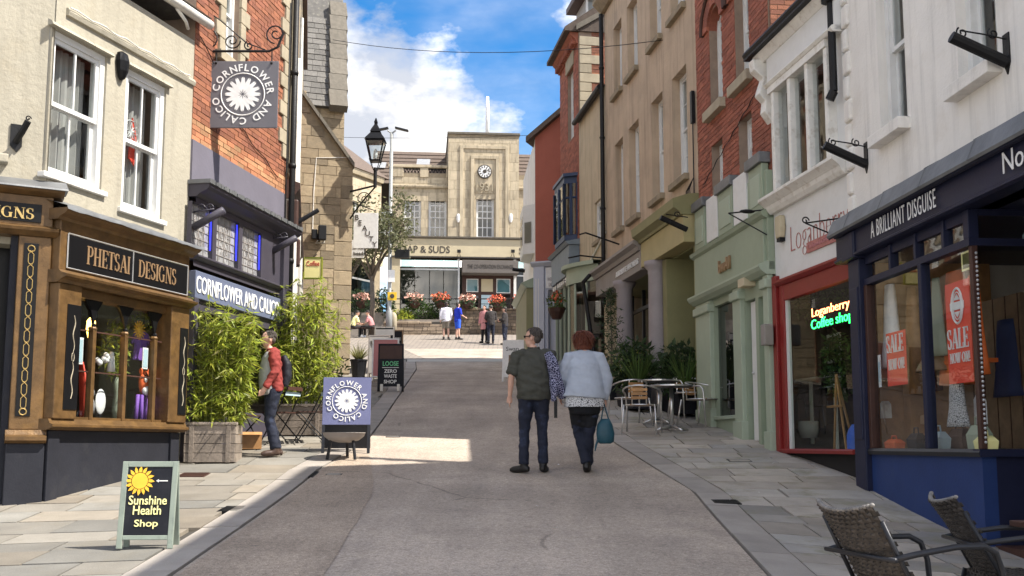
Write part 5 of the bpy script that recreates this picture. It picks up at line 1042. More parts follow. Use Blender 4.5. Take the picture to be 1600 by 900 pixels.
for a, c in ((.03, gw[0]-.03), (gw[1]+.03, dr[0]-.03), (u9-.22, u9-.02)):
    pp = R3.box('pilaster', 'sage_pale', a, c, -.12, -.03, R3.zb-.4, zf0-.06, bev=.01); R3.box('capital', 'sage_pale', a-.03, c+.03, -.17, -.03, zf0-.26, zf0-.12, pp, bev=.02); R3.box('base', 'sage_pale', a-.03, c+.03, -.15, -.03, R3.zb-.4, R3.gz((a+c)/2)+.25, pp, bev=.01)
w = R3.box('shop_window', 'sage_pale', gw[0], gw[1], -.10, .02, gw[2]-.06, gw[2], bev=.01); R3.pane(gw[0], gw[1], gw[2], zf0-.18, .02, 'dark_glass', w); R3.mb().box(gw[0]-.3, gw[1]+.3, 1.2, 1.25, gw[2]-.2, zf0).build('shop_interior', 'room', R3.root)
d = R3.box('door', 'white_paint', dr[0]+.05, dr[1]-.03, .02, .07, R3.gz(dr[0])-.02, zf0-.32, bev=.008); R3.mb().ball((dr[0]+.14, -.0, R3.gz(dr[0])+1.0), .025, 8, 6).build('handle', 'silver', d)
u, z = R3.uz(1168, 444, -.1); R3.box('junction_box', 'fascia_cream', u-.05, u+.22, -.24, -.05, z-.06, z+.07, bev=.01)
u, z = R3.uz(1207, 522, -.1); R3.box('letter_box', 'grey_taupe', u-.1, u+.05, -.24, -.10, z-.16, z+.14, bev=.015)
u, z = R3.uz(1190, 345, -.1); b = R3.mb(); b.tube([(u+.2, -.1, z+.12), (u-.0, -.6, z+.1)], .012, 5); b.tube([(u+.2, -.1, z-.25), (u, -.6, z+.1)], .010, 5); b.ball((u+.1, -.35, z+.11), (.05, .12, .03)); b.build('lamp_bracket', 'black_iron', R3.root)
b = R3.mb(); b.tube([(u9-.55-i*.09, -.03, lt+.15-.025*i+.02*math.sin(i*1.3)) for i in range(30)], .008, 4); b.build('cable', 'black_iron', R3.root)
R3s = Bld('brick_gable', 'brick flank wall with narrow window rising above the coffee shop gutter', (3.80, 14.46), (7.2, 14.9), zb=7.0)
ws = (.62, .95, 7.6, 9.2); R3s.wall('wall', 'mortar', 0, 3.2, 6.9, 10.9, [ws], reveal=.12); R3s.sash(ws, .08, 1, 1, fw=.05); R3s.masonry('brick', 'brick', 0, 3.2, 7.0, 10.8, .225, .075, [ws], nmax=120, proud=.01)
R3s.mb().prism([(0, 10.85), (3.2, 10.85), (1.6, 12.9)], 'y', .0, .1).build('gable_top', 'brick_dark', R3s.root, fix=True)

# ------------------------------------------------------------------ right: tall tan house over the two columned shops
R4 = Bld('tan_house', 'tall tan rendered house with sash windows above two columned shopfronts', (2.33, 24.8), (3.36, 18.04))
u9 = R4.len; us = [(R4.uz(x0, 200)[0], R4.uz(x1, 200)[0]) for x0, x1 in ((960, 973), (982, 998), (1018, 1036), (1051, 1074))]
zA0 = R4.uz(1052, 290)[1]; zA1 = R4.uz(1052, 122)[1]; zB0 = R4.uz(1046, 36)[1]
ops = [(a, c, zA0, zA1) for a, c in us]+[(a, c, zB0, zB0+1.7) for a, c in us]
zk1 = R4.uz(1086, 326, -.2)[1]; zk0 = R4.uz(1086, 372, -.2)[1]; um = R4.uz(1008, 400, -.2)[0]
R4.wall('wall', 'tan_render', 0, u9, zk0+.05, 12.6, ops, reveal=.22, depth=6)
for i, r in enumerate(ops): R4.sash(r, .18, 2, 2, fw=.06, sw=.04, sill=(.10, .12, 'stone_joint'), cur='net' if i % 2 else 'curtain')
R4.mould('eaves', 'stone_joint', [(0, 12.4), (-.1, 12.4), (-.3, 12.6), (-.3, 12.7), (0, 12.7)], 0, u9); R4.mb().prism([(-.3, 12.7), (3, 14.6), (6, 12.7)], 'x', 0, u9).build('roof', 'slate', R4.root, fix=True)
b = R4.mb(); b.tube([(-.02, -.08, 5), (-.02, -.08, 12.4)], .055, 8); [b.lathe([(.06, -.04), (.075, 0), (.06, .04)], (-.02, -.08, z), 8) for z in (5.6, 7.4, 9.2, 11)]; b.build('drainpipe', 'black_iron', R4.root)
b = R4.mb(); b.tube([(u9-.1, -.05, zk1+.2), (u9-.1, -.05, zk1+2.2)], .012, 5); b.box(u9-.15, u9-.05, -.08, -.02, zk1+1.7, zk1+2.3); [b.tube([(u9-.1, -.05, zk1+.7), (u9-.2-.05*k, -.1, zk1+.5), (u9-.15-.08*k, -.08, zk1+.2), (u9-.3-.06*k, -.05, zk1+.1+.04*k)], .008, 4) for k in range(5)]; b.build('cable', 'black_iron', R4.root)
# two shop fronts: entablature, columns, recessed fronts
ent = R4.mould('entablature', 'olive', [(0, zk1-.02), (-.34, zk1-.02), (-.36, zk1+.03), (-.48, zk1+.10), (-.50, zk1+.26), (-.2, zk1+.36), (0, zk1+.38)], um+.02, u9+.02); R4.box('fascia', 'olive_cream', um+.03, u9, -.30, 0, zk0, zk1-.02, bev=.01)
R4.mould('entablature', 'grey_taupe', [(0, zk1-.14), (-.34, zk1-.14), (-.37, zk1-.06), (-.46, zk1+.0), (-.46, zk1+.06), (-.2, zk1+.16), (0, zk1+.18)], .05, um); fk = R4.box('fascia', 'grey_taupe', .06, um-.01, -.30, 0, zk0-.03, zk1-.14, bev=.01)
u0 = R4.uz(963, 420, -.3)[0]; u1 = R4.uz(998, 400, -.3)[0]; hz = zk1-.14-zk0; R4.text('ABSOLUTE KITCHENS', u0, u1, zk0+hz*.30, zk0+hz*.62, -.315, 'chalk_white', fk, bold=.01, depth=.01)
for px in (971, 1022):
    u = R4.uz(px, 460, -.25)[0]; zg_ = R4.gz(u, -.25); b = R4.mb(); b.lathe([(.24, 0), (.24, .12), (.21, .16), (.20, .2), (.175, zk0-zg_-.26), (.19, zk0-zg_-.22), (.18, zk0-zg_-.18), (.25, zk0-zg_-.10), (.26, zk0-zg_-.0)], (u, -.18, zg_), 24); b.build('column', 'column_grey', R4.root, smooth=True)
b = R4.mb(); b.box(.05, u9, .0, 1.3, zk0-.03, zk0+.01); b.build('soffit', 'olive', R4.root); R4.box('side_pier', 'olive', R4.uz(1048, 500)[0], R4.uz(1048, 500)[0]+.25, -.15, 1.2, R4.zb-.3, zk0-.03); R4.box('corner_post', 'olive', u9-.2, u9, -.05, .2, R4.zb-.5, zk0-.03)
R4.mb().box(0, u9, 1.25, 1.3, R4.zb-.4, zk0).build('recessed_front', 'dark_wood', R4.root)
us_ = R4.uz(1064, 420, .9)[0]; sb = R4.box('inner_sign', 'wood', us_-.1, u9+.5, .85, .95, R4.uz(1068, 436, .9)[1], zk0-.05); u0, z0 = R4.uz(1066, 432, .85); R4.text("Hubert's", u0, u0+.95, z0, z0+.42, .835, 'fascia_cream', sb)
w = R4.box('shop_window', 'olive', us_-.1, us_-.02, .8, .95, R4.zb, zk0-.5); R4.pane(us_, u9+.4, R4.zb+.2, R4.uz(1068, 436, .9)[1], .9, 'dark_glass', w)
w = R4.box('shop_window', 'steel_dark', .3, um-.2, .5, .56, zk0-.5, zk0-.42); [R4.pane(.35+j*1.0, 1.3+j*1.0, R4.zb+.5, zk0-.5, .53, 'dark_glass', w) for j in range(3)]; [R4.box('mullion', 'steel_dark', .3+j, .36+j, .5, .58, R4.zb+.2, zk0-.03, w) for j in range(4)]; R4.box('stall_riser', 'grey_taupe', .2, um, .45, .6, R4.zb-.3, R4.zb+.9)
u, z = R4.uz(1075, 350, -.3); b = R4.mb(); b.tube([(u, -.32, z-.1), (u, -.8, z+.1)], .05, 8); b.tube([(u, -.3, z+.12), (u, -.7, z+.16)], .01, 4); b.tube([(u, -.5+p[0], z+.16+p[2]) for p in scroll((0, 0, 0), .06, 1.2)], .01, 4); b.build('tube_lamp', 'black_iron', R4.root)
u, z = R4.uz(957, 345); R4.mb().tube([(.15, -.1, zk1+.4), (.15, -.7, zk1+.45), (.15, -1.0, zk1+.38)], .02, 6).build('lamp_arm', 'black_iron', R4.root); R4.mb().tube([(1.4, -.05, zk1+.5), (1.4, -.85, zk1+.75), (1.4, -1.0, zk1+.7)], .02, 6).build('lamp_arm', 'black_iron', R4.root)
b = R4.mb(); b.tube([(.3, -.5, zk1-.05), (.1, -.62, zk1-.2), (.08, -.6, zk1-.35), (.55, -.5, zk0-1.3), (.6, -.45, zk0-1.6), (.6, -.4, R4.zb)], .05, 8); b.build('downpipe', 'black_iron', R4.root, smooth=True)
t = thing('table_lamp', 'cream shaded table lamp inside the olive shopfront', 'lamp', R4.W(u9-.35, 1.1, R4.gz(u9)+.8), R4.ang); MB().lathe([(.05, 0), (.05, .02), (.02, .05), (.03, .15), (.01, .25)], n=10).build('base', 'dark_wood', t); MB().lathe([(.14, .22), (.09, .42)], n=12, cap=False).build('shade', 'fascia_cream', t)
u, z = R4.uz(1076, 466, .7); t = thing('pink_bunting', 'pink and white striped flag hanging in the olive shopfront', 'flag', R4.W(u, .7, z), R4.ang+.3); MB().box(-.14, .14, -.005, .005, -.16, .14).build('cloth', 'coat_pink', t); [MB().box(-.10+k*.09, -.06+k*.09, -.008, -.005, -.15, .13).build('stripe', 'chalk_white', t) for k in range(3)]

# ------------------------------------------------------------------ right: low pale house with the bow window
R5 = Bld('pale_house', 'low pale streaked house with one narrow white window and bowed shopfront', (1.87, 27.8), (2.33, 24.84))
u9 = R5.len; rz = R5.uz(925, 163)[1]; pw = R5.R(929, 318, 939, 372); zbw = R5.uz(925, 432, -.3)[1]
R5.wall('wall', 'tan_pale', 0, u9, R5.zb-.3, rz, [pw, (.2, u9-.3, R5.zb-.2, zbw)], reveal=.12, depth=5); R5.sash(pw, .08, 2, 2, fw=.07, sill=(.08, .1, 'stone_joint'), cur='net')
R5.mb().tube([(0, -.14, rz-.02), (u9, -.14, rz-.02)], .07, 8).build('gutter', 'black_iron', R5.root); R5.mb().prism([(-.15, rz), (2.5, rz+1.0), (5, rz)], 'x', 0, u9).build('roof', 'slate', R5.root, fix=True)
R5.mb().tube([(0, -.03, zA0-.6), (u9, -.03, zA0+.2)], .03, 5).build('conduit', 'old_white', R5.root)
def bow(z0, z1, d, nn=12, o=0): return [[(.25+(u9-.65)*k/nn, -d*math.sin(math.pi*k/nn)-o, z) for k in range(nn+1)] for z in (z0, z1)]
b = R5.mb()
for z0, z1, o in ((zbw-.05, zbw+.35, .12), (zbw+.35, zbw+.45, .25), (R5.zb-.2, R5.zb+.75, .1), (R5.zb+.75, R5.zb+.82, .16)):
    A_, B_ = bow(z0, z1, .55, 12, o)
    for k in range(12): b.add([A_[k], A_[k+1], B_[k+1], B_[k], (A_[k][0], .05, z1), (A_[k+1][0], .05, z1), (A_[k][0], .05, z0), (A_[k+1][0], .05, z0)], [(0, 1, 2, 3), (3, 2, 5, 4), (1, 0, 6, 7)])
bw_ = b.build('bow_front', 'sage_pale', R5.root)
A_, B_ = bow(R5.zb+.82, zbw-.05, .55, 12, .06)
for k in range(0, 12, 2):
    R5.mb().quad(A_[k], A_[k+2], B_[k+2], B_[k]).build('pane', 'dark_glass', bw_); R5.mb().tube([A_[k], B_[k]], .035, 6).build('mullion', 'sage_pale', bw_)
R5.mb().box(.2, u9-.3, .5, .55, R5.zb, zbw).build('shop_interior', 'room', R5.root)
# ------------------------------------------------------------------ right: narrow brick house with the blue oriel
R6 = Bld('brick_oriel_house', 'narrow brown brick house with blue oriel window and tall arched window', (1.48, 30.4), (1.87, 27.84))
u9 = R6.len; ez = R6.uz(880, 92)[1]; aw = R6.R(887, 118, 897, 212); orl = R6.R(880, 282, 905, 352, -.2); zsf = R6.uz(890, 400, -.2)[1]; zsf0 = zsf-.55
R6.wall('wall', 'mortar', 0, u9, R6.zb-.3, ez, [aw, (.15, u9-.1, R6.zb, zsf0)], reveal=.18, depth=5); R6.sash(aw, .12, 2, 3, fw=.05); R6.masonry('brick', 'brick_dark', 0, u9, zsf, ez-.3, .23, .08, [aw], nmax=60, proud=.01)
R6.box('keystone', 'stone_trim', aw[0]-.1, aw[1]+.1, -.05, .02, aw[3], aw[3]+.5, bev=.01); R6.mould('cornice', 'brick_dark', [(0, ez-.35), (-.06, ez-.35), (-.1, ez-.2), (-.22, ez-.1), (-.25, ez), (0, ez)], 0, u9)
for k in range(16): R6.box('dentil', 'brick_dark', .05+k*u9/16.3, .12+k*u9/16.3, -.17, -.05, ez-.33, ez-.16)
R6.mb().prism([(-.4, ez-.03), (-.4, ez+.08), (2.5, ez+2.2), (5, ez+.1), (5, ez)], 'x', -.1, u9+.1).build('roof', 'tile_roof', R6.root, fix=True)
ou0, ou1, oz0, oz1 = .55, u9-.25, R6.uz(905, 352, -.2)[1], R6.uz(905, 268, -.2)[1]; P = [(ou0, 0), (ou0+.2, -.34), (ou1-.2, -.34), (ou1, 0)]
b = R6.mb()
cu = (ou0+ou1)/2; b.prism([(p[0], p[1]) for p in P], 'z', oz0-.15, oz0)
ow = b.build('oriel', 'oriel_blue', R6.root, fix=True); R6.mb().prism([((ou0+ou1)/2+(p[0]-(ou0+ou1)/2)*.6, p[1]*.5) for p in P], 'z', oz0-.35, oz0-.153).build('corbel', 'stone_trim', ow, fix=True); R6.mb().prism([(p[0], p[1]) for p in P], 'z', oz1, oz1+.2).prism([(cu+(p[0]-cu)*1.12, p[1]*1.12) for p in P], 'z', oz1+.19, oz1+.28).build('oriel_head', 'oriel_blue', ow, fix=True)
for (a, c) in zip(P, P[1:]):
    n_ = 2
    for k in range(n_+1): t_ = k/n_; x, y = a[0]+(c[0]-a[0])*t_, a[1]+(c[1]-a[1])*t_; R6.mb().box(x-.04, x+.04, y-.04, y+.04, oz0, oz1).build('mullion', 'oriel_blue', ow)
    R6.mb().tube([(a[0], a[1], oz0+(oz1-oz0)*.72), (c[0], c[1], oz0+(oz1-oz0)*.72)], .03, 4).build('transom', 'oriel_blue', ow)
    for k in range(n_): t0, t1 = k/n_, (k+1)/n_; R6.mb().quad((a[0]+(c[0]-a[0])*t0, a[1]+(c[1]-a[1])*t0, oz0), (a[0]+(c[0]-a[0])*t1, a[1]+(c[1]-a[1])*t1, oz0), (a[0]+(c[0]-a[0])*t1, a[1]+(c[1]-a[1])*t1, oz1), (a[0]+(c[0]-a[0])*t0, a[1]+(c[1]-a[1])*t0, oz1)).build('pane', 'dark_glass', ow)
R6.box('fascia', 'blue_grey', 0, u9, -.3, 0, zsf0, zsf+.25, bev=.01); R6.mould('fascia_cornice', 'blue_grey', [(0, zsf+.25), (-.34, zsf+.25), (-.42, zsf+.33), (0, zsf+.42)], -.05, u9+.05); [R6.box('dentil', 'old_white', .1+k*.3, .25+k*.3, -.28, -.05, zsf0-.16, zsf0-.04) for k in range(8)]
w = R6.box('shop_window', 'blue_grey', .1, u9-.1, -.2, -.1, R6.zb+.5, R6.zb+.6); [R6.pane(.15+k*.6, .7+k*.6, R6.zb+.6, zsf0-.16, -.15, 'dark_glass', w) for k in range(4)]; [R6.box('mullion', 'sage_pale', .1+k*.6, .15+k*.6, -.2, -.1, R6.zb+.6, zsf0, w) for k in range(5)]; R6.box('stall_riser', 'blue_grey', .1, u9-.1, -.2, 0, R6.zb-.2, R6.zb+.5)
R6s = Bld('brick_flank', 'brick flank with cream stone quoins rising above the low pale house', (1.89, 27.8), (4.4, 28.25), zb=9.0)
zt = R6s.uz(930, 8)[1]; R6s.mb().prism([(0, 8.8), (2.5, 8.8), (2.5, ez+1.6), (.0, ez)], 'y', 0, .2).build('wall', 'mortar', R6s.root, fix=True); qs = []
for i in range(15): z0 = 9.3+i*.27; w_ = .62 if i % 2 else .36; qs.append((0, w_, z0, z0+.26)); R6s.box('quoin', 'stone_trim', .005, w_-.01, -.03, .05, z0, z0+.255, bev=.01) if z0 < ez-.2 else None
R6s.masonry('brick', 'brick', 0, 2.4, 9.0, ez+1.4, .23, .08, qs, nmax=100, proud=.012, keep=lambda u, z: z < ez+u*.64-.1)
R6s.mb().prism([(-.1, ez-.02), (2.5, ez+1.6), (2.5, ez+1.78), (-.1, ez+.14)], 'y', -.12, .3).build('verge', 'coping', R6s.root, fix=True)
t = thing('roof_lantern', 'glazed white roof lantern on top of brown brick house', 'roof lantern', R6s.W(.5, 1.0, ez+.55), R6s.ang); b = MB()
for x in (0, .35, .7, 1.05, 1.4): b.box(x-.03, x+.03, -.03, .03, 0, .95)
b.box(0, 1.4, -.02, .02, .0, .06); b.build('frame', 'white_paint', t); [MB().quad((.03+k*.35, 0, .06), (.32+k*.35, 0, .06), (.32+k*.35, 0, .95), (.03+k*.35, 0, .95)).build('pane', 'glass', t) for k in range(4)]; MB().box(-.3, 1.6, -.35, 1.4, .95, 1.12).build('roof', 'dark_wood', t); MB().box(0, 1.4, .06, 1.3, -.3, .95).build('back', 'curtain', t)

# ------------------------------------------------------------------ right: red rendered house closing the street side
R7 = Bld('red_house', 'red rendered gable house with pale lilac door and shop post', (.74, 32.0), (1.72, 31.6))
u9 = R7.len; z7 = R7.uz(841, 412)[1]; zr0 = R7.uz(841, 212)[1]; zr1 = R7.uz(878, 177)[1]; s7 = (zr1-zr0)/(R7.uz(878, 177)[0])
R7.mb().prism([(0, z7), (3, z7), (3, zr0+3*s7), (0, zr0)], 'y', 0, 5).build('wall', 'red_render', R7.root, fix=True)
R7.mb().prism([(-.25, zr0-.22), (3, zr0+3*s7-.02), (3, zr0+3*s7+.16), (-.25, zr0-.04)], 'y', -.18, 5.2).build('roof', 'tile_roof', R7.root, fix=True)
dw = R7.R(857, 453, 885, 590); dw = (dw[0], u9+.2, R7.zb-.3, dw[3])
R7.wall('shopfront', 'door_blue', 0, u9+1, R7.zb-.4, z7+.02, [dw], reveal=.2, y=-.06); pp = R7.box('corner_post', 'door_blue', -.02, dw[0]-.1, -.14, 0, R7.zb-.4, z7-.12, bev=.01); [R7.box('flute', 'white_paint', .06+k*.08, .09+k*.08, -.15, -.13, R7.zb+.5, z7-.5, pp) for k in range(2)]
R7.box('post_base', 'door_blue', -.05, dw[0]-.06, -.18, 0, R7.zb-.4, R7.zb+.45, pp, bev=.01); R7.mould('cornice', 'door_blue', [(0, z7-.12), (-.14, z7-.12), (-.24, z7-.02), (-.24, z7+.03), (0, z7+.05)], -.08, u9+.4)
sgn = R7.box('door_sign', 'chalk_white', dw[0]-.06, u9, -.09, -.06, dw[3]+.05, z7-.16); R7.text('WELCOME TO', dw[0], u9-.1, dw[3]+.26, dw[3]+.38, -.096, 'column_grey', sgn); R7.text('UNION STREET', dw[0]+.04, u9-.1, dw[3]+.09, dw[3]+.21, -.096, 'column_grey', sgn)
d = R7.box('door', 'door_blue', dw[0]+.04, dw[1], .1, .15, R7.zb-.3, dw[3]-.42, bev=.01); R7.box('door_glass', 'dark', dw[0]+.2, dw[1]-.08, .09, .1, R7.zb+.55, dw[3]-.75, d); R7.box('door_notice', 'fascia_cream', dw[0]+.24, dw[0]+.48, .08, .09, R7.zb+.6, R7.zb+1.0, d); R7.box('letter_plate', 'black_iron', dw[0]+.28, dw[0]+.5, .085, .1, R7.zb+.38, R7.zb+.46, d); R7.box('fanlight', 'dark_glass', dw[0]+.1, dw[1], .1, .13, dw[3]-.36, dw[3]-.06); R7.box('fanlight_rail', 'door_blue', dw[0], dw[1], .06, .16, dw[3]-.42, dw[3]-.36)
R7b = Bld('bay_fronted_house', 'white upper bay and olive shop corner beside the red gable', (.42, 37.2), (.735, 32.02))
u9 = R7b.len; R7b.wall('wall', 'white_render', 0, u9, R7b.zb-.2, zr0-.1, depth=3); b1 = R7b.uz(838, 262, -.4)[1]; b0 = R7b.uz(838, 322, -.4)[1]; R7b.mb().prism([(u9-2.2, 0), (u9-1.9, -.35), (u9-.5, -.35), (u9-.2, 0)], 'z', b0-.25, b1+.3).build('bay', 'white_paint', R7b.root, fix=True)
by = R7b.root.children[-1]
for z0, z1 in ((b0+.1, b0+(b1-b0)*.68), (b0+(b1-b0)*.76, b1)): R7b.box('pane', 'dark_glass', u9-1.7, u9-.7, -.36, -.35, z0, z1, by)
b = R7b.mb(); b.add([(u9-.45, -.30, b0+.1), (u9-.27, -.09, b0+.1), (u9-.27, -.09, b0+.75*(b1-b0)), (u9-.45, -.30, b0+.75*(b1-b0))], [(0, 1, 2, 3)]); o = b.build('pane', 'dark_glass', by); o.location = (.012, -.012, 0)
zq = R7b.uz(830, 432, -.3)[1]; R7b.box('shop_corner', 'olive', .2, u9-.05, -.28, 0, R7b.zb-.2, zq, bev=.01); R7b.mould('shop_cornice', 'sage', [(0, zq), (-.3, zq), (-.45, zq+.15), (0, zq+.35)], .1, u9); R7b.mb().tube([(u9-.4, -.3, zq+.6), (u9-.4, -.7, zq+.65)], .06, 6).build('lamp_arm', 'black_iron', R7b.root)
# ------------------------------------------------------------------ the 1931 building closing the view, its terrace and square
c6, s6 = math.cos(rad(5)), math.sin(rad(5))
E = Bld('clock_building', 'pale stone building of 1931 with stepped clock tower and flagpole', (-1.6-15*c6, 58-15*s6), (-1.6+9*c6, 58+9*s6), zb=8.3)
TY = -.45; eu = lambda px, py=300, off=0: E.uz(px, py, off)[0]; ezz = lambda py, px=755, off=0: E.uz(px, py, off)[1]
tu0, tu1 = eu(700, 300, TY), eu(811, 300, TY); ztop = ezz(211, 755, TY); zstr = ezz(374); zfb = ezz(404); zpar = ezz(270, 650); uWL = eu(609)
wz0, wz1 = ezz(371, 683), ezz(308, 683)
wins = [(eu(a), eu(b_), wz0, wz1) for a, b_ in ((631, 658), (670, 698), (819, 846))]; tw = (eu(744, 340, TY), eu(772, 340, TY), ezz(371, 755, TY), ezz(308, 755, TY))
bal = [(eu(630), eu(656), ezz(276, 650), ezz(266, 650)), (eu(669), eu(697), ezz(276, 650), ezz(266, 650))]
E.wall('wall', 'stone_joint', uWL, 24, zstr, zpar, wins, reveal=.25, depth=7)
E.masonry('ashlar_block', 'ashlar', uWL, tu0, zstr+.1, ezz(277, 650), 1.05, .52, wins, proud=.012, joint=.012, nmax=120); E.masonry('ashlar_block', 'ashlar', tu1, 24, zstr+.1, ezz(277, 650), 1.05, .52, wins, proud=.012, joint=.012, nmax=60)
for r in wins: E.sash(r, .15, 3, 3, fw=.07, sw=.05, bw=.045, gm='dark_glass', rows2=2)
E.mould('string_course', 'ashlar', [(0, zpar-.9), (-.12, zpar-.9), (-.16, zpar-.82), (-.16, zpar-.76), (0, zpar-.7)], uWL, 24)
pz0, pz1 = ezz(277, 650), ezz(262, 650)
for a, c in ((uWL, bal[0][0]), (bal[0][1], bal[1][0]), (bal[1][1], tu0)): E.box('parapet_pier', 'ashlar', a, c, -.06, .2, pz0, pz1, bev=.02)
E.box('parapet_rail', 'ashlar', uWL-.1, tu0, -.10, .25, pz1, pz1+.16, bev=.02)
for r in bal:
    b = E.mb(); b.box(r[0], r[1], .08, .12, pz0+.02, pz0+.07); b.box(r[0], r[1], .08, .12, pz1-.07, pz1-.02); n = 5
    for k in range(n): a = r[0]+(r[1]-r[0])*k/n; w = (r[1]-r[0])/n; b.tube([(a, .1, pz0), (a+w, .1, pz1)], .025, 4); b.tube([(a+w, .1, pz0), (a, .1, pz1)], .025, 4)
    b.build('balustrade', 'black_iron', E.root)
# clock tower
E.wall('tower_wall', 'stone_joint', tu0, tu1, zstr, ztop, [tw], reveal=.4, y=TY, depth=5)
E.masonry('ashlar_block', 'ashlar', tu0, tu1, zstr+.05, ztop-.2, .98, .55, [tw], y=TY, proud=.014, joint=.012, nmax=120)
fu0, fu1, fu2, fu3 = eu(721, 300, TY), eu(792, 300, TY), eu(738, 300, TY), eu(777, 300, TY); zf1, zf2 = ezz(233, 755, TY), ezz(249, 755, TY)
for a, c, zt_, d in ((fu0, fu1, zf1, .05), (fu2, fu3, zf2, .10)):
    for x0, x1, z0, z1 in ((a-.10, a+.10, zstr, zt_), (c-.10, c+.10, zstr, zt_), (a-.10, c+.10, zt_, zt_+.2)): E.box('stepped_frame', 'ashlar', x0, x1, TY-d-.03, TY+.02, z0, z1, bev=.015)
E.box('clock_panel', 'ashlar', fu2+.1, fu3-.1, TY-.05, TY+.02, ezz(302, 755, TY), zf2, bev=.01)
E.box('tower_coping', 'coping', tu0-.06, tu1+.06, TY-.1, TY+5, ztop, ztop+.14, bev=.02)
E.sash(tw, TY+.2, 3, 3, fw=.07, sw=.05, bw=.045, gm='dark_glass', rows2=2)
u, z = E.uz(757, 269, TY); ck = thing('wall_clock', 'round white faced clock with dark rim on the tower', 'clock', E.W(u, TY-.10, z), E.ang)
def disc(r0, r1, y, n=32): return MB().rings([[(r1*math.cos(2*math.pi*k/n), y, r1*math.sin(2*math.pi*k/n)) for k in range(n)], [(r0*math.cos(2*math.pi*k/n), y-.03, r0*math.sin(2*math.pi*k/n)) for k in range(n)]], cap=True)
disc(.40, .42, -.02).build('rim', 'letter_dark', ck, fix=True); disc(.345, .35, -.04).build('face', 'chalk_white', ck, fix=True); disc(.10, .11, -.07).build('centre', 'letter_dark', ck, fix=True)
for k in range(12): a = k*math.pi/6; MB().box(-.028, .028, -.085, -.072, .22, .33).build('numeral', 'letter_dark', ck).rotation_euler = (0, a, 0)
MB().box(-.02, .02, -.10, -.09, -.05, .30).build('minute_hand', 'letter_dark', ck).rotation_euler = (0, rad(75), 0); MB().box(-.026, .026, -.112, -.102, -.04, .2).build('hour_hand', 'letter_dark', ck).rotation_euler = (0, rad(35), 0)
u0, z0 = E.uz(744, 299, TY); u1, z1 = E.uz(770, 287, TY); E.text('1931', u0, u1, z0, z1, TY-.10, 'stone_trim', bold=.01, depth=.04, name='date_numerals')
for px in (716, 798): u, z = E.uz(px, 341, TY); E.mb().lathe([(.06, -.25), (.11, -.1), (.11, .1), (.07, .25)], (u, TY-.03, z), 8).build('plaque', 'chalk_white', E.root)
u = eu(764, 200, TY); E.mb().tube([(u, 1, ztop), (u, 1, ztop+2.0), (u, 1, ztop+2.8)], [.115, .11, .09], 8).build('flagpole', 'pole_white', E.root, smooth=True)
# shop level
E.mould('fascia_cornice', 'coping', [(0, zstr-.12), (-.5, zstr-.12), (-.62, zstr-.05), (-.62, zstr+.02), (0, zstr+.06)], uWL-.5, 24); fE = E.box('fascia', 'fascia_cream', uWL-.3, 24, -.5, 0, zfb, zstr-.12)
E.box('fascia_edge', 'letter_dark', uWL-.3, 24, -.53, -.4, zfb-.08, zfb, fE)
E.text('SOAP & SUDS', eu(618, 390, -.5), eu(703, 390, -.5), ezz(395, 660, -.5), ezz(384, 660, -.5), -.51, 'letter_dark', fE, bold=.012); E.text('SIL', eu(811, 390, -.5), eu(826, 390, -.5), ezz(395, 660, -.5), ezz(384, 660, -.5), -.51, 'letter_dark', fE, bold=.012)
for px in (717, 801): u, z = E.uz(px, 395, -.5); E.mb().box(u-.1, u+.1, -.75, -.6, z-.02, z+.14).tube([(u-.1, -.5, z-.25), (u, -.62, z+.05), (u+.1, -.5, z-.25)], .02, 4).build('spotlight', 'black_iron', E.root)
zb_ = 8.45
E.mb().box(uWL, 24, 3.0, 3.1, zb_-.3, zfb).box(uWL, 24, -.1, 3.0, zb_-.2, zb_-.1).build('shop_interior', 'room', E.root)
w = E.box('shop_window', 'silver', eu(625, 440), eu(716, 440), -.2, -.08, ezz(424), ezz(422)); 
for a, c in ((626, 648), (648, 671), (671, 693), (693, 715)):
    for z0, z1 in ((zb_, ezz(424)), (ezz(422), zfb-.08)): E.pane(eu(a, 440)+.02, eu(c, 440)-.02, z0, z1, -.14, 'teal_glass', w)
E.box('shop_pier', 'fascia_cream', eu(609, 440), eu(625, 440), -.4, 0, zb_-.3, zfb); E.box('window_post', 'silver', eu(715, 440), eu(718, 440), -.25, -.05, zb_-.2, zfb)
aw0, aw1 = eu(722, 416, -1), eu(810, 416, -1); za0, za1 = ezz(427, 755, -1), ezz(407, 755, -1)
E.box('canopy', 'taupe_awning', aw0, aw1, -1.1, -.2, za0, za1, bev=.02); E.text('THE CO-OPERATION EXCHANGE', aw0+.3, aw1-.3, za0+(za1-za0)*.36, za0+(za1-za0)*.66, -1.11, 'letter_dark', E.root.children[-1])
b = E.mb(); dw0, dw1 = eu(722, 450), eu(802, 450)
b.box(dw0, dw1, -.1, .02, zb_-.2, za0+.3); dws = b.build('door_screen', 'dark_wood', E.root)
for a, c, y0, y1, m_ in ((730, 746, 437, 455, 'teal_glass'), (752, 770, 436, 456, 'fascia_cream'), (777, 796, 437, 457, 'teal_glass'), (728, 747, 462, 490, 'dark_glass'), (777, 797, 460, 490, 'dark_glass'), (752, 768, 461, 490, 'pale_blue')):
    r = E.R(a, y0, c, y1, -.1); fr__ = E.box('panel_frame', 'white_paint' if m_ == 'teal_glass' else 'dark_wood', r[0]-.05, r[1]+.05, -.125, -.1, r[2]-.05, r[3]+.05, dws); E.box('panel', m_, r[0], r[1], -.14, -.12, r[2], r[3], fr__)
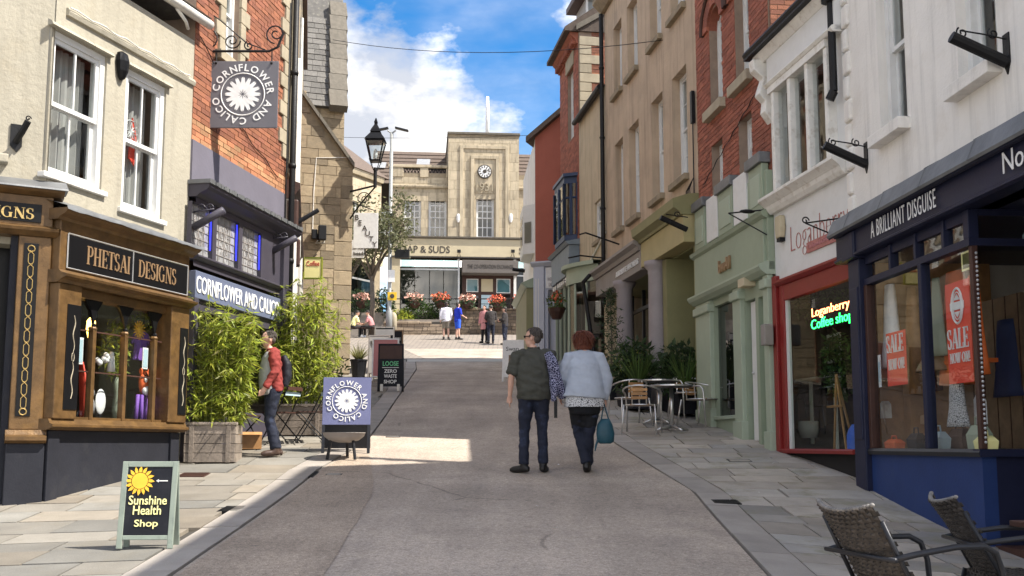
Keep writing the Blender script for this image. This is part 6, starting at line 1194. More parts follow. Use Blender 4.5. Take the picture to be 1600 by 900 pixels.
E.box('white_post', 'white_paint', eu(802, 450), eu(806, 450), -.3, -.1, zb_-.3, zfb); w = E.box('shop_window', 'silver', eu(806, 440), 24, -.2, -.08, ezz(432), ezz(430)); [E.pane(eu(807, 440)+k*1.1, eu(807, 440)+1.05+k*1.1, z0, z1, -.14, 'teal_glass', w) for k in range(3) for z0, z1 in ((zb_, ezz(432)), (ezz(430), zfb-.08))]
# roof behind the parapet
rz1 = ezz(238, 680, 5)
rf = E.mb().prism([(2.0, pz0+.1), (5.0, rz1), (9, pz0)], 'x', uWL-1.2, 24).build('roof', 'tile_roof', E.root, fix=True)
for r in range(9):
    t_ = r/9; y = 2+3*t_; z = pz0+.1+(rz1-pz0-.1)*t_; q = E.mb().box(uWL-1.2, 24, y-.03, y+.10, z+.01, z+.04).build('tile_course', 'tile_roof', rf)
for px, py in ((661, 252), (592, 257)): u, z = E.uz(px, py, 3.4); E.mb().add([(u-.4, 3.2, z-.25), (u+.4, 3.2, z-.25), (u+.45, 3.6, z+.2), (u-.35, 3.6, z+.2)], [(0, 1, 2, 3)]).build('rooflight', 'silver', rf)
# left return wing in shade, behind the tree
LW = Bld('grey_wing', 'weathered grey stone wing with hipped tile roof behind the tree', (-10.9, 51.2), (-7.45, 57.1), zb=7.4)
zl = ezz(283, 640); LW.wall('wall', 'stone_joint', 0, LW.len, 7.2, zl, [(1.0, 2.2, 13, 15), (3.6, 4.8, 13, 15), (.5, LW.len-.5, 8.2, 11.6)], reveal=.2, depth=6); LW.masonry('ashlar_block', 'ashlar', 0, LW.len, 12.2, zl-.3, .9, .45, [(1.0, 2.2, 13, 15), (3.6, 4.8, 13, 15)], proud=.012, joint=.012, nmax=80)
for r in ((1.0, 2.2, 13, 15), (3.6, 4.8, 13, 15)): LW.sash(r, .15, 3, 3, fw=.07, gm='dark_glass')
LW.mould('cornice', 'ashlar', [(0, zl-.3), (-.15, zl-.3), (-.22, zl-.1), (-.22, zl), (0, zl)], -.2, LW.len); LW.mb().prism([(-.3, zl), (3.2, zl+2.6), (6, zl)], 'x', -.3, LW.len+.4).build('roof', 'tile_roof', LW.root, fix=True)
w = LW.box('shop_window', 'silver', .5, LW.len-.5, .05, .12, 10.6, 10.7); [LW.pane(.5+k*1.5, 1.95+k*1.5, 8.2, 11.6, .1, 'teal_glass', w) for k in range(4)]; LW.box('fascia', 'fascia_cream', 0, LW.len, -.2, 0, 11.6, 12.3)
LW.mb().box(.3, LW.len-.3, 1.5, 1.6, 7.4, 12).build('shop_interior', 'room', LW.root)

# terrace: retaining wall of rubble, low wall, railing and planting
def rubble(name, label, x0, x1, Y, z0, z1, sw, sh, nmax, mat_='stone_dark'):
    w = Bld(name, label, (x0, Y), (x1, Y), 'wall', zb=z0); w.mb().box(0, w.len, .02, .5, z0-.3, z1).build('core', 'joint', w.root); w.masonry('stone', mat_, 0, w.len, z0-.1, z1-.1, sw, sh, y=.02, proud=.03, joint=.02, nmax=nmax, jit=.4, rowjit=.3, stuff_name='small_stonework')
    for k in range(int(w.len/.6)): w.box('coping_stone', mat_, k*.6+.01, k*.6+.59, -.06, .52, z1-.1, z1+random.uniform(.0, .05), bev=.02)
    return w
mat('stone_dark', (.17, .125, .085), .9, .2, 5, .5, 20, rnd=.35, hue=(.12, .095, .07))
mat('stone_light', (.36, .28, .20), .9, .2, 5, .5, 20, rnd=.3, hue=(.26, .20, .145))
zr_ = g(0, 51.2); ztw = at(760, 482, 51.5).z
rubble('retaining_wall', 'brown rubble retaining wall below the railing with flower baskets', -3.5, 3.2, 51.5, zr_, ztw, .42, .17, 120)
rubble('low_stone_wall', 'low pale rubble wall edging the shrub bed', -6.4, -3.45, 50.6, g(0, 50.6), at(650, 503, 50.6).z, .38, .16, 60, 'stone_light')
ter = MB().box(-16, 6, 51.9, 64, 6.5, 8.32).box(-6.4, -3.5, 51.0, 52, 6.5, 7.85).build('terrace', 'plaza'); ter['kind'] = 'structure'
rl = thing('railing', 'thin black railing along the top of the retaining wall', 'railing', (-8, 51.7, ztw)); zrl = at(760, 467, 51.7).z-ztw
MB().tube([(0, 0, zrl), (11.2, 0, zrl)], .03, 6).build('top_rail', 'black_iron', rl); MB().tube([(0, 0, zrl*.5), (11.2, 0, zrl*.5)], .018, 5).build('mid_rail', 'black_iron', rl)
for k in range(8): MB().box(-.02+k*1.6, .02+k*1.6, -.02, .02, -.3, zrl).build('post', 'black_iron', rl)
for k, (px, py) in enumerate(((648, 466), (689, 466), (731, 468), (777, 470), (817, 467), (565, 466))):
    p = at(px, py, 51.4); lab = ('pale flower basket above the leafy shrub', 'red flower basket just behind the man in a pale shirt', 'pink and cream flower basket at the edge of the doorway', 'large scarlet flower basket before the right of the doorway', 'orange flower basket beside the olive shop corner', 'small pink flower basket by the tree trunk')[k]
    t = thing('flower_basket', lab, 'flower basket', (p.x, 51.4, p.z-.3), group='flower baskets on the railing'); fb_ = leaf_cloud((0, 0, .12), (.48, .34, .30), 150, .17, .6, 40+k); fb_.build('foliage', 'leaf_dark', t)
    MB().lathe([(.12, -.22), (.26, -.05), (.30, .12)], n=12).build('basket', 'dark_wood', t)
    fl_ = leaf_cloud((0, -.04, .36), (.46, .34, .22), 120, .13, .9, 60+k); fl_.build('blooms', 'flower_red' if k in (1, 3, 4) else 'flower_pink', t)
def bush(name, label, x, y, z, r, n, size, m_, seed, asp=.5, cat='shrub'):
    t = thing(name, label, cat, (x, y, z)); leaf_cloud((0, 0, r[2]*.9), r, n, size, asp, seed).build('foliage', m_, t); b = MB(); R_ = random.Random(seed)
    for _ in range(6): a = R_.uniform(0, 6.28); b.tube([(0, 0, 0), (r[0]*.3*math.cos(a), r[1]*.3*math.sin(a), r[2]*.7), (r[0]*.6*math.cos(a), r[1]*.6*math.sin(a), r[2]*1.4)], [.03, .02, .008], 5)
    b.build('stem', 'bark', t); return t
for nm, px, py, Y, r, n, sz, m_, lab in (('leafy_shrub', 655, 500, 51.8, (.95, .5, .62), 900, .17, 'leaf_mid', 'rounded green shrub behind the low rubble wall'), ('leafy_shrub', 630, 503, 51.4, (.55, .4, .48), 500, .15, 'leaf_bamboo', 'feathery yellow green shrub at the foot of the street light'), ('dark_shrub', 600, 497, 52.2, (.6, .5, .95), 800, .16, 'leaf_dark', 'dark shrub between the tree trunk and street light'), ('dark_shrub', 558, 497, 52.2, (.6, .5, .95), 800, .16, 'leaf_dark', 'dark shrub behind the seated people'), ('dark_shrub', 690, 497, 51.9, (.45, .4, .7), 400, .15, 'leaf_dark', 'dark shrub hanging over the end of retaining wall')):
    p = at(px, py, Y); bush(nm, lab, p.x, Y, p.z-.25, r, n, sz, m_, int(px), .55)
# small tree with a sparse olive crown
def tree(name, label, x, y, z, H, crown, n, size, m_, seed, trunk=.16):
    R_ = random.Random(seed); t = thing(name, label, 'tree', (x, y, z)); b = MB(); tips = []
    zf = H*.42; b.tube([(0, 0, -.2), (.05, .02, zf*.5), (.0, 0, zf)], [trunk, trunk*.75, trunk*.68], 9)
    for k in range(9):
        a = k*2.4+R_.uniform(-.3, .3); l = R_.uniform(.7, 1.0); d = Vector((math.cos(a)*crown[0]*l, math.sin(a)*crown[1]*l, H*R_.uniform(.28, .55))); p0 = Vector((0, 0, zf*R_.uniform(.8, 1.0))); P = [p0, p0+d*.35+Vector((0, 0, .12)), p0+d*.7+Vector((R_.uniform(-.2, .2), 0, .1)), p0+d]
        b.tube(P, [trunk*.45, trunk*.3, trunk*.18, .012], 6)
        for j in range(7):
            q0 = P[1].lerp(P[3], R_.uniform(.1, .95)); q = q0+Vector((R_.gauss(0, .5), R_.gauss(0, .5), R_.uniform(-.1, .7))); b.tube([q0, q0.lerp(q, .5)+Vector((0, 0, .05)), q], [.022, .014, .006], 4); tips.append(q); tips.append(q0.lerp(q, .6))
        tips.append(P[3])
    b.build('trunk', 'bark', t, smooth=True); L = MB()
    for _ in range(n):
        c = tips[R_.randrange(len(tips))]; q = c+Vector((R_.gauss(0, .22), R_.gauss(0, .22), R_.gauss(0, .2))); d = Vector((R_.gauss(0, 1), R_.gauss(0, 1), R_.gauss(-.2, .8))).normalized(); s_ = d.cross(Vector((R_.gauss(0, 1), R_.gauss(0, 1), R_.gauss(0, 1)))).normalized(); l = size*R_.uniform(.6, 1.3)
        L.add([q, q+d*l*.5+s_*l*.25, q+d*l, q+d*l*.5-s_*l*.25], [(0, 1, 2, 3)])
    L.build('crown', m_, t); return t
p = at(580, 497, 50.0); tree('small_tree', 'small sparse olive leaved tree behind the white hanging sign', p.x, 50, g(p.x, 50), 7.4, (2.1, 1.7), 4200, .18, 'leaf_tree', 3)
p = at(560, 497, 53.5); tree('small_tree', 'second thin tree partly hidden by the stone house corner', p.x-.6, 53.5, 7.6, 6.4, (1.5, 1.5), 1800, .17, 'leaf_tree', 8, .12)
# double headed street light
p = at(608, 500, 49.6); t = thing('street_light', 'tall grey street light with two flat lamp heads', 'street light', (p.x, 49.6, g(p.x, 49.6))); H = at(608, 207, 49.6).z-g(p.x, 49.6)
MB().tube([(0, 0, 0), (0, 0, H*.12), (0, 0, H*.13), (0, 0, H)], [.16, .16, .10, .085], 10).build('column', 'lamp_col', t, smooth=True)
for sd in (-1, 1): MB().tube([(0, 0, H-.05), (sd*.2, 0, H+.1)], .04, 6).build('arm', 'lamp_col', t); MB().box(-.34, .34, -.13, .13, -.04, .04).build('lamp_head', 'steel_dark', t, bev=.02); o = t.children[-1]; o.location = (sd*.5, 0, H+.16); o.rotation_euler = (0, sd*rad(12 if sd < 0 else 14), 0)
MB().box(-.35, .35, -.25, .1, -.2, .2).build('control_box', 'black_iron', t).location = (.62, -.1, at(608, 398, 49.6).z-g(p.x, 49.6))
q = at(614, 463, 49.5); s_ = MB().box(-.22, .22, -.03, 0, -.2, .2).build('notice_plate', 'yellow_sign', t); s_.location = (.15, -.12, q.z-g(p.x, 49.6)); MB().lathe([(.0, 0), (.11, .0), (.11, .02)], n=12).build('symbol', 'letter_dark', s_).rotation_euler = (rad(90), 0, 0); s_.children[0].location = (0, -.04, 0); o = MB().box(-.16, .16, -.03, 0, -.3, .3).build('notice_plate', 'chalk_white', t); o.location = (.1, -.12, q.z+1.0-g(p.x, 49.6))
p = at(612, 490, 50); t = thing('bollard', 'pale stone bollard at the end of shrub bed', 'bollard', (p.x+.1, 50, g(p.x, 50))); MB().lathe([(.17, 0), (.16, .9), (.13, 1.05), (.05, 1.15)], n=12).build('shaft', 'stone_trim', t, smooth=True)
# heritage lantern on a wall bracket at the corner of the stone house
zt_ = 28.6; base = at(586, 290, zt_); t = thing('heritage_lantern', 'black four sided lantern on an iron bracket from the stone house', 'lantern', (base.x, zt_, base.z)); sc_ = 1/ (1600/zt_)
H_ = lambda py: (at(586, py, zt_).z-base.z)
b = MB(); b.tube([(0, 0, -.05), (0, 0, H_(262))], .05, 8); b.tube([(.0, 0, 0), (-.75, .3, -.1)], .028, 6); b.tube([(-.75, .3, -.9), (-.4, .16, -.45), (0, 0, -.05)], .022, 6); b.tube([(-.35+p_[0], .14, -.35+p_[2]) for p_ in scroll((0, 0, 0), .22, 1.4)], .014, 5); b.build('bracket', 'black_iron', t)
b = MB(); z0, z1, z2, z3 = H_(252), H_(222), H_(208), H_(192)
for z, r in ((z0, .13), (z1, .25)): b.rings([[(sx*r, sy*r, z+dz) for sx, sy in ((-1, -1), (1, -1), (1, 1), (-1, 1))] for dz in (-.02, .03)])
for sx, sy in ((-1, -1), (1, -1), (1, 1), (-1, 1)): b.tube([(sx*.13, sy*.13, z0), (sx*.25, sy*.25, z1)], .02, 4); b.tube([(sx*.05, sy*.05, H_(266)), (sx*.16, sy*.16, z0+.04)], .014, 4)
b.rings([[(sx*r, sy*r, z) for sx, sy in ((-1, -1), (1, -1), (1, 1), (-1, 1))] for z, r in ((z1+.03, .29), (z1+.08, .26), (z2, .13), (z2+.02, .15), (z2+.1, .12), (z3-.05, .04), (z3+.02, .05), (z3+.14, .012))]); b.build('frame', 'black_gloss', t)
for k in range(4): a = k*math.pi/2; c, s_ = math.cos(a), math.sin(a); f = lambda x, y, z: (x*c-y*s_, x*s_+y*c, z); MB().quad(f(-.12, -.125, z0+.03), f(.12, -.125, z0+.03), f(.235, -.245, z1-.02), f(-.235, -.245, z1-.02)).build('pane', 'glass', t)
MB().lathe([(.03, 0), (.06, .1), (.05, .2), (.02, .28)], (0, 0, z0+.08), 8).build('mantle', 'chalk_white', t)
# white hanging sign with the stepped word
def bsign(px0, py0, px1, py1, Y, lab, rows, m_='chalk_white'):
    a, c = at(px0, py1, Y), at(px1, py0, Y); W, H = c.x-a.x, c.z-a.z; t = thing('hanging_sign', lab, 'sign', (a.x, Y, a.z)); bd = MB().box(0, W, -.02, .02, 0, H).build('board', m_, t, bev=.005); MB().tube([(0, 0, H*.93), (-.5, .2, H*.98)], .018, 5).tube([(W*.9, -.03, H+.06), (-.45, .2, H+.5)], .014, 5).build('arm', 'black_iron', t)
    for s, x, z, h in rows: me, w = text_mesh(s, None, H*h, .004); o = mkobj('lettering', me, 'letter_dark', bd); o.location = (W*x, -.026, H*z)
bsign(552, 333, 591, 388, 29.6, 'white hanging sign with the word stepped down letter by letter', [(ch, .06+.145*i, .80-.152*i, .145) for i, ch in enumerate('BEAUTY')])
bsign(546, 375, 569, 403, 31.0, 'small white hanging sign low behind the stepped lettering sign', [('& SELL', .25, .5, .22), ('beads', .3, .15, .2)])
# overhead wires
def wire(name, label, a, c, sag, r=.008, n=14):
    P = [a.lerp(c, i/n)-Vector((0, 0, sag*4*(i/n)*(1-i/n))) for i in range(n+1)]; o = MB().tube(P, r, 4).build(name, 'black_iron'); tag(o, label, 'wire')
wire('overhead_wire', 'dark wire slung high across the street between the tall houses', at(520, 62, 27), at(1076, 57, 19.6), .35)
wire('overhead_wire', 'lower thin wire crossing the sky behind the lantern', at(520, 214, 40), at(860, 210, 33), .08)
# ------------------------------------------------------------------ boards, planters, plants and furniture
def aboard(name, label, x, y, W, H, rz, fm, pm, fw=.05, legs=.08, tilt=.16, group=None, z=None, plain=False):
    t = thing(name, label, 'A-board', (x, y, g(x, y) if z is None else z), rz, group); lean = Matrix.Rotation(-tilt, 4, 'X')
    def face(sgn):
        b = MB(); b.M = Matrix.Translation((0, sgn*H*math.sin(tilt)*1.0, 0)) @ Matrix.Rotation(-sgn*-tilt, 4, 'X')
        b.box(-W/2, -W/2+fw, -.012, .012, 0, H); b.box(W/2-fw, W/2, -.012, .012, 0, H); b.box(-W/2+fw, W/2-fw, -.012, .012, H-fw, H); b.box(-W/2+fw, W/2-fw, -.012, .012, legs, legs+fw*.8); return b
    f = face(-1).build('front_frame', fm, t, bev=.004); face(1).build('rear_frame', fm, t)
    M = Matrix.Translation((0, -H*math.sin(tilt), 0)) @ Matrix.Rotation(-tilt, 4, 'X'); p = MB(M=M).box(-W/2+fw, W/2-fw, -.006, .006, legs+fw*.8, H-fw).build('panel', pm, f)
    MB(M=Matrix.Translation((0, H*math.sin(tilt), 0)) @ Matrix.Rotation(tilt, 4, 'X')).box(-W/2+fw, W/2-fw, -.006, .006, legs, H-fw).build('rear_panel', pm, t)
    return t, p, M
def put(me_or_mb, M, x, z, name, m, parent, y=-.010):
    T = M @ Matrix.Translation((x, y, z))
    if isinstance(me_or_mb, MB): me_or_mb.M = T; return me_or_mb.build(name, m, parent)
    for v in me_or_mb.vertices: v.co = T @ v.co
    return mkobj(name, me_or_mb, m, parent)
def word(s, M, cx, z, h, m, parent, w=None, bold=.0): 
    me, ww = text_mesh(s, w, h, bold, .002); return put(me, M, cx-ww/2, z, 'lettering', m, parent)
p = on_ground(224, 863); S = p.y/1600
H = 134*S; W = 86*S
t, pn, M = aboard('pavement_board', 'sage framed black A-board with yellow sun beside the kerb', p.x, p.y+.10, W, H, rad(2), 'frame_sage', 'board_black', .045, .07, .13)
b = MB(); R_ = W*.145
for k in range(16):
    a = k*math.pi/8; c, s = math.cos(a), math.sin(a); a2 = a+.12; q = lambda r, da: (r*math.cos(a+da), -.0002*k, r*math.sin(a+da))
    b.add([q(R_*1.08, -.17), q(R_*1.08, .17), q(R_*1.5, .12), q(R_*1.85, -.05), q(R_*1.45, -.14)], [(0, 1, 2, 3, 4)])
b.add([(R_*math.cos(k*.2618), -.001, R_*math.sin(k*.2618)) for k in range(24)], [tuple(range(24))]); put(b, M, -W*.17, H*.775, 'sun_emblem', 'sun_yellow', pn)
b = MB(); b.box(-W*.10, W*.09, 0, .002, -.004, .004); b.add([(-W*.12, 0, 0), (-W*.07, 0, -.014), (-W*.07, 0, .014)], [(0, 1, 2)]); put(b, M, W*.24, H*.775, 'arrow', 'chalk_white', pn)
for s, z, w in (('Sunshine', .50, .68), ('Health', .385, .50), ('Shop', .225, .42)): word(s, M, 0, H*z, H*.105, 'letter_yellow', pn, W*w, .01)
# blue board and bowl
p = on_ground(541, 706); S = p.y/1600; W, H = 74*S, 116*S
t = thing('pavement_board', 'blue A-board with white flower emblem behind the metal bowl', 'A-board', (p.x, p.y, p.z), rad(4)); Mx = Matrix.Translation((0, -.12, 0)) @ Matrix.Rotation(-.11, 4, 'X')
bd = MB(M=Mx).box(-W/2, W/2, -.012, .012, H*.36, H).build('board', 'board_blue', t, bev=.004)
for sx in (-1, 1): MB(M=Mx).box(sx*(W/2-.02)-.02, sx*(W/2-.02)+.02, -.01, .02, -.02, H*.36).build('leg', 'steel_dark', t)
MB(M=Matrix.Translation((0, .16, 0)) @ Matrix.Rotation(.13, 4, 'X')).box(-W/2+.01, W/2-.01, -.01, .01, 0.05, H*.98).build('rear_panel', 'steel_dark', t)
fbt = thing('tmp', '', '', (0, 0, 0)); flower_badge(fbt, 0, 0, W*.46, 0, 'chalk_white', 'CORNFLOWER AND CALICO ', 215)
for o in list(fbt.children):
    o.parent = bd
    for v in o.data.vertices: v.co = Mx @ (v.co+Vector((0, -.018, H*.68)))
bpy.data.objects.remove(fbt)
p = on_ground(535, 718); S = p.y/1600; r = 33*S
t = thing('fire_bowl', 'shallow grey metal bowl on three legs in front of blue board', 'bowl', (p.x, p.y+.1, p.z)); zb_ = 26*S
MB().lathe([(r*.25, zb_), (r*.7, zb_+.03), (r*.95, zb_+.085), (r, zb_+.13), (r*1.03, zb_+.135), (r*.97, zb_+.12), (r*.65, zb_+.05), (0.01, zb_+.03)], n=28).build('bowl', 'grey_taupe', t, smooth=True)
for k, a in enumerate((3.6, 5.6, 1.5)): MB().tube([(r*.62*math.cos(a), r*.62*math.sin(a), zb_+.06), (r*.8*math.cos(a), r*.8*math.sin(a), 0)], .022, 6).build('leg', 'steel_dark', t)
# the row of boards further up
def at_ground(px, py): p = on_ground(px, py); return p
p = at_ground(609, 613); S = p.y/1600
t, pn, M = aboard('pavement_board', 'tall black chalkboard with brown top reading zero waste shop', p.x, p.y+.15, 40*S, 76*S, 0, 'board_black', 'board_black', .03, .12, .10); W, H = 40*S, 76*S
put(MB().box(-W*.44, W*.44, -.003, .0, 0, H*.28), M, 0, H*.68, 'header', 'dark_wood', pn); word('LOOSE', M, 0, H*.53, H*.10, 'letter_green', pn, W*.62, .02); put(MB().box(-W*.33, W*.33, -.002, 0, 0, .012), M, 0, H*.49, 'underline', 'chalk_white', pn)
for s, z in (('ZERO', .385), ('WASTE', .28), ('SHOP', .165)): word(s, M, 0, H*z, H*.075, 'chalk_white', pn, W*.5, .015)
for sx in (-1, 1): MB().box(sx*W*.33-.03, sx*W*.33+.03, -.15, -.09, 0, .16).build('foot', 'old_white', t, bev=.01)
for px, py, w, h, fm, pm, lab, deco in ((602, 596, 42, 68, 'chalk_white', 'coat_pink', 'white framed pink poster board just behind the black chalkboard', 0), (592, 590, 34, 67, 'grey_taupe', 'curtain', 'grey poster board with dark mark beside the grass pot', 1), (600, 578, 31, 68, 'old_white', 'board_black', 'white framed board showing a pale poster, rearmost of the row', 2), (621, 575, 17, 60, 'wood', 'board_black', 'narrow wooden framed chalkboard at the kerb end of the row', 3)):
    p = at_ground(px, py); S = p.y/1600; t, pn, M = aboard('pavement_board', lab, p.x, p.y, w*S, h*S, 0, fm, pm, .04, .1, .10); W, H = w*S, h*S
    if deco == 1: put(MB().tube([(-.1, 0, .1), (-.05, 0, -.05), (0, 0, .02), (.06, 0, -.1), (.1, 0, .05)], .015, 4), M, -W*.2, H*.78, 'mark', 'letter_dark', pn)
    if deco == 2: put(MB().box(-W*.24, W*.3, -.003, 0, 0, H*.28), M, 0, H*.48, 'poster', 'chalk_white', pn); put(MB().box(-W*.44, W*.44, -.003, 0, 0, H*.14), M, 0, H*.80, 'header', 'chalk_white', pn)
    if deco == 3: [word(s, M, 0, H*(.72-.13*i), H*.08, 'chalk_white', pn, W*.5) for i, s in enumerate(('menu', 'cake', 'tea'))]
p = at_ground(806, 597); S = p.y/1600; W, H = 34*S, 66*S; t, pn, M = aboard('pavement_board', 'white A-board beside the walking man in olive shirt', p.x-.06, p.y, W, H, rad(-14), 'chalk_white', 'chalk_white', .05, .12, .10); word('Swan', M, -.02, H*.74, H*.1, 'steel_dark', pn, W*.6); put(MB().box(-W*.2, W*.36, -.003, 0, 0, H*.42), M, 0, H*.22, 'poster', 'wood', pn)

# bamboo in wooden planters
def planter(name, label, x, y, w, d, h, rz):
    t = thing(name, label, 'planter', (x, y, g(x, y)-.02), rz); n = 4; hb = h/n
    for i in range(n):
        for sd in (-1, 1):
            q = random.uniform(-.006, .006); MB().box(-w/2+q, w/2+q, sd*d/2-.014, sd*d/2+.014, i*hb+.003, (i+1)*hb-.004).build('board', 'wood_grey', t, bev=.004); MB().box(sd*(w/2-.014)-.014, sd*(w/2-.014)+.014, -d/2+.016, d/2-.016, i*hb+.003, (i+1)*hb-.004).build('board', 'wood_grey', t)
    for sx in (-1, 1): MB().box(sx*w*.36-.03, sx*w*.36+.03, -d/2-.03, -d/2-.015, 0, h).build('batten', 'wood_grey', t, bev=.003)
    MB().box(-w/2-.02, w/2+.02, -d/2-.035, -d/2+.03, h, h+.035).build('rim', 'wood_grey', t, bev=.004); MB().box(-w/2+.03, w/2-.03, -d/2+.03, d/2-.03, h-.1, h-.05).build('soil', 'soil', t); return t, h
def bamboo(name, label, x, y, z, w, d, H, canes, seed, spread=.35, per=170):
    R_ = random.Random(seed); t = thing(name, label, 'bamboo', (x, y, z)); cb = MB(); L = MB(); Dl = MB()
    for _ in range(canes):
        bx, by = R_.uniform(-w/2, w/2), R_.uniform(-d/2, d/2); h = H*R_.choice((R_.uniform(.45, .75), R_.uniform(.7, 1.0), R_.uniform(.8, 1.08))); lx, ly = bx/w*2*spread*R_.uniform(.5, 1.2)+R_.gauss(0, .05), R_.gauss(-.05, .12)
        P = [Vector((bx+lx*s*s, by+ly*s*s, h*s-.05*s**3)) for s in (0, .25, .5, .75, 1)]; cb.tube(P, [.008, .007, .006, .005, .003], 4)
        for k in range(per//6):
            s = R_.uniform(.06, 1)**.85; i = min(3, int(s*4)); q = P[i].lerp(P[i+1], s*4-i); a = R_.uniform(0, 6.283); rr = R_.uniform(.05, .26)*(1.15-.5*s); tip = q+Vector((math.cos(a)*rr, math.sin(a)*rr*.8, R_.uniform(-.02, .12)))
            cb.tube([q, tip], [.0025, .0015], 3)
            for _k in range(6):
                o = q.lerp(tip, R_.uniform(.35, 1.05)); dd = Vector((math.cos(a)+R_.gauss(0, .7), math.sin(a)+R_.gauss(0, .7), R_.gauss(-.35, .45))).normalized(); sd = dd.cross(Vector((R_.gauss(0, .4), R_.gauss(0, .4), 1))).normalized(); l = R_.choice((R_.uniform(.05, .11), R_.uniform(.09, .19))); ww = l*R_.uniform(.15, .22); dr = Vector((0, 0, -l*R_.uniform(.05, .25)))
                (Dl if R_.random() < .06 else L).add([o, o+dd*l*.35+sd*ww*.5, o+dd*l+dr, o+dd*l*.35-sd*ww*.5], [(0, 1, 2), (0, 2, 3)])
    cb.build('cane', 'cane', t); L.build('foliage', 'leaf_bamboo', t); Dl.build('dry_foliage', 'leaf_straw', t); return t
p = on_ground(326, 724); S = p.y/1600; t1, h1 = planter('wooden_planter', 'weathered grey board planter against the gold shop corner', p.x, p.y+.2, 78*S, .45, 58*S, rad(4))
bamboo('bamboo_clump', 'bushy yellow green bamboo in the front planter hiding the mauve window', p.x-.02, p.y+.22, g(p.x, p.y)+h1-.08, .62, .36, 1.80, 38, 21, .26, 180)
p2 = on_ground(470, 690); S = p2.y/1600; t2, h2 = planter('wooden_planter', 'dark board planter behind the folding chairs', p2.x-.2, p2.y+.75, 1.0, .5, .45, rad(-2))
bamboo('bamboo_clump', 'taller bamboo clump behind the man in the red jacket', p2.x-.22, p2.y+.75, g(p2.x, p2.y+.75)+h2-.1, .85, .40, 2.02, 46, 22, .20, 180)
# planting: strap leaved grass pot and others
def straps(n, L, seed, w=.03, rise=.9, droop=.8, r0=.06):
    R_ = random.Random(seed); b = MB()
    for _ in range(n):
        a = R_.uniform(0, 6.283); l = L*R_.uniform(.6, 1.1); c, s = math.cos(a), math.sin(a); k = R_.uniform(.15, .9); ww = w*R_.uniform(.7, 1.2); pts = []
        for i in range(6): q = i/5; pts.append((r0*c*.5+c*l*k*q, r0*s*.5+s*l*k*q, l*rise*(q-droop*k*q*q*.75)))
        vs = []
        for i, q in enumerate(pts): e = ww*(.6+.4*math.sin(math.pi*min(1, i/5+.15)))*(1-i/5.2); vs += [(q[0]-s*e/2, q[1]+c*e/2, q[2]), (q[0]+s*e/2, q[1]-c*e/2, q[2])]
        b.add(vs, [(2*i, 2*i+1, 2*i+3, 2*i+2) for i in range(5)])
    return b
def potted(name, label, x, y, r, h, pm, fol, fm, cat='plant', z=None):
    t = thing(name, label, cat, (x, y, g(x, y) if z is None else z)); MB().lathe([(r*.75, 0), (r, h*.9), (r*1.08, h*.92), (r*1.08, h), (r*.9, h), (r*.88, h*.92), (.01, h*.9)], n=16).build('pot', pm, t, smooth=False); fol.M = Matrix.Translation((0, 0, h*.9)); fol.build('foliage', fm, t); return t
p = on_ground(560, 590); S = p.y/1600; potted('grass_pot', 'spiky straw coloured grass in dark pot by the stone house corner', p.x, p.y, 13*S, 28*S, 'steel_dark', straps(120, 40*S, 4, .035), 'leaf_straw')
p = on_ground(500, 612); potted('wall_shrub', 'low green shrub in pot at the foot of stone house', p.x+.1, p.y+.6, .2, .25, 'wood', leaf_cloud((0, 0, .25), (.4, .3, .3), 200, .14, .3, 15), 'leaf_mid')
# planters in front of the columned shops
zs = lambda x, y: g(x, y)
def trough(px, py, w, lab, rz=0):
    p = on_ground(px, py); t = thing('trough_planter', lab, 'planter', (p.x, p.y, p.z), rz); MB().prism([(-.16, 0), (.16, 0), (.2, .42), (-.2, .42)], 'x', -w/2, w/2).build('trough', 'board_black', t, fix=True); MB().box(-w/2+.02, w/2-.02, -.17, .17, .40, .425).build('soil', 'soil', t); return t, p
rzz = R4.ang
for i, (px, py, w, lab) in enumerate(((990, 640, 1.1, 'dark trough planter nearest the walking woman'), (1062, 648, 1.1, 'dark trough planter beside the sage green shop'))):
    t, p = trough(px, py, w, lab, rzz)
    for k in range(3):
        q = p+Vector((math.cos(rzz)*(-.36+.36*k), math.sin(rzz)*(-.36+.36*k), .40)); kind = (i*3+k) % 3
        lab2 = ('bright green palm', 'dark broad leaved plant', 'strap leaved green plant', 'tall dark leafy plant', 'arching dark fern', 'spiky dark green plant')[i*3+k]+(' in the trough by the walking woman' if i == 0 else ' in the trough by the sage shop'); t_ = thing('trough_plant', lab2, 'plant', q, group='plants in the troughs by the columns')
        (straps(130, 1.05, 70+i*3+k, .034, 1.0, .7) if kind != 1 else leaf_cloud((0, 0, .4), (.42, .32, .55), 620, .17, .4, 80+i)).build('foliage', ('leaf_bamboo', 'leaf_dark', 'leaf_mid', 'leaf_dark', 'leaf_dark', 'leaf_mid')[i*3+k], t_)
p = on_ground(950, 628); t = thing('slender_conifer', 'thin dark conifer climbing beside the black downpipe', 'conifer', (p.x+.1, p.y+.4, g(p.x, p.y+.4))); b = MB(); L = MB(); R_ = random.Random(5); b.lathe([(.18, 0), (.22, .35), (.2, .35), (.01, .33)], n=12); b.build('pot', 'board_black', t); MB().tube([(0, 0, .3), (.03, 0, 1.2), (0, 0, 2.3)], [.03, .02, .006], 6).build('trunk', 'bark', t)
for k in range(46):
    z = .55+1.75*k/46; a = k*2.4; l = (.42*(1-k/60))*R_.uniform(.7, 1.2); e = Vector((math.cos(a)*l, math.sin(a)*l, .05))
    for j in range(16): q = Vector((0, 0, z))+e*(.15+.85*j/15); d = Vector((R_.gauss(0, 1), R_.gauss(0, 1), R_.gauss(.2, .7))).normalized(); s = d.orthogonal().normalized(); L.add([q, q+d*.05+s*.012, q+d*.11, q+d*.05-s*.012], [(0, 1, 2, 3)])
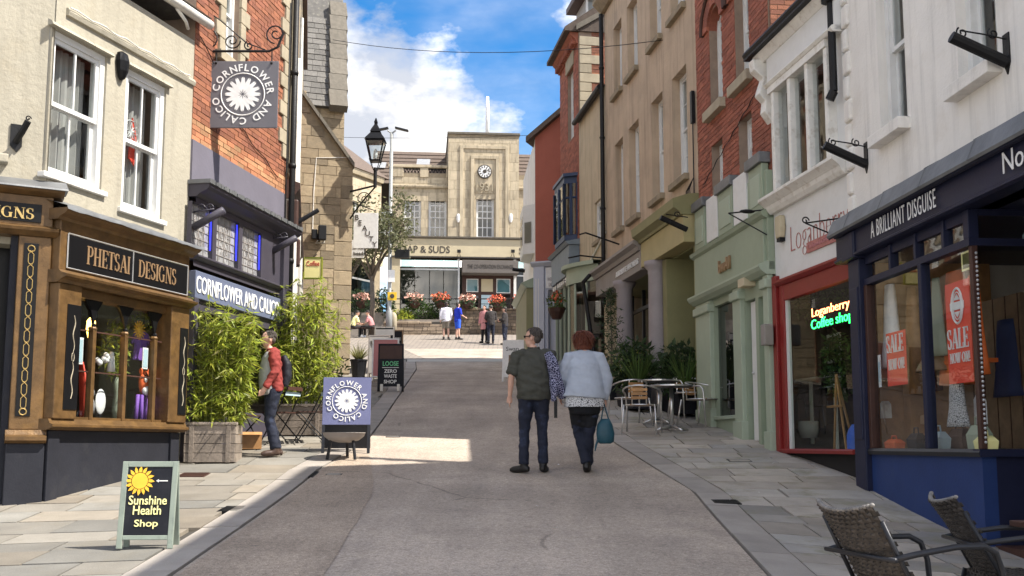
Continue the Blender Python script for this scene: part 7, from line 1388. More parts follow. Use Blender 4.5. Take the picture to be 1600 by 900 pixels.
L.build('foliage', 'leaf_dark', t)
# climbing plant on the bowed shopfront and a hanging basket
u, z = R5.uz(945, 470, -.4); q = R5.W(u, -.6, z)
t = thing('hanging_basket', 'dark hanging basket with red flower beside the bowed shopfront', 'flower basket', (R5.W(.2, -.7, R5.uz(903, 470, -.6)[1]))); MB().lathe([(.12, -.2), (.22, .0), (.24, .1)], n=10).build('basket', 'dark_wood', t); leaf_cloud((0, 0, .25), (.25, .25, .25), 130, .12, .6, 33).build('foliage', 'leaf_mid', t); leaf_cloud((0, 0, .4), (.15, .15, .15), 40, .1, .9, 34).build('blooms', 'flower_red', t); MB().tube([(0, 0, .1), (0, 0, .8), (.3, .1, .9)], .01, 4).build('hanger', 'black_iron', t)

# aluminium bistro chairs and tables
def bistro_chair():
    t = thing('bistro_chair', 'x', 'chair', group='aluminium chairs outside the sage shop'); r = .0125; hs, hb = .45, .74
    for sx in (-1, 1):
        MB().tube([(sx*.25, -.27, 0), (sx*.245, -.24, hs), (sx*.255, -.23, .60), (sx*.262, -.19, .645), (sx*.265, -.05, .66)], r, 8).build('front_leg', 'alu', t, smooth=True)
        MB().tube([(sx*.24, .30, 0), (sx*.215, .22, hs)], r, 8).build('rear_leg', 'alu', t, smooth=True)
    n = 15; MB().tube([(.265*math.cos(a)*1.0, -.05+.30*math.sin(a), .66+.08*math.sin(a)) for a in [math.pi*k/(n-1) for k in range(n)]], r, 8).build('back_rail', 'alu', t, smooth=True)
    MB().tube([(.22*math.cos(a)*(1.05 if math.sin(a) < 0 else 1), .01+.22*math.sin(a), hs) for a in [2*math.pi*k/20 for k in range(20)]], .012, 6, True).build('seat_ring', 'alu', t, smooth=True)
    for sx in (-1, 1): MB().tube([(sx*.10, .215, hs), (sx*.10, .238, .735)], .009, 6).build('back_stay', 'alu', t)
    for k in range(5): w = math.sqrt(max(.01, .21**2-((k-2)*.082)**2)); MB().box(-w, w, .01+(k-2)*.082-.034, .01+(k-2)*.082+.034, hs-.004, hs+.010).build('seat_slat', 'wood_slat', t)
    for k in range(3): MB().box(-.115, .115, .222+.008*k, .236+.008*k, .53+.06*k, .575+.06*k).build('back_slat', 'wood_slat', t, bev=.003)
    return t
def place(o, x, y, rz, label): o.location = (x, y, g(x, y)); o.rotation_euler = (math.atan2(g(x, y+.2)-g(x, y-.2), .4)*.8, 0, rz) if False else (0, 0, rz); o['label'] = label; return o
ch0 = bistro_chair(); first = True
spots = [((1003, 680), 165, 'aluminium chair with orange slats nearest the kerb, back turned'), ((985, 666), 195, 'aluminium chair behind the nearest one, beside the walking woman'), ((1098, 668), 40, 'aluminium chair on the shop side, facing the nearer table'), ((1078, 655), 20, 'aluminium chair half hidden behind the farther table'), ((1146, 652), -80, 'aluminium chair added for the reflection in the sage shop window')]  # last spot: extra chair modelled from a reflection in the shop glass
for (px, py), a, lab in spots:
    o = ch0 if first else copy_tree(ch0); first = False; p = on_ground(px, py); place(o, p.x, p.y, rad(a), lab); o.scale = (1.12, 1.1, 1.03)
def bistro_table():
    t = thing('bistro_table', 'x', 'table', group='aluminium cafe tables'); MB().lathe([(.04, .70), (.34, .715), (.35, .72), (.35, .735), (.34, .742), (.01, .744)], n=28).build('table_top', 'steel_dark', t); MB().lathe([(.352, .715), (.356, .722), (.356, .738), (.352, .743)], n=28, cap=False).build('rim', 'alu', t); MB().tube([(0, 0, .05), (0, 0, .70)], .032, 10).build('pedestal', 'alu', t, smooth=True)
    for k in range(4): a = k*math.pi/2+.4; MB().tube([(0, 0, .09), (.15*math.cos(a), .15*math.sin(a), .06), (.31*math.cos(a), .31*math.sin(a), .012)], [.03, .024, .014], 8).build('foot', 'alu', t, smooth=True)
    return t
tb0 = bistro_table()
for i, ((px, py), lab) in enumerate((((1050, 674), 'nearer round cafe table with aluminium pedestal'), ((1030, 663), 'farther round cafe table behind the nearer one'))): o = tb0 if i == 0 else copy_tree(tb0); p = on_ground(px, py); place(o, p.x, p.y, 0, lab)
# folding chairs by the bamboo
def folding_chair():
    t = thing('folding_chair', 'x', 'chair', group='folding chairs by the bamboo'); r = .010
    for sx in (-1, 1): MB().tube([(sx*.20, -.22, 0), (sx*.20, .05, .45), (sx*.20, .24, .84)], r, 6).build('long_leg', 'black_iron', t); MB().tube([(sx*.185, .25, 0), (sx*.185, -.20, .45)], r, 6).build('short_leg', 'black_iron', t)
    for k in range(6): MB().box(-.2, .2, -.20+k*.07, -.155+k*.07, .445, .46).build('seat_slat', 'dark_wood', t)
    for k in range(2): MB().box(-.2, .2, .185+.04*k, .198+.04*k, .70+.075*k, .755+.075*k).build('back_slat', 'pale_blue' if k == 0 else 'dark_wood', t)
    MB().tube([(-.185, .2, .06), (.185, .2, .06)], r*.8, 5).build('stretcher', 'black_iron', t); return t
fc0 = folding_chair()
for i, ((px, py), a, lab) in enumerate((((376, 700), 75, 'black folding chair between planter and man in red jacket'), ((438, 694), -110, 'black folding chair just behind the man in red jacket'), ((484, 692), -70, 'black folding chair beside the blue flower board'))): o = fc0 if i == 0 else copy_tree(fc0); p = on_ground(px, py); place(o, p.x, p.y, rad(a), lab)
p = on_ground(366, 708); t = thing('cardboard_box', 'open cardboard box under the folding chair by the planter', 'box', (p.x+.12, p.y+.35, g(p.x, p.y+.35)), .3); b = MB(); b.box(-.16, .16, -.12, -.112, 0, .24); b.box(-.16, .16, .112, .12, 0, .24); b.box(-.16, -.152, -.112, .112, 0, .24); b.box(.152, .16, -.112, .112, 0, .24); b.box(-.15, .15, -.11, .11, .002, .01); b.build('carton', 'wood_slat', t); MB().add([(-.16, -.12, .24), (.16, -.12, .24), (.16, -.2, .2), (-.16, -.2, .2)], [(0, 1, 2, 3)]).build('flap', 'wood_slat', t)
# wicker armchairs at the near edge
def wicker_chair():
    t = thing('wicker_chair', 'x', 'chair', group='dark wicker armchairs in front'); W2 = .25; n, m = 22, 18; hgt = .40; back = MB()
    def P(i, j, off=0):
        u = i/n*2-1; v = j/m; y = .22+.20*v+.05*v*v+off; x = u*W2*(1-.05*v); z = .42+hgt*v-.02*abs(u)*0+.035*u*u*v; return Vector((x, y-.05*u*u, z))
    for j in range(m):                           # woven strands, over and under
        for i in range(n):
            o = .009*(1 if (i+j) % 2 else -1); a, b_, c, d = P(i-.10, j+.03, o), P(i+1.10, j+.03, o), P(i+1.10, j+.97, o), P(i-.10, j+.97, o); th = Vector((0, .012, 0)); mid = (a+b_+c+d)/4+Vector((0, -.005, 0)); midb = (a+b_+c+d)/4+Vector((0, .017, 0)); back.add([a, b_, c, d, mid, midb], [(0, 1, 4), (1, 2, 4), (2, 3, 4), (3, 0, 4), (1, 0, 5), (2, 1, 5), (3, 2, 5), (0, 3, 5)])
    o = back.build('woven_back', 'wicker', t); o['kind'] = 'stuff'
    lin = MB(); 
    for i in range(n):
        lin.quad(P(i, 0), P(i+1, 0), P(i+1, m), P(i, m))
    lin.build('back_lining', 'wicker', t)
    b = MB(); 
    for i in range(26): q = P(n*i/25, m); b.ball(q+Vector((0, .0, .004)), (.013, .014, .011), 7, 5)
    o = b.build('woven_edge', 'wicker_edge', t, smooth=True); o['kind'] = 'stuff'
    seat = MB()
    for i in range(16):
        for j in range(16):
            x0, y0 = -.25+i*.5/16, -.26+j*.5/16; e = .006*(1 if (i+j) % 2 else -1); seat.box(x0+.001, x0+.03, y0+.001, y0+.03, .40+e, .42+e)
    o = seat.build('woven_seat', 'wicker', t); o['kind'] = 'stuff'
    MB().box(-.25, .25, -.26, .24, .375, .395).build('seat_frame', 'steel_dark', t)
    for sx in (-1, 1):
        MB().tube([(sx*.27, .34, .60), (sx*.285, .22, .625), (sx*.29, .0, .655), (sx*.29, -.16, .655), (sx*.288, -.23, .62), (sx*.285, -.265, .53), (sx*.28, -.28, .3), (sx*.275, -.29, 0)], .0155, 10).build('arm', 'steel_dark', t, smooth=True)
        MB().tube([(sx*.255, .24, .42), (sx*.26, .36, 0)], .0155, 8).build('rear_leg', 'steel_dark', t, smooth=True); MB().tube([(sx*.252, .19, .40), (sx*.252, .38, .78)], .012, 8).build('back_stay', 'steel_dark', t, smooth=True)
    MB().tube([(-.30, .345, .60), (.30, .345, .60)], .0125, 8).build('cross_bar', 'steel_dark', t, smooth=True); return t
wc0 = wicker_chair(); fx = lambda vx, vy: math.atan2(vx, -vy)     # the chair faces -Y at rest
for i, (x, y, v, lab) in enumerate(((2.08, 5.34, (.965, .26), 'dark wicker armchair nearest the kerb, back towards us'), (2.90, 5.92, (.99, -.12), 'dark wicker armchair nearest the navy shopfront'))):
    o = wc0 if i == 0 else copy_tree(wc0); o.location = (x, y, g(x, y)); o.rotation_euler = (0, 0, fx(*v)); o['label'] = lab
t = thing('cafe_table', 'brown wooden cafe table top cut by the right edge', 'table', (3.38, 5.9, g(3.38, 5.9)), .2); MB().box(-.36, .36, -.36, .36, .70, .735).build('table_top', 'dark_wood', t, bev=.006); MB().tube([(0, 0, .03), (0, 0, .7)], .035, 10).build('pedestal', 'steel_dark', t); MB().lathe([(.24, 0), (.24, .02), (.05, .05)], n=20).build('base', 'steel_dark', t)
# ironwork let into the ground, litter
def cover(px, py, w, d, lab, m='black_iron', name='drain_cover', slots=5):
    p = on_ground(px, py); s = (g(p.x, p.y+.2)-g(p.x, p.y-.2))/.4; t = thing(name, lab, 'drain cover', (p.x, p.y, p.z+.006)); t.rotation_euler = (math.atan(s), 0, 0)
    MB().box(-w/2, w/2, -d/2, d/2, -.03, .002).build('frame', m, t)
    for k in range(slots): y = -d/2+d*(k+.5)/slots; MB().box(-w/2+.02, w/2-.02, y-d/slots*.28, y+d/slots*.28, .002, .008).build('bar', m if slots > 3 else 'slab_grey', t)
cover(468, 742, .42, .42, 'iron drain grating at the left kerb beyond the sage board', slots=6); cover(372, 796, .34, .3, 'small iron drain in the kerb behind the sage board', slots=5); cover(302, 743, .34, .28, 'rusty iron cover in front of the wooden planter', 'dark_wood', slots=4); cover(522, 742, .2, .1, 'small iron plate in the road below the blue board', slots=3); cover(1133, 785, .30, .22, 'iron drain in the right hand kerb stones', slots=5); cover(1155, 720, .3, .2, 'iron cover in slabs before the sage shop', slots=3)
cover(614, 683, .22, .08, 'small iron plate in the road near the blue board leg', slots=3)
for k, (px, py) in enumerate(((1178, 772), (873, 727), (842, 792), (870, 826), (1140, 783), (1205, 725))):
    p = on_ground(px, py); o = MB().add([(0, 0, 0), (.05, .01, .004), (.045, .035, .010), (.005, .03, .003)], [(0, 1, 2, 3)]).build('paper_scrap', 'chalk_white'); o.location = (p.x, p.y, p.z+.006); o.rotation_euler = (.1, 0, k); o.scale = (1.6, 1.6, 1) if k == 0 else (.7, .7, 1)
    tag(o, ('larger white paper scrap on the slabs near the kerb', 'white paper scrap on the road between the couple', 'white paper scrap on the road below the man', 'tiny white scrap on the road lower down', 'white scrap beside the kerb drain', 'white scrap before the red shopfront')[k], 'litter')
# ------------------------------------------------------------------ people
FUSE = []
def fuse(b, name, m, parent, vox=.012, sm=6, smf=.5):   # one continuous skin round the shapes; finished for all people at once below
    o = mkobj(name, b.mesh(name), m, parent); r = o.modifiers.new('skin', 'REMESH'); r.mode = 'VOXEL'; r.voxel_size = vox; r.use_smooth_shade = True
    s = o.modifiers.new('soften', 'SMOOTH'); s.iterations = sm; s.factor = smf; FUSE.append((o, m)); return o
def finish_people():
    dg = bpy.context.evaluated_depsgraph_get(); dg.update(); got = [(o, m, bpy.data.meshes.new_from_object(o.evaluated_get(dg))) for o, m in FUSE]
    for k, (o, m, nm) in enumerate(got):
        o.modifiers.clear(); o.data = nm; nm.materials.clear(); nm.materials.append(MT[m]); nm.polygons.foreach_set('use_smooth', [True]*len(nm.polygons))
        amp = {'shirt': .018, 'jacket': .018, 'cardigan': .008, 'trousers': .010, 'dark_culottes': .008, 'top': .010, 'grey_top': .008, 'scarf': .008, 'backpack': .005, 'hair': .004}.get(o.name.split('.')[0], 0)
        if amp:                                  # folds of cloth
            ns = [v.normal.copy() for v in nm.vertices]; f = 34 if 'hair' in o.name else 11
            for v, n in zip(nm.vertices, ns):
                c = v.co; q = Vector((c.x*f*.7+c.z*f*.55+k, c.y*f*.7, c.z*f*1.15)); w = mnoise.noise(q)+.5*mnoise.noise(q*2.1); v.co = c+n*amp*w
V = Vector
def hand(b, w, d, fwd, k=1.0, curl=.5, side=1):   # palm and five fingers from the wrist along d; fwd = palm's thumb side
    w, d, f = V(w), V(d).normalized(), V(fwd).normalized(); n = d.cross(f).normalized()
    b.tube([w, w+d*.04*k, w+d*.085*k], [(.022*k, .030*k), (.018*k, .040*k), (.016*k, .040*k)], 8) if abs(d.z) > .5 else b.tube([w, w+d*.085*k], [.028*k, .034*k], 8)
    for i, l in enumerate((.072, .080, .075, .058)):
        q = w+d*.08*k+f*(.030-.020*i)*k; c = n*side
        b.tube([q, q+d*l*.5*k+c*curl*.012*k, q+d*l*.85*k+c*curl*.04*k], [.0095*k, .009*k, .007*k], 6)
    q = w+d*.025*k+f*.026*k; b.tube([q, q+f*.024*k+d*.03*k, q+f*.026*k+d*.065*k], [.012*k, .011*k, .008*k], 6)
def head(parent, bodyb, c, yaw, k=1.0, pitch=0):   # adds the skull, jaw, nose, ears to the body mesh; returns the head frame
    M = Matrix.Translation(c) @ Matrix.Rotation(yaw, 4, 'Z') @ Matrix.Rotation(pitch, 4, 'X') @ Matrix.Scale(k, 4); h = MB()
    h.ball((0, -.005, .03), (.075, .095, .098), 16, 12); h.ball((0, .030, -.045), (.055, .060, .065), 12, 9); h.ball((0, .060, -.085), (.026, .024, .022), 8, 6)
    h.tube([(0, .084, .025), (0, .104, -.018), (0, .088, -.030)], [.009, .015, .010], 6); h.ball((0, .086, -.055), (.024, .010, .011), 8, 5)
    for sx in (-1, 1): h.ball((sx*.078, -.005, -.005), (.011, .020, .032), 8, 6); h.ball((sx*.032, .078, .018), (.018, .012, .010), 6, 5)
    bodyb.add([M @ v for v in h.v], h.f); return M
def hmb(M): return MB(M=M)
def strands(M, parent, m, n, L, rad_=(.08, .098, .09), c=(0, -.02, .05), seed=1, face=.02):
    R_ = random.Random(seed); b = MB(M=M)
    for _ in range(n):
        a, e = R_.uniform(0, 6.283), R_.uniform(-.2, 1.0); ce = math.sqrt(1-min(1, e*e)); d = Vector((ce*math.cos(a), ce*math.sin(a), e))
        if d.y > .45 and d.z < .55: continue
        q = Vector((c[0]+d.x*rad_[0], c[1]+d.y*rad_[1], c[2]+d.z*rad_[2])); t = (Vector((d.x*.5+R_.gauss(0, .25), d.y*.5-.2+R_.gauss(0, .25), -.8+d.z*.2))); t = (t-d*t.dot(d)*.8).normalized(); l = L*R_.uniform(.6, 1.3); b.tube([q-d*.003, q+d*.006+t*l*.5, q+d*.004+t*l], [.006, .005, .0015], 4)
    return b.build('hair_strands', m, parent)
def person(name, label, x, y, yaw, H=1.75, z=None, vox=.014):
    t = thing(name, label, 'person', (x, y, (g(x, y) if z is None else z)), yaw); t.scale = (H/1.76,)*3; return t
def leg_pts(hip, knee, ank): return [V(hip)+V((0, 0, .04)), V(hip), V(hip).lerp(V(knee), .5), V(knee), V(knee).lerp(V(ank), .4)+V((0, -.012, 0)), V(ank)]
LEGR = [(.10, .095), (.105, .098), (.082, .080), (.062, .058), (.062, .058), (.043, .04)]
def body(t, hips, knees, anks, shs, elbs, wrs, hd, hyaw, toes, hk=1.0, vox=.0085, hpitch=0, handdir=None, curl=(.5, .5), lean=V((0, 0, 0))):
    b = MB(); top = V((0, 0, 1.46))+lean
    b.tube([V((0, 0, .92)), V((0, .0, 1.05))+lean*.3, V((0, 0, 1.2))+lean*.5, V((0, 0, 1.34))+lean*.8, top, top+V((0, 0, .05))], [(.10, .15), (.10, .145), (.105, .15), (.10, .16), (.07, .13), (.05, .06)], 12)
    b.tube([top, top.lerp(V(hd), .5)+V((0, -.01, 0)), V(hd)], [.058, .054, .05], 10)
    for i in (0, 1):
        b.tube(leg_pts(hips[i], knees[i], anks[i]), [(a*.86, c*.86) for a, c in LEGR], 10); td = V(toes[i]).normalized(); a = V(anks[i]); b.tube([a+V((0, 0, .0))-td*.05+V((0, 0, -.04)), a+td*.06+V((0, 0, -.045)), a+td*.15+V((0, 0, -.055))], [.035, .036, .028], 8)
        s, e, w = V(shs[i]), V(elbs[i]), V(wrs[i]); b.tube([s.lerp(top, .4), s, s.lerp(e, .5), e, e.lerp(w, .35), w], [.05, .058, .048, .040, .040, .026], 9)
        d = (w-e).normalized() if not handdir or handdir[i] is None else V(handdir[i]); hand(b, w, d, (0, 1, 0) if abs(d.y) < .7 else (0, 0, 1), 1.0, curl[i], -1 if i else 1)
    M = head(t, b, V(hd)+V((0, 0, .10)), hyaw, hk, hpitch); fuse(b, 'body', 'skin', t, vox, 4); return M
def trousers(t, hips, knees, anks, m, k=1.0, end=1.0, vox=.014, waist=.98, name='trousers', wide=1.0):
    b = MB(); b.tube([(0, 0, waist+.03), (0, -.005, waist-.06), (0, -.012, .86)], [(.125*k, .165*k), (.135*k, .175*k), (.12*k, .165*k)], 14)
    for i in (0, 1):
        P = leg_pts(hips[i], knees[i], anks[i]); Rr = [(a*k*1.0+.008, c*k+.008) for a, c in LEGR]; Rr[-1] = (.062*wide, .058*wide); Rr[-2] = (.068, .064)
        if end < 1: P = P[:4]; P[3] = P[2].lerp(P[3], end*1.0); Rr = Rr[:4]; Rr[3] = (.085*k, .085*k)
        b.tube(P, Rr, 12)
    return fuse(b, name, m, t, vox, 5)
def shoes(t, anks, toes, m, k=1.0, pitch=(0, 0)):
    for i in (0, 1):
        a, d = V(anks[i]), V(toes[i]).normalized(); d = V((d.x, d.y, d.z)); b = MB(); dn = V((0, 0, -1))
        b.tube([a+V((0, 0, .045)), a-d*.01-V((0, 0, .02)), a+d*.02-V((0, 0, .05))], [.050, .052, .05], 10); b.tube([a-d*.075+dn*.058, a-d*.02+dn*.05, a+d*.06+dn*.055, a+d*.14+dn*.062, a+d*.19+dn*.068], [.032, .047, .048, .042, .022], 10); fuse(b, 'shoe', m, t, .011, 4)
# the man in the olive shirt, walking away with his head turned to the left
px0, Y0 = 834, on_ground(834, 739).y; X0 = (px0-800)/1600*Y0
m1 = person('person', 'person in olive shirt and dark jeans walking away, head turned aside in sunglasses', X0, Y0, 0, 1.77)
hips = ((-.095, 0, .90), (.095, 0, .90)); knees = ((-.115, .03, .50), (.105, .07, .50)); anks = ((-.125, .0, .095), (.115, .05, .10)); toes = ((-.85, .45, 0), (.25, .9, 0))
shs = ((-.20, 0, 1.43), (.20, 0, 1.43)); elbs = ((-.275, -.04, 1.17), (.27, .06, 1.18)); wrs = ((-.295, .02, .93), (.22, .24, 1.10))
M = body(m1, hips, knees, anks, shs, elbs, wrs, (-.01, .01, 1.545), rad(72), toes)
trousers(m1, hips, knees, anks, 'jeans', 1.0, wide=1.12); shoes(m1, anks, toes, 'boot')
b = MB(); b.tube([(0, -.005, .885), (0, -.01, .98), (0, -.012, 1.10), (0, -.01, 1.24), (0, 0, 1.36), (0, .0, 1.44), (0, .0, 1.495), (0, .005, 1.525)], [(.150, .205), (.160, .215), (.162, .218), (.150, .215), (.132, .215), (.105, .195), (.075, .115), (.062, .07)], 18)
for i, sx in ((0, -1), (1, 1)): e = V(elbs[i]); s = V(shs[i]); b.tube([(sx*.10, 0, 1.44), s, s.lerp(e, .5), e+V((0, 0, .02))], [.085, .088, .082, .078], 10)
fuse(b, 'shirt', 'olive_shirt', m1, .012, 5)
b = MB(); b.tube([(.0, -.045, 1.515), (.055, -.02, 1.52), (.06, .03, 1.53)], [.018]*3, 6); b.tube([(.0, -.045, 1.515), (-.055, -.02, 1.52), (-.06, .03, 1.53)], [.018]*3, 6); b.build('collar', 'olive_shirt', m1, smooth=True)
h = hmb(M); h.ball((0, -.026, .055), (.080, .090, .082), 14, 10); h.ball((0, -.055, .005), (.073, .052, .070), 12, 8); h.build('hair', 'hair_grey', m1, smooth=True); strands(M, m1, 'hair_grey', 260, .035, seed=3)
h = hmb(M); h.box(-.058, .058, .092, .100, .008, .034); h.box(-.082, -.076, -.01, .095, .016, .028); h.box(.076, .082, -.01, .095, .016, .028); h.build('sunglasses', 'black_gloss', m1)
# patterned scarf and long strap bag on his right shoulder
b = MB(); b.tube([(.17, -.10, 1.46), (.22, -.13, 1.34), (.26, -.10, 1.16), (.30, -.06, 1.02), (.36, -.03, .90)], [(.03, .05), (.05, .075), (.05, .085), (.05, .09), (.03, .05)], 10); b.tube([(.24, -.09, 1.2), (.25, -.10, 1.0), (.24, -.09, .86)], [.05, .06, .03], 8); fuse(b, 'scarf', 'scarf', m1, .012, 2); MB().box(.245, .285, -.10, -.075, .66, .90).build('bag_strap', 'black_gloss', m1)
# the woman in the pale blue cardigan
px0 = 913; Y1 = on_ground(px0, 739).y; X1 = (px0-800)/1600*Y1
w1 = person('person', 'person with red bob in pale blue cardigan walking away with teal bag', X1, Y1, 0, 1.76)
hips = ((-.10, 0, .88), (.10, 0, .88)); knees = ((-.075, .10, .49), (.055, .02, .48)); anks = ((.02, .02, .115), (.045, .18, .10)); toes = ((.1, .92, -.25), (.1, 1, 0))
shs = ((-.185, 0, 1.41), (.185, 0, 1.41)); elbs = ((-.30, .0, 1.14), (.29, -.02, 1.14)); wrs = ((-.29, .14, .95), (.25, .03, .88))
M = body(w1, hips, knees, anks, shs, elbs, wrs, (-.01, .05, 1.52), rad(8), toes, curl=(.6, 1.4))
trousers(w1, hips, knees, anks, 'jeans', 1.02, wide=1.2); shoes(w1, anks, toes, 'boot')
b = MB(); b.tube([(0, -.01, .93), (0, -.01, .80), (0, 0, .72)], [(.165, .21), (.155, .205), (.14, .19)], 16); 
for i in (0, 1): b.tube([V(hips[i]), V(hips[i]).lerp(V(knees[i]), .6), V(knees[i])+V((0, 0, .06))], [.11, .09, .085], 10)
fuse(b, 'dark_culottes', 'jeans_dark', w1, .014, 5)
b = MB(); n = 30
rs = [[(1.0*w_*math.cos(a)*(1+.03*math.sin(9*a)), d_*math.sin(a)*(1+.03*math.sin(9*a)), z_) for a in [2*math.pi*k/n for k in range(n)]] for z_, w_, d_ in ((.80, .25, .185), (.90, .25, .18), (1.0, .235, .17))]
b.rings(rs, False).build('blouse_hem', 'blouse', w1, smooth=True)
b = MB(); b.tube([(-.01, -.02, .915), (-.005, -.02, .98), (0, -.02, 1.08), (0, -.015, 1.2), (0, -.005, 1.32), (0, .01, 1.41), (0, .02, 1.47), (0, .035, 1.50)], [(.185, .275), (.185, .262), (.172, .235), (.155, .215), (.140, .212), (.118, .20), (.085, .13), (.066, .075)], 22)
for i, sx in ((0, -1), (1, 1)): s, e, w = V(shs[i]), V(elbs[i]), V(wrs[i]); b.tube([(sx*.09, .01, 1.42), s, s.lerp(e, .5), e, e.lerp(w, .5), w-(w-e)*.05], [.085, .088, .078, .07, .062, .052], 10)
fuse(b, 'cardigan', 'cardigan', w1, .012, 4)
h = hmb(M); h.ball((0, -.02, .045), (.098, .108, .092), 16, 11); h.tube([(0, -.045, .05), (0, -.055, -.03), (0, -.045, -.105)], [(.085, .105), (.085, .112), (.06, .100)], 16); 
for sx in (-1, 1): h.tube([(sx*.085, .0, .04), (sx*.09, .01, -.04), (sx*.08, .015, -.1)], [.03, .032, .018], 8)
hb = MB(); hb.add([M @ v for v in h.v], h.f); fuse(hb, 'hair', 'hair_red', w1, .009, 3); strands(M, w1, 'hair_red', 420, .10, (.100, .112, .098), (0, -.022, .04), 4)
bg = thing('tote_bag', 'teal blue fabric bag carried in the red haired person\'s hand', 'bag', (X1+.225, Y1-.02, g(X1, Y1)+.30)); b = MB(); n = 16; rs = []
for z_, w_, d_ in ((0, .075, .04), (.03, .115, .06), (.14, .125, .065), (.26, .105, .05), (.34, .06, .03)): rs.append([(.03+w_*math.cos(a)*(1+.05*math.sin(3*a+z_*20)), d_*math.sin(a), z_) for a in [2*math.pi*k/n for k in range(n)]])
bg.scale = (.9, .9, .9); bg.location.z += .05; b.rings(rs).build('bag_body', 'teal_bag', bg, smooth=True); MB().tube([(-.03, -.02, .30), (.0, -.01, .46), (.015, 0, .54)], .010, 6).tube([(.09, .02, .30), (.04, .01, .46), (.02, 0, .54)], .010, 6).build('handle', 'teal_bag', bg); MB().tube([(-.07, -.03, .06), (-.10, -.03, -.02), (-.115, -.03, -.10)], [.018, .016, .008], 6).build('tail_strap', 'teal_bag', bg)
# the person in the red jacket among the bamboo, facing the shop
p = on_ground(412, 711); r1 = person('person', 'person in red jacket and grey top half hidden by bamboo', p.x+.13, p.y-.12, rad(112), 1.70)
hips = ((-.09, 0, .90), (.09, 0, .90)); knees = ((-.09, .06, .49), (.10, .02, .50)); anks = ((-.09, -.03, .10), (.10, -.10, .10)); toes = ((-.1, 1, 0), (.15, 1, 0)); shs = ((-.19, .02, 1.42), (.19, 0, 1.42)); elbs = ((-.24, .02, 1.16), (.25, -.03, 1.16)); wrs = ((-.24, .14, .95), (.26, .0, .92)); ln = V((0, .04, 0))
M = body(r1, hips, knees, anks, shs, elbs, wrs, (0, .08, 1.53), rad(6), toes, lean=ln, hpitch=-.2)
trousers(r1, hips, knees, anks, 'jeans', 1.0, wide=1.1); shoes(r1, anks, toes, 'shoe_brown')
b = MB(); b.tube([(0, .04, .86), (0, .055, 1.0), (0, .06, 1.2), (0, .05, 1.38), (0, .04, 1.46)], [(.135, .165), (.145, .17), (.135, .17), (.11, .17), (.07, .1)], 16); fuse(b, 'grey_top', 'grey_tee', r1, .013, 4)
b = MB(); b.tube([(0, -.035, .90), (0, -.02, 1.0), (0, -.005, 1.15), (0, .0, 1.30), (0, .015, 1.41), (0, .03, 1.48), (0, .04, 1.52)], [(.115, .20), (.12, .205), (.12, .205), (.115, .21), (.105, .195), (.08, .12), (.07, .075)], 18)
for i, sx in ((0, -1), (1, 1)): s, e, w = V(shs[i]), V(elbs[i]), V(wrs[i]); b.tube([(sx*.09, .01, 1.43), s, s.lerp(e, .5), e, e.lerp(w, .5), w], [.08, .085, .075, .068, .06, .05], 10)
fuse(b, 'jacket', 'red_jacket', r1, .012, 4)
b = MB(); b.tube([(0, -.15, .98), (0, -.18, 1.12), (0, -.17, 1.30), (0, -.13, 1.42)], [(.06, .12), (.085, .14), (.08, .13), (.04, .09)], 12); fuse(b, 'backpack', 'black_blue', r1, .014, 3); MB().tube([(.13, -.08, 1.42), (.14, .04, 1.46), (.13, .11, 1.34), (.15, .06, 1.15), (.14, -.1, 1.06)], .016, 6).build('strap', 'black_blue', r1)
h = hmb(M); h.ball((0, -.03, .055), (.080, .086, .080), 14, 10); h.ball((0, -.055, .005), (.073, .05, .068), 12, 8); h.build('hair', 'hair_grey', r1, smooth=True); strands(M, r1, 'hair_grey', 200, .035, (.079, .088, .082), (0, -.03, .055), seed=6)
# the people on the square, small in the picture
def far_person(px, py, Htot, yaw, lab, top, bottom, hair, shorts=False, arms=None, shoe='boot', long=False, bag=None):
    p = on_ground(px, py); t = person('person', lab, p.x, p.y, yaw, Htot); hips = ((-.09, 0, .90), (.09, 0, .90)); knees = ((-.10, .03, .50), (.10, .0, .50)); anks = ((-.11, 0, .095), (.11, .02, .095)); toes = ((-.2, 1, 0), (.25, 1, 0)); shs = ((-.19, 0, 1.42), (.19, 0, 1.42)); elbs, wrs = arms or (((-.25, -.02, 1.15), (.25, -.02, 1.15)), ((-.25, .06, .92), (.25, .06, .92)))
    M = body(t, hips, knees, anks, shs, elbs, wrs, (0, .02, 1.535), 0, toes, vox=.016); trousers(t, hips, knees, anks, bottom, 1.05, .9 if shorts else 1.0, .02, name='shorts' if shorts else 'trousers'); shoes(t, anks, toes, shoe)
    b = MB(); b.tube([(0, 0, .84 if not long else .62), (0, -.005, 1.0), (0, -.005, 1.2), (0, 0, 1.36), (0, 0, 1.44), (0, .01, 1.51)], [(.145, .20), (.14, .19), (.135, .19), (.125, .2), (.10, .18), (.062, .07)], 14)
    for i, sx in ((0, -1), (1, 1)): s, e, w = V(shs[i]), V(elbs[i]), V(wrs[i]); b.tube([(sx*.09, 0, 1.43), s, s.lerp(e, .5), e]+([w] if top != 'shirt_blue' else []), [.08, .082, .072, .066]+([.05] if top != 'shirt_blue' else []), 9)
    fuse(b, 'top', top, t, .018, 4); h = hmb(M); h.ball((0, -.02, .05), (.083, .10, .09), 12, 8)
    if long or hair == 'hair_dark': h.ball((0, -.05, -.03), (.075, .055, .10), 10, 7)
    h.build('hair', hair, t, smooth=True)
    if bag: q = MB(); q.tube([(.26, .12, .9), (.27, .12, 1.02), (.26, .1, 1.15)], [(.06, .1), (.08, .13), (.04, .08)], 8); q.build('shoulder_bag', bag, t, smooth=True)
    return t
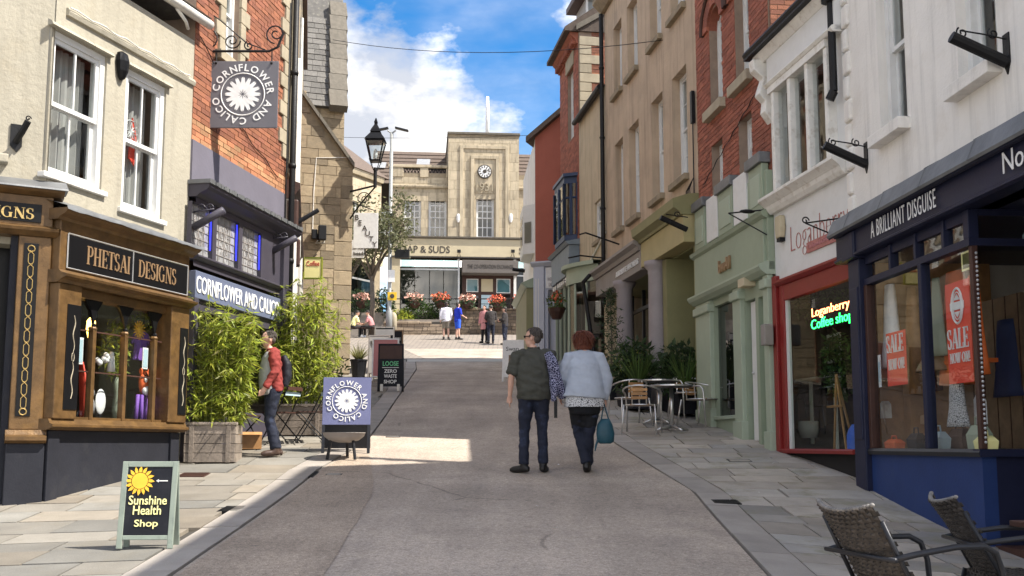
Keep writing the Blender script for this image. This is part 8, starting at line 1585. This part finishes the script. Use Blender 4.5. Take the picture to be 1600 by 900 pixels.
far_person(697, 531, 1.80, rad(0), 'person in pale lilac shirt and khaki shorts facing the railing', 'shirt_pale', 'shorts_khaki', 'hair_dark', True, (((-.26, -.02, 1.15), (.24, -.02, 1.15)), ((-.27, .05, .92), (.2, .12, .95))))
far_person(715, 531, 1.78, rad(-55), 'person in bright blue tee and blue shorts beside the pale shirt', 'shirt_blue', 'shorts_blue', 'hair_dark', True, (((-.25, .0, 1.15), (.25, .03, 1.15)), ((-.22, .2, 1.0), (.24, .26, 1.05))))
far_person(757, 536, 1.74, rad(150), 'person in long pink coat at the edge of the standing group', 'coat_pink', 'jeans_dark', 'hair_dark', False, None, 'boot', True)
far_person(767, 537, 1.76, rad(20), 'person in dark jacket between pink coat and shoulder bag', 'coat_dark', 'jeans', 'hair_grey', False, (((-.25, .03, 1.15), (.25, .03, 1.15)), ((-.12, .2, 1.1), (.12, .2, 1.1))))
far_person(789, 539, 1.72, rad(75), 'person in black top with shoulder bag nearest the olive shop corner', 'coat_dark', 'jeans', 'hair_dark', False, (((-.25, .03, 1.15), (.25, .03, 1.15)), ((-.1, .25, 1.15), (.12, .25, 1.12))), bag='black_blue')
def seated(px, py, Y, yaw, lab, top, bottom, z=None):
    p = at(px, py, Y); zz = g(p.x, Y); t = thing('person', lab, 'person', (p.x, Y, zz), yaw); hips = ((-.09, 0, .50), (.09, 0, .50)); knees = ((-.12, .42, .52), (.13, .42, .52)); anks = ((-.12, .46, .10), (.12, .40, .10)); toes = ((0, 1, 0), (.1, 1, 0)); b = MB(); top_ = V((0, .14, 1.0))
    b.tube([(0, 0, .48), (0, .02, .7), (0, .10, .9), top_, top_+V((0, .03, .06))], [(.1, .15), (.1, .145), (.1, .16), (.07, .13), (.05, .06)], 10); hd = V((0, .20, 1.10)); b.tube([top_, hd], [.055, .05], 8); sh = ((-.18, .12, .96), (.18, .12, .96)); el = ((-.23, .18, .72), (.23, .18, .72)); wr = ((-.1, .40, .66), (.1, .40, .66))
    for i in (0, 1):
        b.tube([hips[i], knees[i], anks[i]], [.085, .06, .04], 8); a = V(anks[i]); b.tube([a+V((0, -.04, -.05)), a+V((0, .16, -.06))], [.04, .03], 7); b.tube([sh[i], el[i], wr[i]], [.055, .042, .026], 8); hand(b, wr[i], (0, 1, -.1), (0, 0, 1), 1.0, .5)
    M = head(t, b, hd+V((0, .02, .09)), 0, 1.0, -.35); fuse(b, 'body', 'skin', t, .016, 4)
    b = MB(); [b.tube([hips[i], knees[i], V(anks[i])+V((0, 0, .03))], [.10, .078, .06], 9) for i in (0, 1)]; b.tube([(0, -.02, .47), (0, .0, .62)], [(.13, .17), (.13, .17)], 10); fuse(b, 'trousers', bottom, t, .018, 4); shoes(t, anks, toes, 'chalk_white')
    b = MB(); b.tube([(0, 0, .55), (0, .02, .7), (0, .10, .9), (0, .14, .99), (0, .16, 1.05)], [(.14, .19), (.13, .185), (.125, .19), (.09, .16), (.06, .07)], 12); [b.tube([(V(sh[i])+V((0, 0, 0))), el[i]], [.078, .065], 8) for i in (0, 1)]; fuse(b, 'top', top, t, .018, 4); h = hmb(M); h.ball((0, -.02, .05), (.083, .10, .09), 12, 8); h.build('hair', 'hair_dark', t, smooth=True); return t
bn = at(565, 508, 49.2); t = thing('street_bench', 'low dark bench under the small tree', 'bench', (bn.x-.1, 49.3, g(bn.x, 49.3))); [MB().box(-1.2, 1.2, -.2+k*.14, -.09+k*.14, .42, .46).build('seat_slat', 'dark_wood', t) for k in range(3)]; [MB().box(x-.04, x+.04, -.18, .18, 0, .42).build('leg', 'black_iron', t) for x in (-1, 0, 1)]
seated(552, 500, 49.2, rad(-60), 'seated person in pale yellow top at the left of bench', 'letter_yellow', 'coat_dark'); seated(581, 500, 49.2, rad(75), 'seated person in pink top leaning forward on the bench', 'coat_pink', 'coat_dark')
finish_people()
